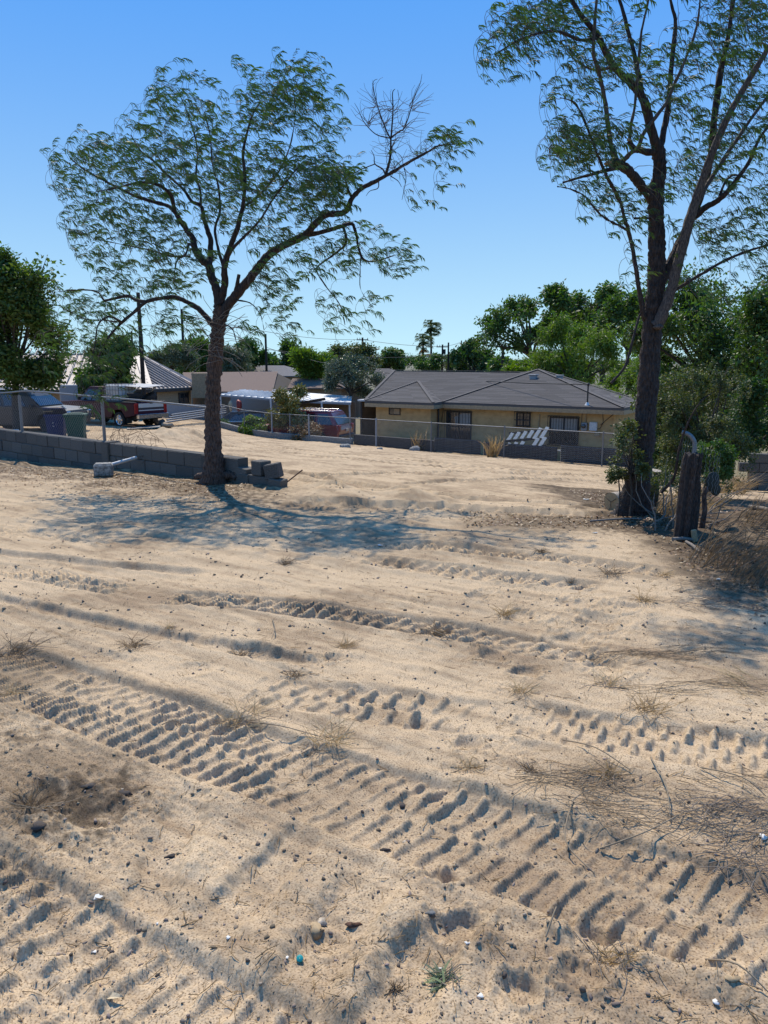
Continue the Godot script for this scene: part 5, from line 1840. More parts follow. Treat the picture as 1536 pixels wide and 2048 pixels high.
func leafy_twigs(t: Node3D, sk: Skeleton, clumps: Array, d: float, per_tip: int, droop: float, leaf_m: Material, scale := 1.0, share := 1.0) -> void:
	# clumps: [px, py, rx, ry, tips, depth offset, depth spread]
	var tips: Array = []
	for c in clumps:
		for i in int(c[4] * share):
			var a := rng.randf() * TAU
			var q := sqrt(rng.randf())
			var tip := spot(c[0] + cos(a) * q * c[2], c[1] + sin(a) * q * c[3], d + c[5] + rng.randf_range(-1.0, 1.0) * c[6])
			if n_mid.get_noise_3dv(tip * 1.3) > -0.2:
				tips.append(tip)
	var order: Array = []
	for p in tips:
		order.append([sk.pos[sk.near(p)].distance_to(p), p])
	order.sort_custom(func(x, y): return x[0] < y[0])
	var wood := Acc.new()
	var places: Array = [[] as Array[Transform3D], [] as Array[Transform3D], [] as Array[Transform3D]]
	var tints: Array = [PackedColorArray(), PackedColorArray(), PackedColorArray()]
	for o in order:
		var p: Vector3 = o[1]
		var k := sk.near(p)
		var a := sk.pos[k]
		var l := a.distance_to(p)
		if l < 0.02:
			continue
		var bend := Vector3(rng.randf_range(-0.12, 0.12), rng.randf_range(0.05, 0.3), rng.randf_range(-0.12, 0.12)) * l
		var pts := PackedVector3Array()
		var rr := PackedFloat32Array()
		var r0 := minf(sk.rad[k] * 0.7, 0.0035 + 0.006 * minf(l, 1.6))
		var steps := clampi(int(l / 0.09) + 2, 3, 9)
		for i in steps + 1:
			var f := float(i) / steps
			var q := a.lerp(p, f) + bend * 4.0 * f * (1.0 - f)
			if i > 0 and i < steps:
				q += Vector3(rng.randf_range(-1, 1), rng.randf_range(-1, 1), rng.randf_range(-1, 1)) * 0.012
			pts.append(q)
			rr.append(lerpf(r0, 0.0022, f))
		# the last shoot curls over, down wind
		var cur := pts[pts.size() - 1]
		var dir := (cur - pts[pts.size() - 2]).normalized()
		for i in 5:
			dir = (dir + Vector3(0.28, -droop * rng.randf_range(0.2, 1.0), rng.randf_range(-0.3, 0.3))).normalized()
			cur += dir * 0.05
			pts.append(cur)
			rr.append(0.002)
		wood.tube(pts, rr, 4, false)
		for i in range(1, pts.size(), 2):
			sk.pos.append(pts[i])
			sk.rad.append(rr[i])
		for i in per_tip:
			var w := rng.randi() % 3
			var at := pts[pts.size() - 1] if i == 0 else pts[rng.randi_range(mini(2, pts.size() - 2), pts.size() - 2)]
			var yaw := rng.randf_range(-1.0, 1.0)
			var roll := rng.randf_range(-0.7, 0.7)
			var pitch := rng.randf_range(-0.7, 0.5)
			var s := scale * rng.randf_range(0.75, 1.3)
			var b := Basis(Vector3.UP, yaw) * Basis(Vector3.BACK, pitch) * Basis(Vector3.RIGHT, roll)
			(places[w] as Array[Transform3D]).append(Transform3D(b.scaled(Vector3.ONE * s), at))
			var v := rng.randf_range(0.75, 1.25)
			var y := rng.randf_range(0.9, 1.35) if rng.randf() < 0.25 else 1.0
			tints[w].append(Color(v * y, v, v * rng.randf_range(0.7, 1.1)))
	var tw := obj("twigs", wood, M.twig, t)
	tw.set_meta("kind", "stuff")
	for w in 3:
		swarm("crown", feather_leaf(40 + w), leaf_m, places[w], t, tints[w])

func left_tree() -> void:
	var d := 10.34
	var t := thing("feathery_tree", "spreading thin leaved tree growing in front of the block wall, on the left", "tree", ground_at(430, 962))
	var holder := t
	holder.position = Vector3.ZERO
	var sk := Skeleton.new()
	limb(t, null, "trunk", [[430, 966, 0], [427, 900, 0], [425, 830, 0], [427, 760, 0], [432, 700, 0], [438, 645, 0], [441, 612, 0]], d, 0.105, 0.082, M.bark_red, 14, 0.13, 0.16)
	# roots
	for r in [[[446, 952, -0.02], [462, 950, -0.05], [472, 957, -0.1]], [[414, 955, 0], [402, 952, 0.05], [390, 955, 0.1]]]:
		limb(t, null, "root", r, d, 0.07, 0.03, M.bark_red, 8, 0.0, 0.15)
	var L := func(line: Array, r0: float, r1: float): return limb(t, sk, "limb", line, d, r0, r1, M.bark)
	# the long right limb and its fork
	L.call([[443, 640, 0], [455, 612, -0.05], [481, 580, -0.1], [503, 553, -0.15], [522, 528, -0.2], [549, 501, -0.2], [608, 471, -0.25], [631, 447, -0.25], [652, 430, -0.25], [690, 424, -0.3], [703, 398, -0.3], [722, 378, -0.3], [754, 361, -0.35], [785, 344, -0.35], [827, 319, -0.4], [857, 303, -0.4], [876, 292, -0.4], [912, 288, -0.4]], 0.066, 0.006)
	L.call([[608, 472, -0.25], [652, 462, -0.1], [684, 452, 0.0], [704, 448, 0.1], [713, 470, 0.1], [716, 492, 0.1], [726, 517, 0.1], [748, 523, 0.1], [790, 510, 0.1]], 0.03, 0.006)
	L.call([[686, 453, 0.0], [692, 474, -0.1], [688, 492, -0.1], [664, 512, -0.1], [634, 537, -0.1], [650, 570, -0.1], [680, 610, -0.15], [690, 650, -0.2]], 0.02, 0.003)
	L.call([[722, 512, 0.1], [720, 545, 0.0], [722, 580, 0.0], [742, 610, 0.0]], 0.007, 0.002)
	L.call([[704, 397, -0.3], [696, 378, -0.3], [692, 364, -0.3]], 0.02, 0.009)
	# bare upright shoots on the right limb
	var bare := func(line: Array, r0: float, r1: float): return limb(t, null, "bare_branch", line, d, r0, r1, M.bark, 6)
	bare.call([[771, 352, -0.35], [777, 330, -0.35], [781, 310, -0.35], [782, 277, -0.35], [786, 222, -0.3], [785, 187, -0.3], [790, 178, -0.3]], 0.019, 0.003)
	bare.call([[782, 280, -0.35], [769, 252, -0.4], [754, 208, -0.45], [746, 167, -0.5], [755, 158, -0.5]], 0.011, 0.002)
	bare.call([[782, 275, -0.35], [800, 262, -0.3], [807, 258, -0.3], [816, 237, -0.25], [830, 190, -0.2], [840, 168, -0.2], [844, 148, -0.2]], 0.011, 0.002)
	bare.call([[778, 276, -0.35], [751, 268, -0.25], [728, 244, -0.2], [718, 222, -0.2], [709, 206, -0.2]], 0.008, 0.002)
	bare.call([[771, 350, -0.35], [765, 338, -0.3], [750, 328, -0.2], [748, 312, -0.2], [742, 300, -0.2]], 0.012, 0.003)
	bare.call([[750, 328, -0.2], [720, 340, -0.2], [700, 352, -0.2], [690, 364, -0.2]], 0.007, 0.003)
	bare.call([[757, 360, -0.35], [756, 376, -0.3], [740, 382, -0.3], [732, 392, -0.3]], 0.008, 0.002)
	bare.call([[781, 352, -0.35], [796, 362, -0.4], [803, 374, -0.4]], 0.007, 0.003)
	bare.call([[808, 336, -0.4], [812, 356, -0.4], [806, 390, -0.4], [804, 400, -0.4]], 0.006, 0.002)
	var brush := Acc.new()
	for i in 150:
		var o := spot(rng.randf_range(730, 850), rng.randf_range(195, 330), d - 0.35 + rng.randf_range(-0.35, 0.35))
		var dir := Vector3(rng.randf_range(-1, 1), rng.randf_range(-0.3, 1), rng.randf_range(-0.6, 0.6)).normalized()
		var spine := [[782.0, 280.0], [769.0, 252.0], [754.0, 208.0], [786.0, 222.0], [807.0, 258.0], [822.0, 215.0], [840.0, 310.0], [790.0, 340.0], [735.0, 250.0], [782.0, 305.0]]
		var s: Array = spine[i % 10]
		o = spot(s[0] + rng.randf_range(-4, 4), s[1] + rng.randf_range(-8, 8), d - 0.35 + rng.randf_range(-0.06, 0.06))
		var pts := PackedVector3Array()
		var rr := PackedFloat32Array()
		for k in 6:
			pts.append(o)
			rr.append(0.0034 - 0.0004 * k)
			o += dir * rng.randf_range(0.04, 0.07)
			dir = (dir + Vector3(rng.randf_range(-0.3, 0.55), rng.randf_range(-0.35, 0.4), rng.randf_range(-0.3, 0.3))).normalized()
		brush.tube(pts, rr, 4, false)
	obj("bare_twigs", brush, M.twig, t).set_meta("kind", "stuff")
	# stub beside the fork
	L.call([[471, 588, -0.1], [474, 570, -0.12], [478, 549, -0.15]], 0.03, 0.022)
	# the left hand stem and its splits
	L.call([[437, 612, 0], [434, 582, 0.02], [424, 556, 0.04], [416, 530, 0.06], [402, 519, 0.06], [390, 498, 0.08], [386, 478, 0.1], [376, 464, 0.1], [362, 443, 0.1], [348, 422, 0.12], [333, 411, 0.15], [294, 400, 0.2], [255, 385, 0.25], [208, 361, 0.3], [170, 340, 0.3], [140, 316, 0.3]], 0.062, 0.006)
	L.call([[350, 424, 0.12], [341, 389, 0.0], [314, 369, -0.1], [279, 365, -0.2], [232, 376, -0.25], [190, 384, -0.3]], 0.028, 0.006)
	L.call([[418, 536, 0.05], [421, 505, 0.2], [421, 480, 0.25], [415, 460, 0.3], [408, 438, 0.35], [402, 412, 0.4], [384, 403, 0.4], [365, 377, 0.45], [330, 346, 0.5], [312, 326, 0.5], [280, 300, 0.5], [262, 270, 0.5]], 0.04, 0.006)
	L.call([[442, 606, 0], [449, 570, -0.05], [449, 540, -0.1], [453, 516, -0.12], [464, 485, -0.15], [475, 456, -0.2], [482, 426, -0.2], [487, 405, -0.2], [490, 353, -0.25], [486, 310, -0.3], [494, 267, -0.3], [505, 230, -0.3], [520, 205, -0.3]], 0.048, 0.006)
	L.call([[449, 540, -0.1], [438, 504, 0.0], [432, 478, 0.05], [430, 455, 0.1], [440, 420, 0.15], [436, 370, 0.2], [425, 330, 0.2], [420, 270, 0.2], [410, 230, 0.2]], 0.022, 0.005)
	L.call([[455, 514, -0.12], [470, 492, -0.3], [492, 470, -0.45], [520, 440, -0.6], [545, 400, -0.7], [575, 360, -0.8], [600, 330, -0.8]], 0.022, 0.005)
	L.call([[484, 414, -0.2], [510, 398, 0.0], [545, 360, 0.2], [570, 320, 0.3], [585, 270, 0.4], [590, 220, 0.4], [585, 170, 0.4]], 0.018, 0.004)
	L.call([[402, 412, 0.4], [400, 380, 0.5], [392, 350, 0.6], [395, 300, 0.6], [380, 240, 0.6], [360, 190, 0.6]], 0.018, 0.004)
	L.call([[390, 500, 0.08], [378, 488, -0.2], [372, 508, -0.3], [355, 520, -0.35], [350, 540, -0.4], [350, 566, -0.4]], 0.018, 0.004)
	L.call([[380, 512, 0.06], [340, 512, 0.3], [300, 500, 0.4], [250, 490, 0.5], [200, 480, 0.5]], 0.014, 0.004)
	# low left limb
	L.call([[432, 660, 0], [423, 647, 0.02], [411, 632, 0.04], [396, 617, 0.06], [372, 603, 0.08], [353, 595, 0.1], [335, 595, 0.1], [294, 603, 0.1], [271, 622, 0.1], [244, 645, 0.08], [224, 666, 0.05], [208, 690, 0.0], [196, 720, 0.0]], 0.042, 0.01)
	L.call([[290, 604, 0.1], [272, 600, 0.2], [255, 592, 0.3], [224, 598, 0.35], [208, 600, 0.4], [193, 583, 0.4], [154, 580, 0.4], [107, 585, 0.4]], 0.026, 0.005)
	L.call([[244, 645, 0.08], [228, 636, -0.1], [215, 634, -0.15], [196, 650, -0.2], [190, 690, -0.25], [184, 720, -0.3]], 0.016, 0.005)
	L.call([[232, 644, 0.05], [205, 640, 0.2], [180, 640, 0.25], [158, 633, 0.3], [130, 618, 0.3]], 0.012, 0.004)
	# small side shoots at the fork
	L.call([[452, 650, -0.05], [466, 660, -0.2], [474, 690, -0.3], [482, 720, -0.35]], 0.01, 0.003)
	L.call([[470, 600, -0.1], [500, 606, -0.3], [520, 628, -0.4], [528, 660, -0.5]], 0.01, 0.003)
	var clumps := [
		[575, 160, 65, 45, 60, 0.3, 0.5], [615, 230, 50, 55, 46, 0.3, 0.5], [530, 200, 50, 60, 46, 0.0, 0.6], [480, 170, 60, 45, 34, -0.2, 0.6], [345, 175, 60, 40, 34, 0.5, 0.6], [420, 250, 90, 50, 60, 0.2, 0.8], [280, 265, 60, 50, 40, 0.4, 0.6], [320, 225, 50, 45, 26, 0.4, 0.6],
		[135, 330, 52, 55, 40, 0.3, 0.5], [210, 320, 65, 50, 56, 0.2, 0.7], [150, 420, 32, 60, 26, 0.2, 0.5], [290, 330, 80, 45, 70, 0.0, 0.8], [390, 330, 80, 50, 64, 0.2, 0.8], [480, 320, 70, 55, 56, -0.2, 0.8], [570, 330, 60, 50, 50, -0.4, 0.7], [635, 360, 50, 40, 40, -0.6, 0.6], [660, 335, 34, 30, 22, -0.5, 0.4],
		[240, 400, 80, 45, 50, 0.0, 0.8], [210, 470, 80, 50, 48, 0.3, 0.7], [300, 460, 70, 55, 44, 0.1, 0.8], [440, 410, 60, 45, 36, 0.1, 0.8], [545, 410, 60, 40, 36, -0.5, 0.7], [620, 415, 60, 28, 30, -0.3, 0.6], [520, 470, 55, 30, 20, -0.4, 0.6], [360, 520, 60, 40, 24, -0.3, 0.6], [250, 545, 70, 40, 26, 0.2, 0.6],
		[180, 610, 60, 36, 30, 0.2, 0.5], [130, 600, 40, 34, 16, 0.3, 0.4], [285, 650, 60, 45, 26, 0.0, 0.5], [200, 690, 50, 50, 38, -0.2, 0.4], [350, 640, 40, 40, 16, 0.0, 0.5], [330, 570, 60, 26, 20, 0.1, 0.5], [540, 560, 55, 40, 26, -0.4, 0.5], [505, 640, 45, 50, 20, -0.4, 0.4], [565, 640, 22, 30, 7, -0.5, 0.3], [600, 500, 50, 26, 16, -0.3, 0.4],
		[715, 470, 36, 34, 20, 0.0, 0.3], [775, 505, 40, 20, 20, 0.1, 0.3], [665, 500, 36, 24, 12, -0.1, 0.3], [655, 600, 26, 44, 12, -0.1, 0.3], [690, 650, 22, 30, 9, -0.2, 0.2], [735, 605, 16, 22, 6, 0.0, 0.2], [880, 275, 34, 16, 14, -0.4, 0.2], [850, 310, 30, 20, 10, -0.4, 0.2], [820, 375, 18, 16, 3, -0.4, 0.2], [870, 360, 10, 20, 3, -0.4, 0.2], [785, 300, 14, 10, 4, -0.4, 0.1],
		[190, 765, 50, 30, 14, -0.4, 0.3], [120, 690, 70, 40, 26, 0.2, 0.4]]
	leafy_twigs(t, sk, clumps, d, 2, 0.5, M.leaf_lead, 1.05, 1.4)
	# a few shoots on the trunk
	var shoots := Acc.new()
	for i in 40:
		var o := spot(rng.randf_range(418, 446), rng.randf_range(640, 720), d - 0.1)
		var pts := PackedVector3Array()
		var rr := PackedFloat32Array()
		var dir := Vector3(rng.randf_range(-1, 1), rng.randf_range(-0.2, 0.8), rng.randf_range(-0.1, 0.6)).normalized()
		for k in 7:
			pts.append(o)
			rr.append(0.0032)
			o += dir * 0.075
			dir = (dir + Vector3(rng.randf_range(-0.3, 0.4), rng.randf_range(-0.4, 0.1), 0)).normalized()
		shoots.tube(pts, rr, 4, false)
	obj("shoots", shoots, M.twig_grey, t).set_meta("kind", "stuff")

func right_tree() -> void:
	var d := 8.15
	var t := thing("feathery_tree", "tall dark many stemmed tree on the right with a sawn pale limb", "tree")
	var sk := Skeleton.new()
	limb(t, sk, "trunk", [[1268, 1030, 0], [1272, 985, 0], [1284, 900, 0], [1294, 800, 0], [1301, 698, 0], [1307, 621, 0], [1312, 560, 0], [1314, 504, 0], [1313, 440, 0], [1312, 388, 0], [1320, 335, 0], [1316, 296, 0]], d, 0.118, 0.056, M.bark, 16, 0.12, 0.1)
	var L := func(line: Array, r0: float, r1: float, m: Material): return limb(t, sk, "limb", line, d, r0, r1, m)
	L.call([[1316, 300, 0], [1307, 275, -0.03], [1289, 206, -0.1], [1270, 176, -0.12], [1227, 132, -0.2], [1196, 74, -0.25], [1157, 23, -0.3], [1130, -30, -0.35], [1100, -110, -0.4]], 0.05, 0.012, M.bark)
	L.call([[1312, 290, 0], [1298, 240, 0.1], [1285, 194, 0.2], [1270, 116, 0.3], [1250, 39, 0.35], [1230, -40, 0.4], [1220, -130, 0.4]], 0.036, 0.01, M.bark)
	L.call([[1318, 302, 0], [1326, 270, 0.05], [1336, 213, 0.1], [1345, 109, 0.15], [1351, 47, 0.2], [1340, -10, 0.2], [1335, -120, 0.3]], 0.036, 0.01, M.bark)
	# lower left limb, cut back, with straight pale suckers
	L.call([[1308, 402, 0], [1296, 388, -0.03], [1274, 361, -0.1], [1258, 342, -0.14], [1240, 330, -0.16], [1222, 326, -0.17]], 0.046, 0.045, M.bark)
	L.call([[1232, 322, -0.16], [1222, 290, -0.2], [1212, 217, -0.25], [1200, 150, -0.3], [1188, 109, -0.35], [1190, 40, -0.35], [1198, -40, -0.4]], 0.026, 0.01, M.bark_pale)
	L.call([[1240, 334, -0.16], [1200, 344, -0.25], [1160, 355, -0.3], [1126, 365, -0.35]], 0.022, 0.007, M.bark)
	L.call([[1240, 328, -0.16], [1262, 306, -0.2], [1276, 296, -0.2], [1289, 264, -0.22], [1332, 206, -0.25], [1350, 165, -0.25], [1367, 128, -0.28], [1394, 50, -0.3], [1402, -40, -0.3]], 0.022, 0.009, M.bark_pale)
	L.call([[1314, 304, 0], [1296, 304, -0.04], [1280, 300, -0.1], [1266, 296, -0.14], [1258, 282, -0.15]], 0.036, 0.026, M.bark)
	L.call([[1259, 284, -0.15], [1262, 250, -0.2], [1270, 210, -0.2], [1281, 78, -0.25], [1297, 0, -0.25], [1310, -90, -0.3]], 0.018, 0.008, M.bark_pale)
	L.call([[1306, 438, 0], [1290, 436, -0.03], [1268, 437, -0.06]], 0.018, 0.008, M.bark)
	# the thin stem from the foot of the fork, leaning left
	L.call([[1290, 640, 0], [1285, 620, -0.06], [1276, 563, -0.1], [1262, 481, -0.15], [1250, 440, -0.18], [1239, 400, -0.2], [1208, 341, -0.3], [1181, 272, -0.35], [1153, 210, -0.4], [1120, 195, -0.45]], 0.028, 0.006, M.bark)
	L.call([[1254, 460, -0.16], [1240, 452, -0.18], [1208, 435, -0.3], [1182, 408, -0.35], [1169, 392, -0.4], [1140, 378, -0.45], [1115, 373, -0.5]], 0.013, 0.004, M.bark)
	# the sawn pale limb rising right
	L.call([[1310, 652, -0.1], [1322, 636, -0.12], [1344, 574, -0.14], [1367, 485, -0.18], [1386, 419, -0.2], [1402, 369, -0.22], [1429, 295, -0.26], [1456, 233, -0.3], [1491, 171, -0.34], [1536, 97, -0.4], [1580, 20, -0.4]], 0.062, 0.018, M.bark_pale)
	L.call([[1384, 424, -0.2], [1408, 380, -0.1], [1440, 330, 0.0], [1480, 270, 0.1], [1530, 200, 0.15], [1580, 150, 0.2]], 0.028, 0.01, M.bark_pale)
	# dark limb behind it
	L.call([[1318, 575, 0.05], [1332, 540, 0.1], [1352, 504, 0.14], [1378, 446, 0.18], [1402, 388, 0.2], [1421, 318, 0.22], [1429, 233, 0.25], [1441, 144, 0.25], [1456, 78, 0.3], [1464, 19, 0.3], [1476, -60, 0.3], [1490, -150, 0.3]], 0.058, 0.012, M.bark)
	L.call([[1382, 440, 0.18], [1410, 416, 0.1], [1437, 400, 0.0], [1464, 372, -0.1], [1499, 322, -0.15], [1522, 272, -0.2], [1570, 210, -0.2]], 0.036, 0.01, M.bark)
	L.call([[1437, 400, 0.0], [1450, 365, 0.1], [1470, 350, 0.15], [1504, 362, 0.2]], 0.016, 0.005, M.bark)
	L.call([[1340, 585, -0.12], [1360, 574, -0.15], [1398, 551, -0.2], [1444, 524, -0.25], [1491, 504, -0.3], [1540, 490, -0.35], [1600, 488, -0.4]], 0.02, 0.007, M.bark)
	L.call([[1402, 390, 0.2], [1380, 470, 0.0], [1370, 520, -0.1]], 0.008, 0.003, M.twig)
	L.call([[1196, 76, -0.25], [1160, 80, -0.4], [1110, 62, -0.6], [1050, 75, -0.7], [1020, 90, -0.8], [990, 110, -0.8]], 0.016, 0.004, M.bark)
	L.call([[1229, 132, -0.2], [1190, 140, 0.1], [1150, 120, 0.3], [1120, 80, 0.4]], 0.016, 0.004, M.bark)
	# torn branch hanging from the fork
	limb(t, null, "hanging_branch", [[1280, 628, -0.12], [1272, 655, -0.16], [1263, 690, -0.2], [1255, 720, -0.22], [1244, 742, -0.24], [1222, 766, -0.26]], d, 0.012, 0.014, M.bark, 7)
	# sawn faces
	for s in [[1316, 654, -0.14, 0.05], [1216, 327, -0.19, 0.04], [1258, 280, -0.17, 0.022]]:
		var cut := Acc.new()
		cut.ball(spot(s[0], s[1], d + s[2]), Vector3(s[3], s[3] * 0.55, s[3]) * 1.05, 1.0, 0.15)
		obj("sawn_end", cut, M.cut_wood if s[1] < 400 else M.bark_pale, t)
	var clumps := [
		[1010, 60, 55, 36, 46, -0.7, 0.3], [985, 110, 30, 26, 20, -0.8, 0.2], [1060, 30, 55, 40, 36, -0.6, 0.4], [1130, 30, 60, 50, 40, 0.0, 0.6], [1170, 110, 60, 50, 46, -0.2, 0.5], [1120, 190, 40, 34, 26, -0.4, 0.3], [1150, 250, 50, 34, 26, -0.35, 0.3], [1095, 265, 40, 22, 22, -0.5, 0.3], [1150, 300, 60, 30, 34, -0.4, 0.3], [1200, 260, 40, 40, 26, -0.3, 0.3],
		[1190, 380, 50, 30, 22, -0.3, 0.3], [1240, 420, 40, 40, 16, -0.2, 0.3], [1290, 370, 30, 50, 14, 0.0, 0.4], [1245, 100, 40, 60, 28, 0.2, 0.6], [1310, 150, 40, 70, 26, 0.1, 0.6], [1380, 90, 50, 70, 40, 0.0, 0.7], [1380, 220, 50, 50, 34, 0.0, 0.7], [1440, 60, 50, 60, 46, 0.2, 0.7], [1500, 40, 50, 60, 50, 0.0, 0.8], [1480, 150, 60, 60, 50, 0.1, 0.8],
		[1520, 230, 50, 60, 46, 0.0, 0.8], [1450, 270, 50, 50, 36, 0.1, 0.7], [1400, 330, 50, 40, 28, 0.2, 0.5], [1350, 330, 40, 40, 20, 0.2, 0.4], [1500, 370, 50, 40, 30, 0.1, 0.5], [1460, 450, 60, 40, 26, 0.0, 0.5], [1380, 470, 50, 34, 18, 0.1, 0.5], [1510, 520, 50, 36, 22, -0.2, 0.4], [1420, 560, 60, 30, 14, -0.2, 0.3], [1340, 460, 24, 40, 6, 0.1, 0.3], [1250, 530, 26, 50, 5, -0.1, 0.2],
		[1120, -80, 120, 70, 70, -0.3, 0.8], [1300, -90, 140, 80, 90, 0.0, 0.9], [1480, -90, 130, 80, 90, 0.0, 0.9], [1620, 60, 90, 140, 90, 0.0, 0.9], [1640, 300, 90, 120, 60, 0.0, 0.8], [1220, -200, 140, 70, 60, 0.0, 0.8], [1420, -210, 150, 80, 80, 0.0, 0.9], [1600, -160, 120, 90, 70, 0.0, 0.9]]
	leafy_twigs(t, sk, clumps, d, 2, 0.5, M.leaf_lead, 0.88, 1.25)

# ---------------------------------------------------------------- trees and shrubs of the neighbourhood
func leaf_ball(seed_: int, n: int, r: float, l: float, w: float) -> ArrayMesh:
	# a spray of n pointed leaves in a ball of radius r
	var g := RandomNumberGenerator.new()
	g.seed = seed_
	var a := Acc.new()
	for i in n:
		var o := Vector3(g.randf_range(-1, 1), g.randf_range(-1, 1), g.randf_range(-1, 1))
		if o.length() > 1.0:
			o = o.normalized() * g.randf()
		o *= r
		var dir := (o.normalized() * 0.6 + Vector3(g.randf_range(-1, 1), g.randf_range(-1.1, 0.6), g.randf_range(-1, 1))).normalized()
		var side := dir.cross(Vector3(g.randf_range(-1, 1), g.randf_range(0.2, 1), g.randf_range(-1, 1))).normalized()
		var k := g.randf_range(0.7, 1.3)
		var up := dir.cross(side) * 0.12 * l
		a.tri(o, o + dir * l * 0.45 * k - side * w * k, o + dir * l * k + up)
		a.tri(o, o + dir * l * k + up, o + dir * l * 0.45 * k + side * w * k)
	return a.mesh()

func grown(called: String, label: String, cat: String, base: Vector3, crown_c: Vector3, crown_r: Vector3, lobes: int, clusters: int, m: Material, leaf: Array, trunk_r: float, seed_: int, group := "", airy := 0.0, bark: Material = null, skirt := 0.0) -> Node3D:
	# crown_c is relative to base; leaf: [leaves per spray, spray radius, leaf length, leaf half width]
	var g := RandomNumberGenerator.new()
	g.seed = seed_
	var t := thing(called, label, cat, base, 0.0, group)
	var wood := Acc.new()
	var bm: Material = bark if bark else M.bark_far
	var lob: Array = []
	for i in lobes:
		var o := Vector3(g.randf_range(-1, 1), g.randf_range(-0.9, 1), g.randf_range(-1, 1))
		if o.length() > 1.0:
			o = o.normalized()
		var rr := g.randf_range(0.15, 0.44) * (1.0 - airy * 0.35)
		o *= 1.0 - rr * 0.55
		lob.append([crown_c + o * crown_r, crown_r * rr])
	if trunk_r > 0.0:
		var fork := Vector3(crown_c.x * 0.3, maxf(crown_c.y - crown_r.y * 0.85, crown_c.y * 0.25), crown_c.z * 0.3)
		wood.tube(smooth_line(PackedVector3Array([Vector3(0, -0.2, 0), Vector3(0.02, fork.y * 0.5, 0.03), fork, fork.lerp(crown_c, 0.6)]), 3), PackedFloat32Array([trunk_r * 1.5, trunk_r * 1.15, trunk_r, trunk_r, trunk_r * 0.95, trunk_r * 0.9, trunk_r * 0.85, trunk_r * 0.7, trunk_r * 0.6, trunk_r * 0.5]), 8, false, 0.1)
		obj("trunk", wood, bm, t)
		var br := Acc.new()
		for l in lob:
			var e: Vector3 = l[0]
			var mid := fork.lerp(e, 0.5) + Vector3(g.randf_range(-0.1, 0.1), 0.12, g.randf_range(-0.1, 0.1)) * crown_r.x
			br.tube(smooth_line(PackedVector3Array([fork.lerp(crown_c, g.randf() * 0.4), mid, e]), 4), PackedFloat32Array([trunk_r * 0.5, trunk_r * 0.45, trunk_r * 0.4, trunk_r * 0.34, trunk_r * 0.3, trunk_r * 0.25, trunk_r * 0.2, trunk_r * 0.16, trunk_r * 0.12]), 5, false)
			for k in 3:
				var tip: Vector3 = e + Vector3(g.randf_range(-1, 1), g.randf_range(-0.4, 1), g.randf_range(-1, 1)) * (l[1] as Vector3)
				br.tube(PackedVector3Array([mid.lerp(e, 0.7), e.lerp(tip, 0.5), tip]), PackedFloat32Array([trunk_r * 0.15, trunk_r * 0.1, trunk_r * 0.05]), 4, false)
		obj("branches", br, bm, t).set_meta("kind", "stuff")
	var places: Array[Transform3D] = []
	var tints := PackedColorArray()
	var gap := FastNoiseLite.new()
	gap.seed = seed_
	gap.frequency = 0.55 / maxf(leaf[1] * 3.0, 0.05)
	var tries := 0
	while places.size() < clusters and tries < clusters * 6:
		tries += 1
		var l: Array = lob[g.randi() % lob.size()]
		var o := Vector3(g.randf_range(-1, 1), g.randf_range(-1, 1), g.randf_range(-1, 1)).normalized() * pow(g.randf(), 0.45) * (1.0 if g.randf() < 0.86 else g.randf_range(1.0, 1.35))
		var p: Vector3 = l[0] + o * (l[1] as Vector3)
		if skirt > 0.0 and g.randf() < skirt:
			p.y *= g.randf()
		if p.y < 0.03:
			continue
		if gap.get_noise_3dv(p) < -0.12 + airy * 0.3:
			continue
		var s := g.randf_range(0.7, 1.3)
		var b := Basis.from_euler(Vector3(g.randf_range(-0.7, 0.7), g.randf() * TAU, g.randf_range(-0.7, 0.7)))
		places.append(Transform3D(b.scaled(Vector3.ONE * s), p))
		var v := g.randf_range(0.72, 1.28)
		var y := g.randf_range(0.85, 1.2)
		tints.append(Color(v * y, v, v * g.randf_range(0.75, 1.15)))
	swarm("crown", leaf_ball(seed_ + 1, leaf[0], leaf[1], leaf[2], leaf[3]), m, places, t, tints)
	return t

func tree_px(called: String, label: String, px: float, hw: float, top: float, bottom: float, d: float, m: Material, n: int, seed_: int, o := {}) -> Node3D:
	# sized from its outline in the survey picture: half width, top and crown bottom, at depth d
	var sc := d * 1.02 / FOCAL
	var base := foot(px + o.get("lean", 0.0), d)
	if d > 60.0:
		base.y = -2.8
	var c := spot(px, (top + bottom) * 0.5, d)
	var r := Vector3(hw * sc, (bottom - top) * 0.5 * sc, hw * sc * o.get("deep", 0.9))
	var ls: float = o.get("leaf", 0.0)
	if ls == 0.0:
		ls = clampf(0.0042 * d, 0.06, 0.34)
	var leaf := [o.get("count", 12), ls * 1.9, ls, ls * o.get("wide", 0.26)]
	return grown(called, label, o.get("cat", "tree"), base, c - base, r, o.get("lobes", 16), n, m, leaf, o.get("trunk", hw * sc * 0.07), seed_, o.get("group", ""), o.get("airy", 0.0), o.get("bark", null), o.get("skirt", 0.0))

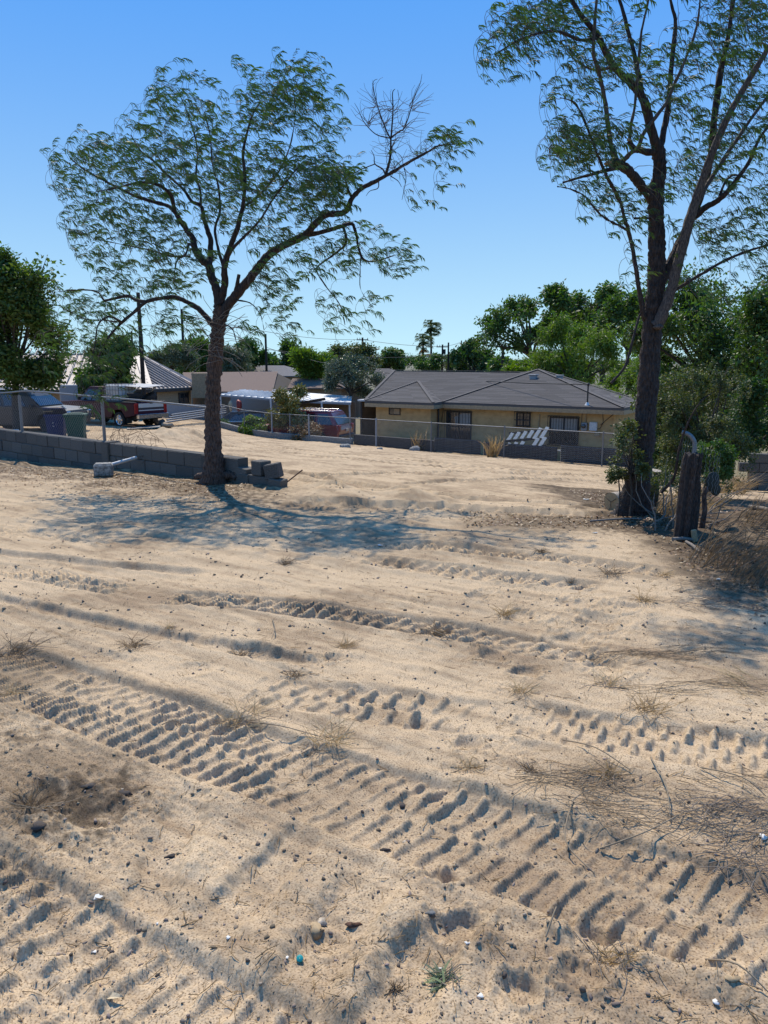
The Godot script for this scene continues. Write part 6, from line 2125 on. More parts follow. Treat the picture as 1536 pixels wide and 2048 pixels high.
func greenery() -> void:
	# right hand side
	tree_px("broad_tree", "tall bright green tree behind the sawn pale limb at the right edge", 1430, 165, 540, 850, 24.0, M.leaf_mid, 3800, 101, {"lobes": 40, "leaf": 0.12, "lean": 30.0})
	tree_px("broad_tree", "dark tree filling the right edge above the shaded block wall", 1590, 120, 520, 900, 21.0, M.leaf_mid, 2400, 102, {"lobes": 30, "leaf": 0.12})
	tree_px("olive_shrub", "wide olive green shrub behind the weathered post", 1418, 112, 715, 950, 12.6, M.leaf_olive, 3200, 103, {"lobes": 30, "leaf": 0.038, "cat": "shrub", "trunk": 0.04, "airy": 0.25, "deep": 0.8, "skirt": 0.15})
	tree_px("mid_shrub", "green shrub filling the gap right behind the dark trunk", 1338, 52, 740, 940, 17.0, M.leaf_mid, 1300, 137, {"lobes": 14, "leaf": 0.06, "cat": "shrub", "trunk": 0.05, "skirt": 0.2})
	tree_px("dark_shrub", "deep green shaded shrub above the block wall at the right edge", 1520, 70, 745, 925, 18.5, M.leaf_dark, 1700, 104, {"lobes": 14, "leaf": 0.08, "cat": "shrub", "trunk": 0.06})
	tree_px("willowy_tree", "lime green willowy tree rising behind the tan house roof", 1150, 88, 640, 790, 45.0, M.leaf_lime, 2600, 105, {"lobes": 20, "wide": 0.14, "leaf": 0.2})
	tree_px("willowy_tree", "yellow green tree seen between the house roof corner and the dark trunk", 1262, 64, 690, 860, 38.0, M.leaf_lime, 1600, 106, {"lobes": 14, "wide": 0.14, "leaf": 0.17})
	tree_px("broad_tree", "dark crowned tall tree behind the lime green willowy tree", 1160, 86, 560, 690, 60.0, M.leaf_mid, 2000, 107, {"lobes": 18, "leaf": 0.26})
	tree_px("airy_tree", "open crowned tree with showing limbs left of the tall dark crown", 1022, 72, 604, 725, 56.0, M.leaf_mid, 800, 108, {"lobes": 16, "airy": 0.5, "leaf": 0.22, "lean": 60.0, "trunk": 0.26})
	tree_px("airy_tree", "thin leaved pale tree right of the dark trunk fork against the sky", 1250, 56, 590, 720, 52.0, M.leaf_mid, 700, 109, {"lobes": 12, "airy": 0.3, "leaf": 0.22})
	tree_px("dark_tree", "dark cedar like tree low behind the tan house ridge", 945, 40, 690, 755, 92.0, M.leaf_dark, 800, 110, {"lobes": 9})
	tree_px("round_tree", "small round green tree left of the open crowned tree's foot", 1010, 34, 708, 760, 80.0, M.leaf_mid, 500, 111, {"lobes": 7})
	tree_px("round_tree", "lime bush showing under the open crowned tree", 1040, 30, 722, 760, 62.0, M.leaf_lime, 420, 112, {"lobes": 7})
	# left hand side
	tree_px("broad_tree", "large dark green tree at the left edge before the ribbed roof", 34, 96, 515, 782, 33.0, M.leaf_fresh, 3600, 113, {"lobes": 40, "airy": 0.05, "leaf": 0.16})
	tree_px("dense_tree", "dense dark tree between ribbed roofs behind the pickup", 210, 56, 668, 800, 43.5, M.leaf_mid, 1700, 114, {"lobes": 14, "leaf": 0.19, "skirt": 0.1})
	tree_px("grey_tree", "grey green feathery tree right of the left tree's trunk", 462, 42, 692, 760, 72.0, M.leaf_grey, 900, 115, {"lobes": 10, "airy": 0.2, "wide": 0.1})
	tree_px("grey_tree", "grey green feathery tree above the ribbed hip roof", 345, 46, 688, 750, 70.0, M.leaf_grey, 900, 116, {"lobes": 10, "airy": 0.15, "wide": 0.1})
	tree_px("round_tree", "mid green tree just left of the left tree's trunk", 392, 34, 682, 750, 82.0, M.leaf_mid, 700, 117, {"lobes": 9})
	tree_px("dark_tree", "dark cedar like tree between the feathery tree and the lime tree", 506, 30, 678, 742, 86.0, M.leaf_dark, 700, 118, {"lobes": 8})
	tree_px("round_tree", "green tree right of the dark cedar above grey roof", 560, 38, 690, 750, 92.0, M.leaf_mid, 700, 119, {"lobes": 9})
	tree_px("round_tree", "bright lime tree left of the silver bush", 622, 38, 694, 770, 64.0, M.leaf_lime, 1000, 120, {"lobes": 11, "wide": 0.16})
	tree_px("silver_bush", "round silvery grey bush standing at the left end of the house roof", 702, 58, 708, 800, 47.0, M.leaf_silver, 1500, 121, {"lobes": 16, "leaf": 0.15, "cat": "shrub", "wide": 0.18})
	tree_px("round_tree", "olive tree line piece behind the silver bush", 716, 52, 690, 740, 96.0, M.leaf_olive, 900, 122, {"lobes": 10})
	tree_px("round_tree", "green tree right of the silver bush behind the dark ridge", 776, 32, 700, 748, 104.0, M.leaf_mid, 500, 123, {"lobes": 8})
	tree_px("round_tree", "small dark tree left of the two palms", 806, 22, 706, 745, 112.0, M.leaf_dark, 320, 124, {"lobes": 6})
	tree_px("round_tree", "low green tree under the two palms", 856, 34, 712, 748, 118.0, M.leaf_mid, 420, 125, {"lobes": 7})
	tree_px("round_tree", "low olive tree right of the two palms", 906, 26, 714, 748, 116.0, M.leaf_olive, 360, 126, {"lobes": 6})
	tree_px("round_tree", "green tree filling the gap behind the brown roof", 430, 40, 706, 752, 100.0, M.leaf_mid, 500, 127, {"lobes": 7})
	tree_px("round_tree", "dark tree above the left end of the ribbed roof", 270, 40, 692, 750, 88.0, M.leaf_dark, 600, 128, {"lobes": 8})
	for i in 11:
		tree_px("far_tree", ["first far tree from the left edge in the horizon line", "far olive tree behind the dense dark tree", "far dark tree behind the ribbed hip roof", "far tree behind the grey feathery trees", "far olive tree behind the grey gabled roof", "far dark tree behind the silver bush", "far tree behind the palm trunks", "far olive tree behind the open crowned tree", "far dark tree hidden behind the lime willowy tree", "far tree behind the dark trunk on the right", "far olive tree behind the right edge tree"][i], -160 + i * 190 + (i % 3) * 30, 90, 706 + (i % 4) * 4, 750, 150.0 + (i % 3) * 14, [M.leaf_mid, M.leaf_olive, M.leaf_dark][i % 3], 420, 140 + i, {"lobes": 9, "group": "far trees along the horizon"})
	# shrubs by the parked cars
	var fs := tree_px("flowering_shrub", "tall yellow green shrub in front of the maroon suv", 580, 42, 772, 868, 39.3, M.leaf_yellow, 620, 129, {"lobes": 14, "leaf": 0.13, "cat": "shrub", "airy": 0.35, "trunk": 0.05})
	fs.set_meta("category", "shrub")
	tree_px("green_shrub", "low bright green shrub behind the kerb left of the flowering shrub", 512, 28, 832, 872, 40.0, M.leaf_lime, 420, 130, {"lobes": 8, "leaf": 0.12, "cat": "shrub", "trunk": 0.03, "wide": 0.35})
	tree_px("dry_shrub", "dry brown shrub growing along the kerb in front of the suv", 600, 50, 845, 880, 37.9, M.leaf_dry, 260, 131, {"lobes": 10, "leaf": 0.09, "cat": "shrub", "airy": 0.4, "trunk": 0.02})
	tree_px("potted_plant", "small dark leaved plant by the bench under the carport", 447, 14, 842, 872, 42.6, M.leaf_mid, 120, 132, {"lobes": 5, "leaf": 0.1, "cat": "plant", "trunk": 0.02})
	# creeper on the right tree's trunk
	tree_px("creeper", "leafy creeper wrapped round the lower trunk of the right tree", 1266, 38, 830, 965, 7.95, M.leaf_olive, 400, 133, {"lobes": 24, "leaf": 0.03, "count": 8, "wide": 0.28, "cat": "creeper", "trunk": 0.01, "airy": 0.45, "deep": 0.9})
	tree_px("creeper", "leafy sprays spilling left of the right tree's trunk foot", 1242, 34, 925, 965, 8.0, M.leaf_olive, 150, 134, {"lobes": 10, "leaf": 0.028, "count": 8, "wide": 0.3, "cat": "creeper", "trunk": 0.008, "airy": 0.3})
	# small bushes round the post and fence
	tree_px("scrub", "low bushy scrub between the right tree and the post", 1318, 36, 935, 1040, 8.6, M.leaf_olive, 240, 135, {"lobes": 12, "leaf": 0.026, "count": 8, "cat": "shrub", "trunk": 0.012, "airy": 0.4})
	tree_px("scrub", "leafy scrub behind the bent gate pipe", 1425, 36, 880, 960, 10.5, M.leaf_mid, 420, 136, {"lobes": 12, "leaf": 0.036, "cat": "shrub", "trunk": 0.015})
	# twiggy dead wood by the post
	var dead := Acc.new()
	for i in 34:
		var o := spot(rng.randf_range(1300, 1420), rng.randf_range(985, 1050), rng.randf_range(7.2, 8.6))
		o.y = maxf(base_height(o.x, o.z), o.y - 0.3)
		var dir := Vector3(rng.randf_range(-0.8, 0.9), rng.randf_range(0.3, 1.2), rng.randf_range(-0.5, 0.5)).normalized()
		var pts := PackedVector3Array()
		var rr := PackedFloat32Array()
		for k in 9:
			pts.append(o)
			rr.append(lerpf(0.009, 0.002, k / 8.0))
			o += dir * rng.randf_range(0.05, 0.11)
			dir = (dir + Vector3(rng.randf_range(-0.4, 0.5), rng.randf_range(-0.4, 0.3), rng.randf_range(-0.3, 0.3))).normalized()
		dead.tube(pts, rr, 5, false)
	tag(obj("dead_branches", dead, M.twig_grey), "thicket of bare grey branches round the weathered post", "branches", "", "stuff")
	var arch := Acc.new()
	arch.tube(smooth_line(PackedVector3Array([spot(1322, 985, 7.6), spot(1348, 955, 7.5), spot(1358, 900, 7.4), spot(1375, 848, 7.3), spot(1400, 805, 7.2), spot(1424, 785, 7.2)]), 5), PackedFloat32Array(range(26).map(func(i): return lerpf(0.016, 0.004, i / 25.0))), 7, false, 0.1)
	tag(obj("bare_branch", arch, M.bark), "long bare branch arching up from beside the weathered post", "branch")

func blades(n: int, r: float, h: float, lean: Vector3, spread: float, w: float, seed_: int, flat := 0.0) -> Acc:
	# grass blades rooted within r of the origin
	var g := RandomNumberGenerator.new()
	g.seed = seed_
	var a := Acc.new()
	for i in n:
		var q := g.randf() * TAU
		var o := Vector3(cos(q), 0, sin(q)) * r * sqrt(g.randf())
		var dir := (Vector3(g.randf_range(-1, 1) * spread, 1.0 - flat, g.randf_range(-1, 1) * spread) + lean).normalized()
		var l := h * g.randf_range(0.45, 1.15)
		var side := dir.cross(Vector3(g.randf_range(-1, 1), 0.3, g.randf_range(-1, 1))).normalized() * w * g.randf_range(0.6, 1.2)
		var p1 := o + dir * l * 0.4
		var d2 := (dir + lean * 0.5 + Vector3(g.randf_range(-0.4, 0.4), g.randf_range(-0.5, 0.1), g.randf_range(-0.4, 0.4))).normalized()
		var p2 := p1 + d2 * l * 0.35
		var p3 := p2 + (d2 + Vector3(g.randf_range(-0.4, 0.4), -0.4, g.randf_range(-0.3, 0.3))).normalized() * l * 0.3
		for p in [p1, p2, p3]:
			p.y = maxf(p.y, 0.004)
		p1.y = maxf(p1.y, 0.006)
		p2.y = maxf(p2.y, 0.006)
		p3.y = maxf(p3.y, 0.004)
		a.quad(o - side, p1 - side, p1 + side, o + side)
		a.quad(p1 - side, p2 - side * 0.7, p2 + side * 0.7, p1 + side)
		a.tri(p2 - side * 0.7, p3, p2 + side * 0.7)
	return a

func palms() -> void:
	for s in [[846, 682, 128.0, "shorter of the two palms, its skirt of dead fronds hanging", 1.0], [862, 654, 134.0, "taller of the two thin palms above the horizon", 0.0]]:
		var d: float = s[2]
		var c := spot(s[0], s[1], d)
		var t := thing("palm", s[3], "palm tree", Vector3(c.x, -2.8, c.z))
		var h := c.y + 2.8
		var tr := Acc.new()
		tr.tube(PackedVector3Array([Vector3.ZERO, Vector3(0.1, h * 0.5, 0), Vector3(0, h, 0)]), PackedFloat32Array([0.28, 0.19, 0.16]), 8)
		obj("trunk", tr, M.pole, t)
		for k in 34:
			var q := TAU * k * 0.382
			var lift := 1.2 - 2.3 * (k / 34.0)
			var dir := Vector3(cos(q) + 0.35, lift, sin(q)).normalized()
			var fr := Acc.new()
			var o := Vector3(0, h, 0)
			var side := dir.cross(Vector3.UP).normalized()
			var p1 := o + dir * 0.9
			var p2 := p1 + (dir + Vector3(0.3, -0.5, 0)).normalized() * 0.7
			var p3 := p2 + (dir + Vector3(0.3, -1.3, 0)).normalized() * 0.6
			fr.quad(o - side * 0.03, p1 - side * 0.12, p1 + side * 0.12, o + side * 0.03)
			for j in 9:
				var f := (j - 4) / 4.0
				fr.tri(p1 + side * 0.14 * f - dir * 0.3, p2 + side * 0.65 * f + Vector3(0, 0.1, 0), p1 + side * 0.1 * (f + 0.3) + Vector3(0, 0, 0.1))
				fr.tri(p2 + side * 0.4 * f, p3 + side * 0.5 * f, p2 + side * 0.4 * (f + 0.35))
			var old: bool = s[4] > 0.5 and k > 27
			if old:
				for v in fr.v.size():
					fr.v[v].y -= 1.0
			obj("frond", fr, M.leaf_dry if old else M.palm, t)

func poles() -> void:
	# [px, top, d, radius, crossarm, label]
	var list := [[276, 585, 46.5, 0.14, 0, "stout dark pole in front of the ribbed hip roof"], [363, 618, 82.0, 0.16, 0, "tall utility pole behind the ribbed roof, left of the trunk"], [263, 662, 90.0, 0.13, 0, "thin pole left of the stout dark pole"], [284, 668, 96.0, 0.12, 0, "thin pole right of the stout dark pole"],
		[531, 668, 74.0, 0.13, 0, "utility pole by the dark cedar where the service line starts"], [725, 675, 122.0, 0.2, 1, "utility pole with short arm above the silver bush"], [752, 692, 112.0, 0.1, 0, "short thin pole right of the silver bush"], [885, 689, 118.0, 0.18, 1, "utility pole with crossarm right of the palms"], [897, 685, 92.0, 0.13, 0, "dark utility pole next to the crossarm pole"],
		[923, 681, 126.0, 0.13, 0, "thin bare pole left of the dark cedar behind the ridge"], [1006, 695, 70.0, 0.17, 0, "dark pole under the open crowned tree"]]
	var tops: Array = []
	for s in list:
		var d: float = s[2]
		var c := spot(s[0], s[1], d)
		var t := thing("utility_pole", s[5], "pole", Vector3(c.x, -2.8, c.z))
		var h := c.y + 2.8
		var p := Acc.new()
		p.tube(PackedVector3Array([Vector3.ZERO, Vector3(0, h, 0)]), PackedFloat32Array([s[3], s[3] * 0.75]), 8)
		obj("shaft", p, M.pole, t)
		if s[4] == 1:
			var ar := Acc.new()
			ar.beam(Vector3(-0.9, h - 0.35, 0.1), Vector3(0.9, h - 0.35, 0.1), 0.12, 0.14)
			for x in [-0.8, -0.4, 0.8]:
				ar.rod(Vector3(x, h - 0.3, 0.1), Vector3(x, h - 0.05, 0.1), 0.05)
			ar.rod(Vector3(0.3, h - 1.4, 0.15), Vector3(0.3, h - 0.7, 0.15), 0.2, 8)
			obj("crossarm", ar, M.pole, t)
		tops.append(c)
	# lines between them
	var k := 0
	for s in [[1, 5, 0.3, 0.03], [5, 7, 0.3, 0.035], [7, 9, 0.2, 0.03], [4, 8, 1.4, 0.03], [5, 9, 2.4, 0.03]]:
		var a: Vector3 = tops[s[0]] - Vector3(0, s[2], 0)
		var b: Vector3 = tops[s[1]] - Vector3(0, s[2], 0)
		var pts := PackedVector3Array()
		var rr := PackedFloat32Array()
		for i in 13:
			var f := i / 12.0
			pts.append(a.lerp(b, f) - Vector3(0, 4.0 * f * (1.0 - f) * a.distance_to(b) * 0.02, 0))
			rr.append(s[3] * 0.85)
		var w := Acc.new()
		w.tube(pts, rr, 4, false)
		tag(obj("power_line", w, M.cable), ["power line from the tall left pole to the short arm pole", "power line from the short arm pole to the crossarm pole", "power line from the crossarm pole to the thin bare pole", "lower power line from the cedar pole to the dark pole by the palms", "lowest power line crossing behind the two palms"][k], "power line")
		k += 1
	var sp := PackedVector3Array()
	var sr := PackedFloat32Array()
	var sa := spot(531, 694, 74.0)
	var sb := spot(1176, 769, 31.0)
	for i in 25:
		var f := i / 24.0
		sp.append(sa.lerp(sb, f) - Vector3(0, 4.0 * f * (1.0 - f) * 0.75, 0))
		sr.append(0.022)
	var sw := Acc.new()
	sw.tube(sp, sr, 5, false)
	tag(obj("service_line", sw, M.cable), "thick service cable sagging across the house roof to its mast", "cable")

# ---------------------------------------------------------------- near things on the lot
func on_ground(px: float, py: float) -> Vector3:
	var p := ground_at(px, py)
	p.y = height(p.x, p.z)
	return p

func stalks(n: int, l0: float, l1: float, spread: Vector2, dir0: float, fan_: float, r: float, lift: float, seed_: int, centre: Vector3) -> Acc:
	# dry stalks lying over one another
	var g := RandomNumberGenerator.new()
	g.seed = seed_
	var a := Acc.new()
	for i in n:
		var q := g.randf() * TAU
		var k := sqrt(g.randf())
		var o := Vector3(cos(q) * spread.x * k, 0, sin(q) * spread.y * k)
		var yaw := dir0 + g.randf_range(-fan_, fan_)
		var l := g.randf_range(l0, l1)
		var dir := Vector3(cos(yaw), 0, -sin(yaw))
		var pts := PackedVector3Array()
		var rr := PackedFloat32Array()
		var up := g.randf() * lift
		var bow := g.randf_range(-0.15, 0.15)
		var tilt := g.randf_range(-0.6, 1.0) * lift
		for j in 5:
			var f := j / 4.0
			var p := o + dir * l * (f - 0.5) + Vector3(dir.z, 0, -dir.x) * bow * l * 4.0 * f * (1.0 - f)
			p.y = height(centre.x + p.x, centre.z + p.z) - centre.y + 0.004 + up * 0.5 + maxf(0.0, tilt * f)
			pts.append(p)
			rr.append(r * lerpf(1.0, 0.45, f))
		a.tube(pts, rr, 3, false)
	return a

func post_and_wood() -> void:
	var p := ground_at(1364, 1078)
	var t := thing("old_post", "thick weathered wooden gate post standing at the right of the lot", "post", p)
	var a := Acc.new()
	var ring := PackedVector2Array()
	for i in 22:
		var q := TAU * i / 22.0
		var rr := 0.088 * (1.0 + 0.1 * sin(i * 2.7) + 0.07 * sin(i * 4.1 + 1.0)) * (0.8 if i % 5 == 2 else 1.0)
		ring.append(Vector2(cos(q) * rr * 1.05, sin(q) * rr))
	var levels := [-0.1, 0.05, 0.3, 0.57, 0.74, 0.79]
	for k in 5:
		for i in 22:
			var j := (i + 1) % 22
			var w0 := 1.0 - 0.015 * k + 0.02 * sin(i * 3.3 + k)
			var w1 := 1.0 - 0.015 * (k + 1) + 0.02 * sin(i * 3.3 + k + 1)
			var t0 := 0.018 * sin(i * 2.1) if k == 4 else 0.0
			var x0: float = 0.009 * k
			var x1: float = 0.009 * (k + 1)
			var y0: float = levels[k]
			var y1: float = levels[k + 1]
			var v00 := Vector3(ring[i].x * w0 + x0, y0, ring[i].y * w0)
			var v10 := Vector3(ring[j].x * w0 + x0, y0, ring[j].y * w0)
			var v01 := Vector3(ring[i].x * w1 + x1, y1 + t0, ring[i].y * w1)
			var v11 := Vector3(ring[j].x * w1 + x1, y1 + (0.018 * sin(j * 2.1) if k == 4 else 0.0), ring[j].y * w1)
			a.quad(v10, v00, v01, v11)
			if k == 4:
				a.tri(v11, v01, Vector3(x1, 0.77, 0))
	obj("post", a, M.old_post, t)
	var sp := Acc.new()
	sp.prism(PackedVector3Array([Vector3(0.06, -0.05, -0.02), Vector3(0.15, -0.05, -0.04), Vector3(0.165, 0.3, -0.05), Vector3(0.155, 0.5, -0.04), Vector3(0.13, 0.56, -0.03), Vector3(0.08, 0.3, -0.02)]), Vector3(0.02, 0, -0.07))
	obj("split_slab", sp, M.old_post, t)
	var chip := Acc.new()
	chip.box(Transform3D(Basis(Vector3.BACK, 0.2), Vector3(0.07, 0.05, 0.1)), Vector3(0.05, 0.12, 0.03), 0.008)
	obj("wood_chip", chip, M.cut_wood, t)

	# bent gate pipe with net behind the post
	var gp := thing("gate_pipe", "bent silver gate pipe with torn netting behind the weathered post", "gate")
	var o := spot(1385, 930, 7.35)
	var pipe := Acc.new()
	pipe.tube(smooth_line(PackedVector3Array([o + Vector3(0.0, -0.9, 0), o + Vector3(0.0, -0.2, 0), o + Vector3(0.005, 0.17, 0), o + Vector3(-0.01, 0.24, 0), o + Vector3(-0.05, 0.29, -0.02), o + Vector3(-0.11, 0.31, -0.04)]), 3), PackedFloat32Array(range(16).map(func(i): return 0.021)), 10)
	obj("pipe", pipe, M.galv, gp)
	var net := Acc.new()
	for i in 9:
		var pts := PackedVector3Array()
		var rr := PackedFloat32Array()
		for k in 14:
			pts.append(o + Vector3(0.02 + 0.028 * i + 0.014 * (k % 2), 0.22 - 0.032 * k - 0.012 * i, -0.02 - 0.05 * sin(i * 0.7)))
			rr.append(0.0016)
		net.tube(pts, rr, 3, false)
	for i in 4:
		var pts := PackedVector3Array()
		var rr := PackedFloat32Array()
		for k in 14:
			pts.append(o + Vector3(-0.1 + 0.024 * i + 0.012 * (k % 2), 0.27 - 0.035 * k, -0.04))
			rr.append(0.0016)
		net.tube(pts, rr, 3, false)
	obj("netting", net, M.wire, gp)

	# short logs
	var lg := thing("log", "short pale log lying left of the right tree's foot", "log")
	var c0 := ground_at(1222, 1022) + Vector3(0.0, 0.105, 0)
	var c1 := c0 + Vector3(0.46, 0.02, -0.3)
	var lb := Acc.new()
	lb.tube(PackedVector3Array([c0, c0.lerp(c1, 0.3), c0.lerp(c1, 0.7), c1]), PackedFloat32Array([0.112, 0.108, 0.11, 0.105]), 18, false, 0.05)
	obj("bark", lb, M.log_bark, lg)
	var ends := Acc.new()
	var dirv := (c1 - c0).normalized()
	for s in [[c0, -1.0], [c1, 1.0]]:
		var b := Basis(dirv.cross(Vector3.UP).normalized(), dirv * s[1], dirv.cross(Vector3.UP).normalized().cross(dirv * s[1]))
		ends.lathe(Transform3D(b, s[0] - dirv * s[1] * 0.004), PackedVector2Array([Vector2(0.113, 0), Vector2(0.1, 0.006), Vector2(0.06, 0.002), Vector2(0.055, 0.006), Vector2(0.001, 0.004)]), 18)
	obj("cut_face", ends, M.cut_wood, lg)
	for k in 3:
		var cr := Acc.new()
		var q := 0.6 + k * 2.0
		var off := Vector3(cos(q) * 0.09, sin(q) * 0.09, 0)
		cr.beam(c0 - dirv * 0.012, c0 - dirv * 0.012 + Vector3(off.x * 0.6, off.y, off.x * 0.7), 0.006, 0.004)
		obj("crack", cr, M.dark_wood, lg)
	var st := thing("log", "upright sawn stump half hidden behind the right tree's foot", "stump")
	var sb := ground_at(1305, 1032) + Vector3(0.05, 0, -0.45)
	var sl := Acc.new()
	sl.tube(PackedVector3Array([sb + Vector3(0, -0.05, 0), sb + Vector3(0, 0.2, 0), sb + Vector3(0.02, 0.46, 0)]), PackedFloat32Array([0.17, 0.155, 0.15]), 18, false, 0.06)
	obj("bark", sl, M.bark, st)
	var stp := Acc.new()
	stp.lathe(Transform3D(Basis.IDENTITY, sb + Vector3(0.02, 0.455, 0)), PackedVector2Array([Vector2(0.152, 0), Vector2(0.13, 0.008), Vector2(0.001, 0.01)]), 18)
	obj("cut_face", stp, M.log_bark, st)
	# brown timbers among the litter on the right
	for s in [[1395, 985, 1440, 1015, 9.6, "brown log lying behind the cactus pads", 0.07], [1500, 1018, 1560, 1030, 8.9, "dark plank lying in the litter at the right edge", 0.03], [1345, 1085, 1395, 1082, 6.7, "grey stick lying at the foot of the weathered post", 0.018], [1372, 1090, 1400, 1108, 6.5, "short grey stick right of the weathered post foot", 0.014], [1180, 1042, 1310, 1050, 7.7, "long thin stick lying before the right tree's foot", 0.01]]:
		var q := ground_at(s[0], s[1])
		var w := ground_at(s[2], s[3])
		q.y = height(q.x, q.z) + float(s[6])
		w.y = height(w.x, w.z) + float(s[6])
		var st2 := Acc.new()
		st2.tube(PackedVector3Array([q, q.lerp(w, 0.4) + Vector3(0, 0.01, 0), w]), PackedFloat32Array([s[6], s[6], float(s[6]) * 0.8]), 8, true, 0.1)
		tag(obj("stick", st2, M.twig_grey if s[6] < 0.05 else M.rusty), s[5], "stick" if s[6] < 0.05 else "log")
	# prickly pear
	var cp := thing("cactus", "small prickly pear with one dark pad right of the post", "cactus", ground_at(1402, 1062))
	var cs := Acc.new()
	cs.tube(PackedVector3Array([Vector3(0, -0.02, 0), Vector3(0.02, 0.2, 0), Vector3(0.0, 0.36, 0.0), Vector3(0.03, 0.44, 0)]), PackedFloat32Array([0.03, 0.026, 0.024, 0.02]), 8)
	obj("stem", cs, M.bark_red, cp)
	for s in [[0.075, 0.49, 0.0, 0.068, 0.1], [0.14, 0.4, -0.06, 0.05, 0.06]]:
		var pd := Acc.new()
		pd.ball(Vector3(s[0], s[1], s[2]), Vector3(s[3], s[4], 0.016), 0.0, 0.0, 10, 14)
		obj("pad", pd, M.cactus, cp)
	# rusty bar stuck in the ground at the wall's end
	var bar := Acc.new()
	var bo := on_ground(558, 975)
	bar.rod(bo + Vector3(0.03, 0, 0.1), bo + Vector3(0.3, 0.2, -0.1), 0.009, 6)
	tag(obj("iron_bar", bar, M.rusty), "thin rusty bar leaning out past the broken wall end", "bar")

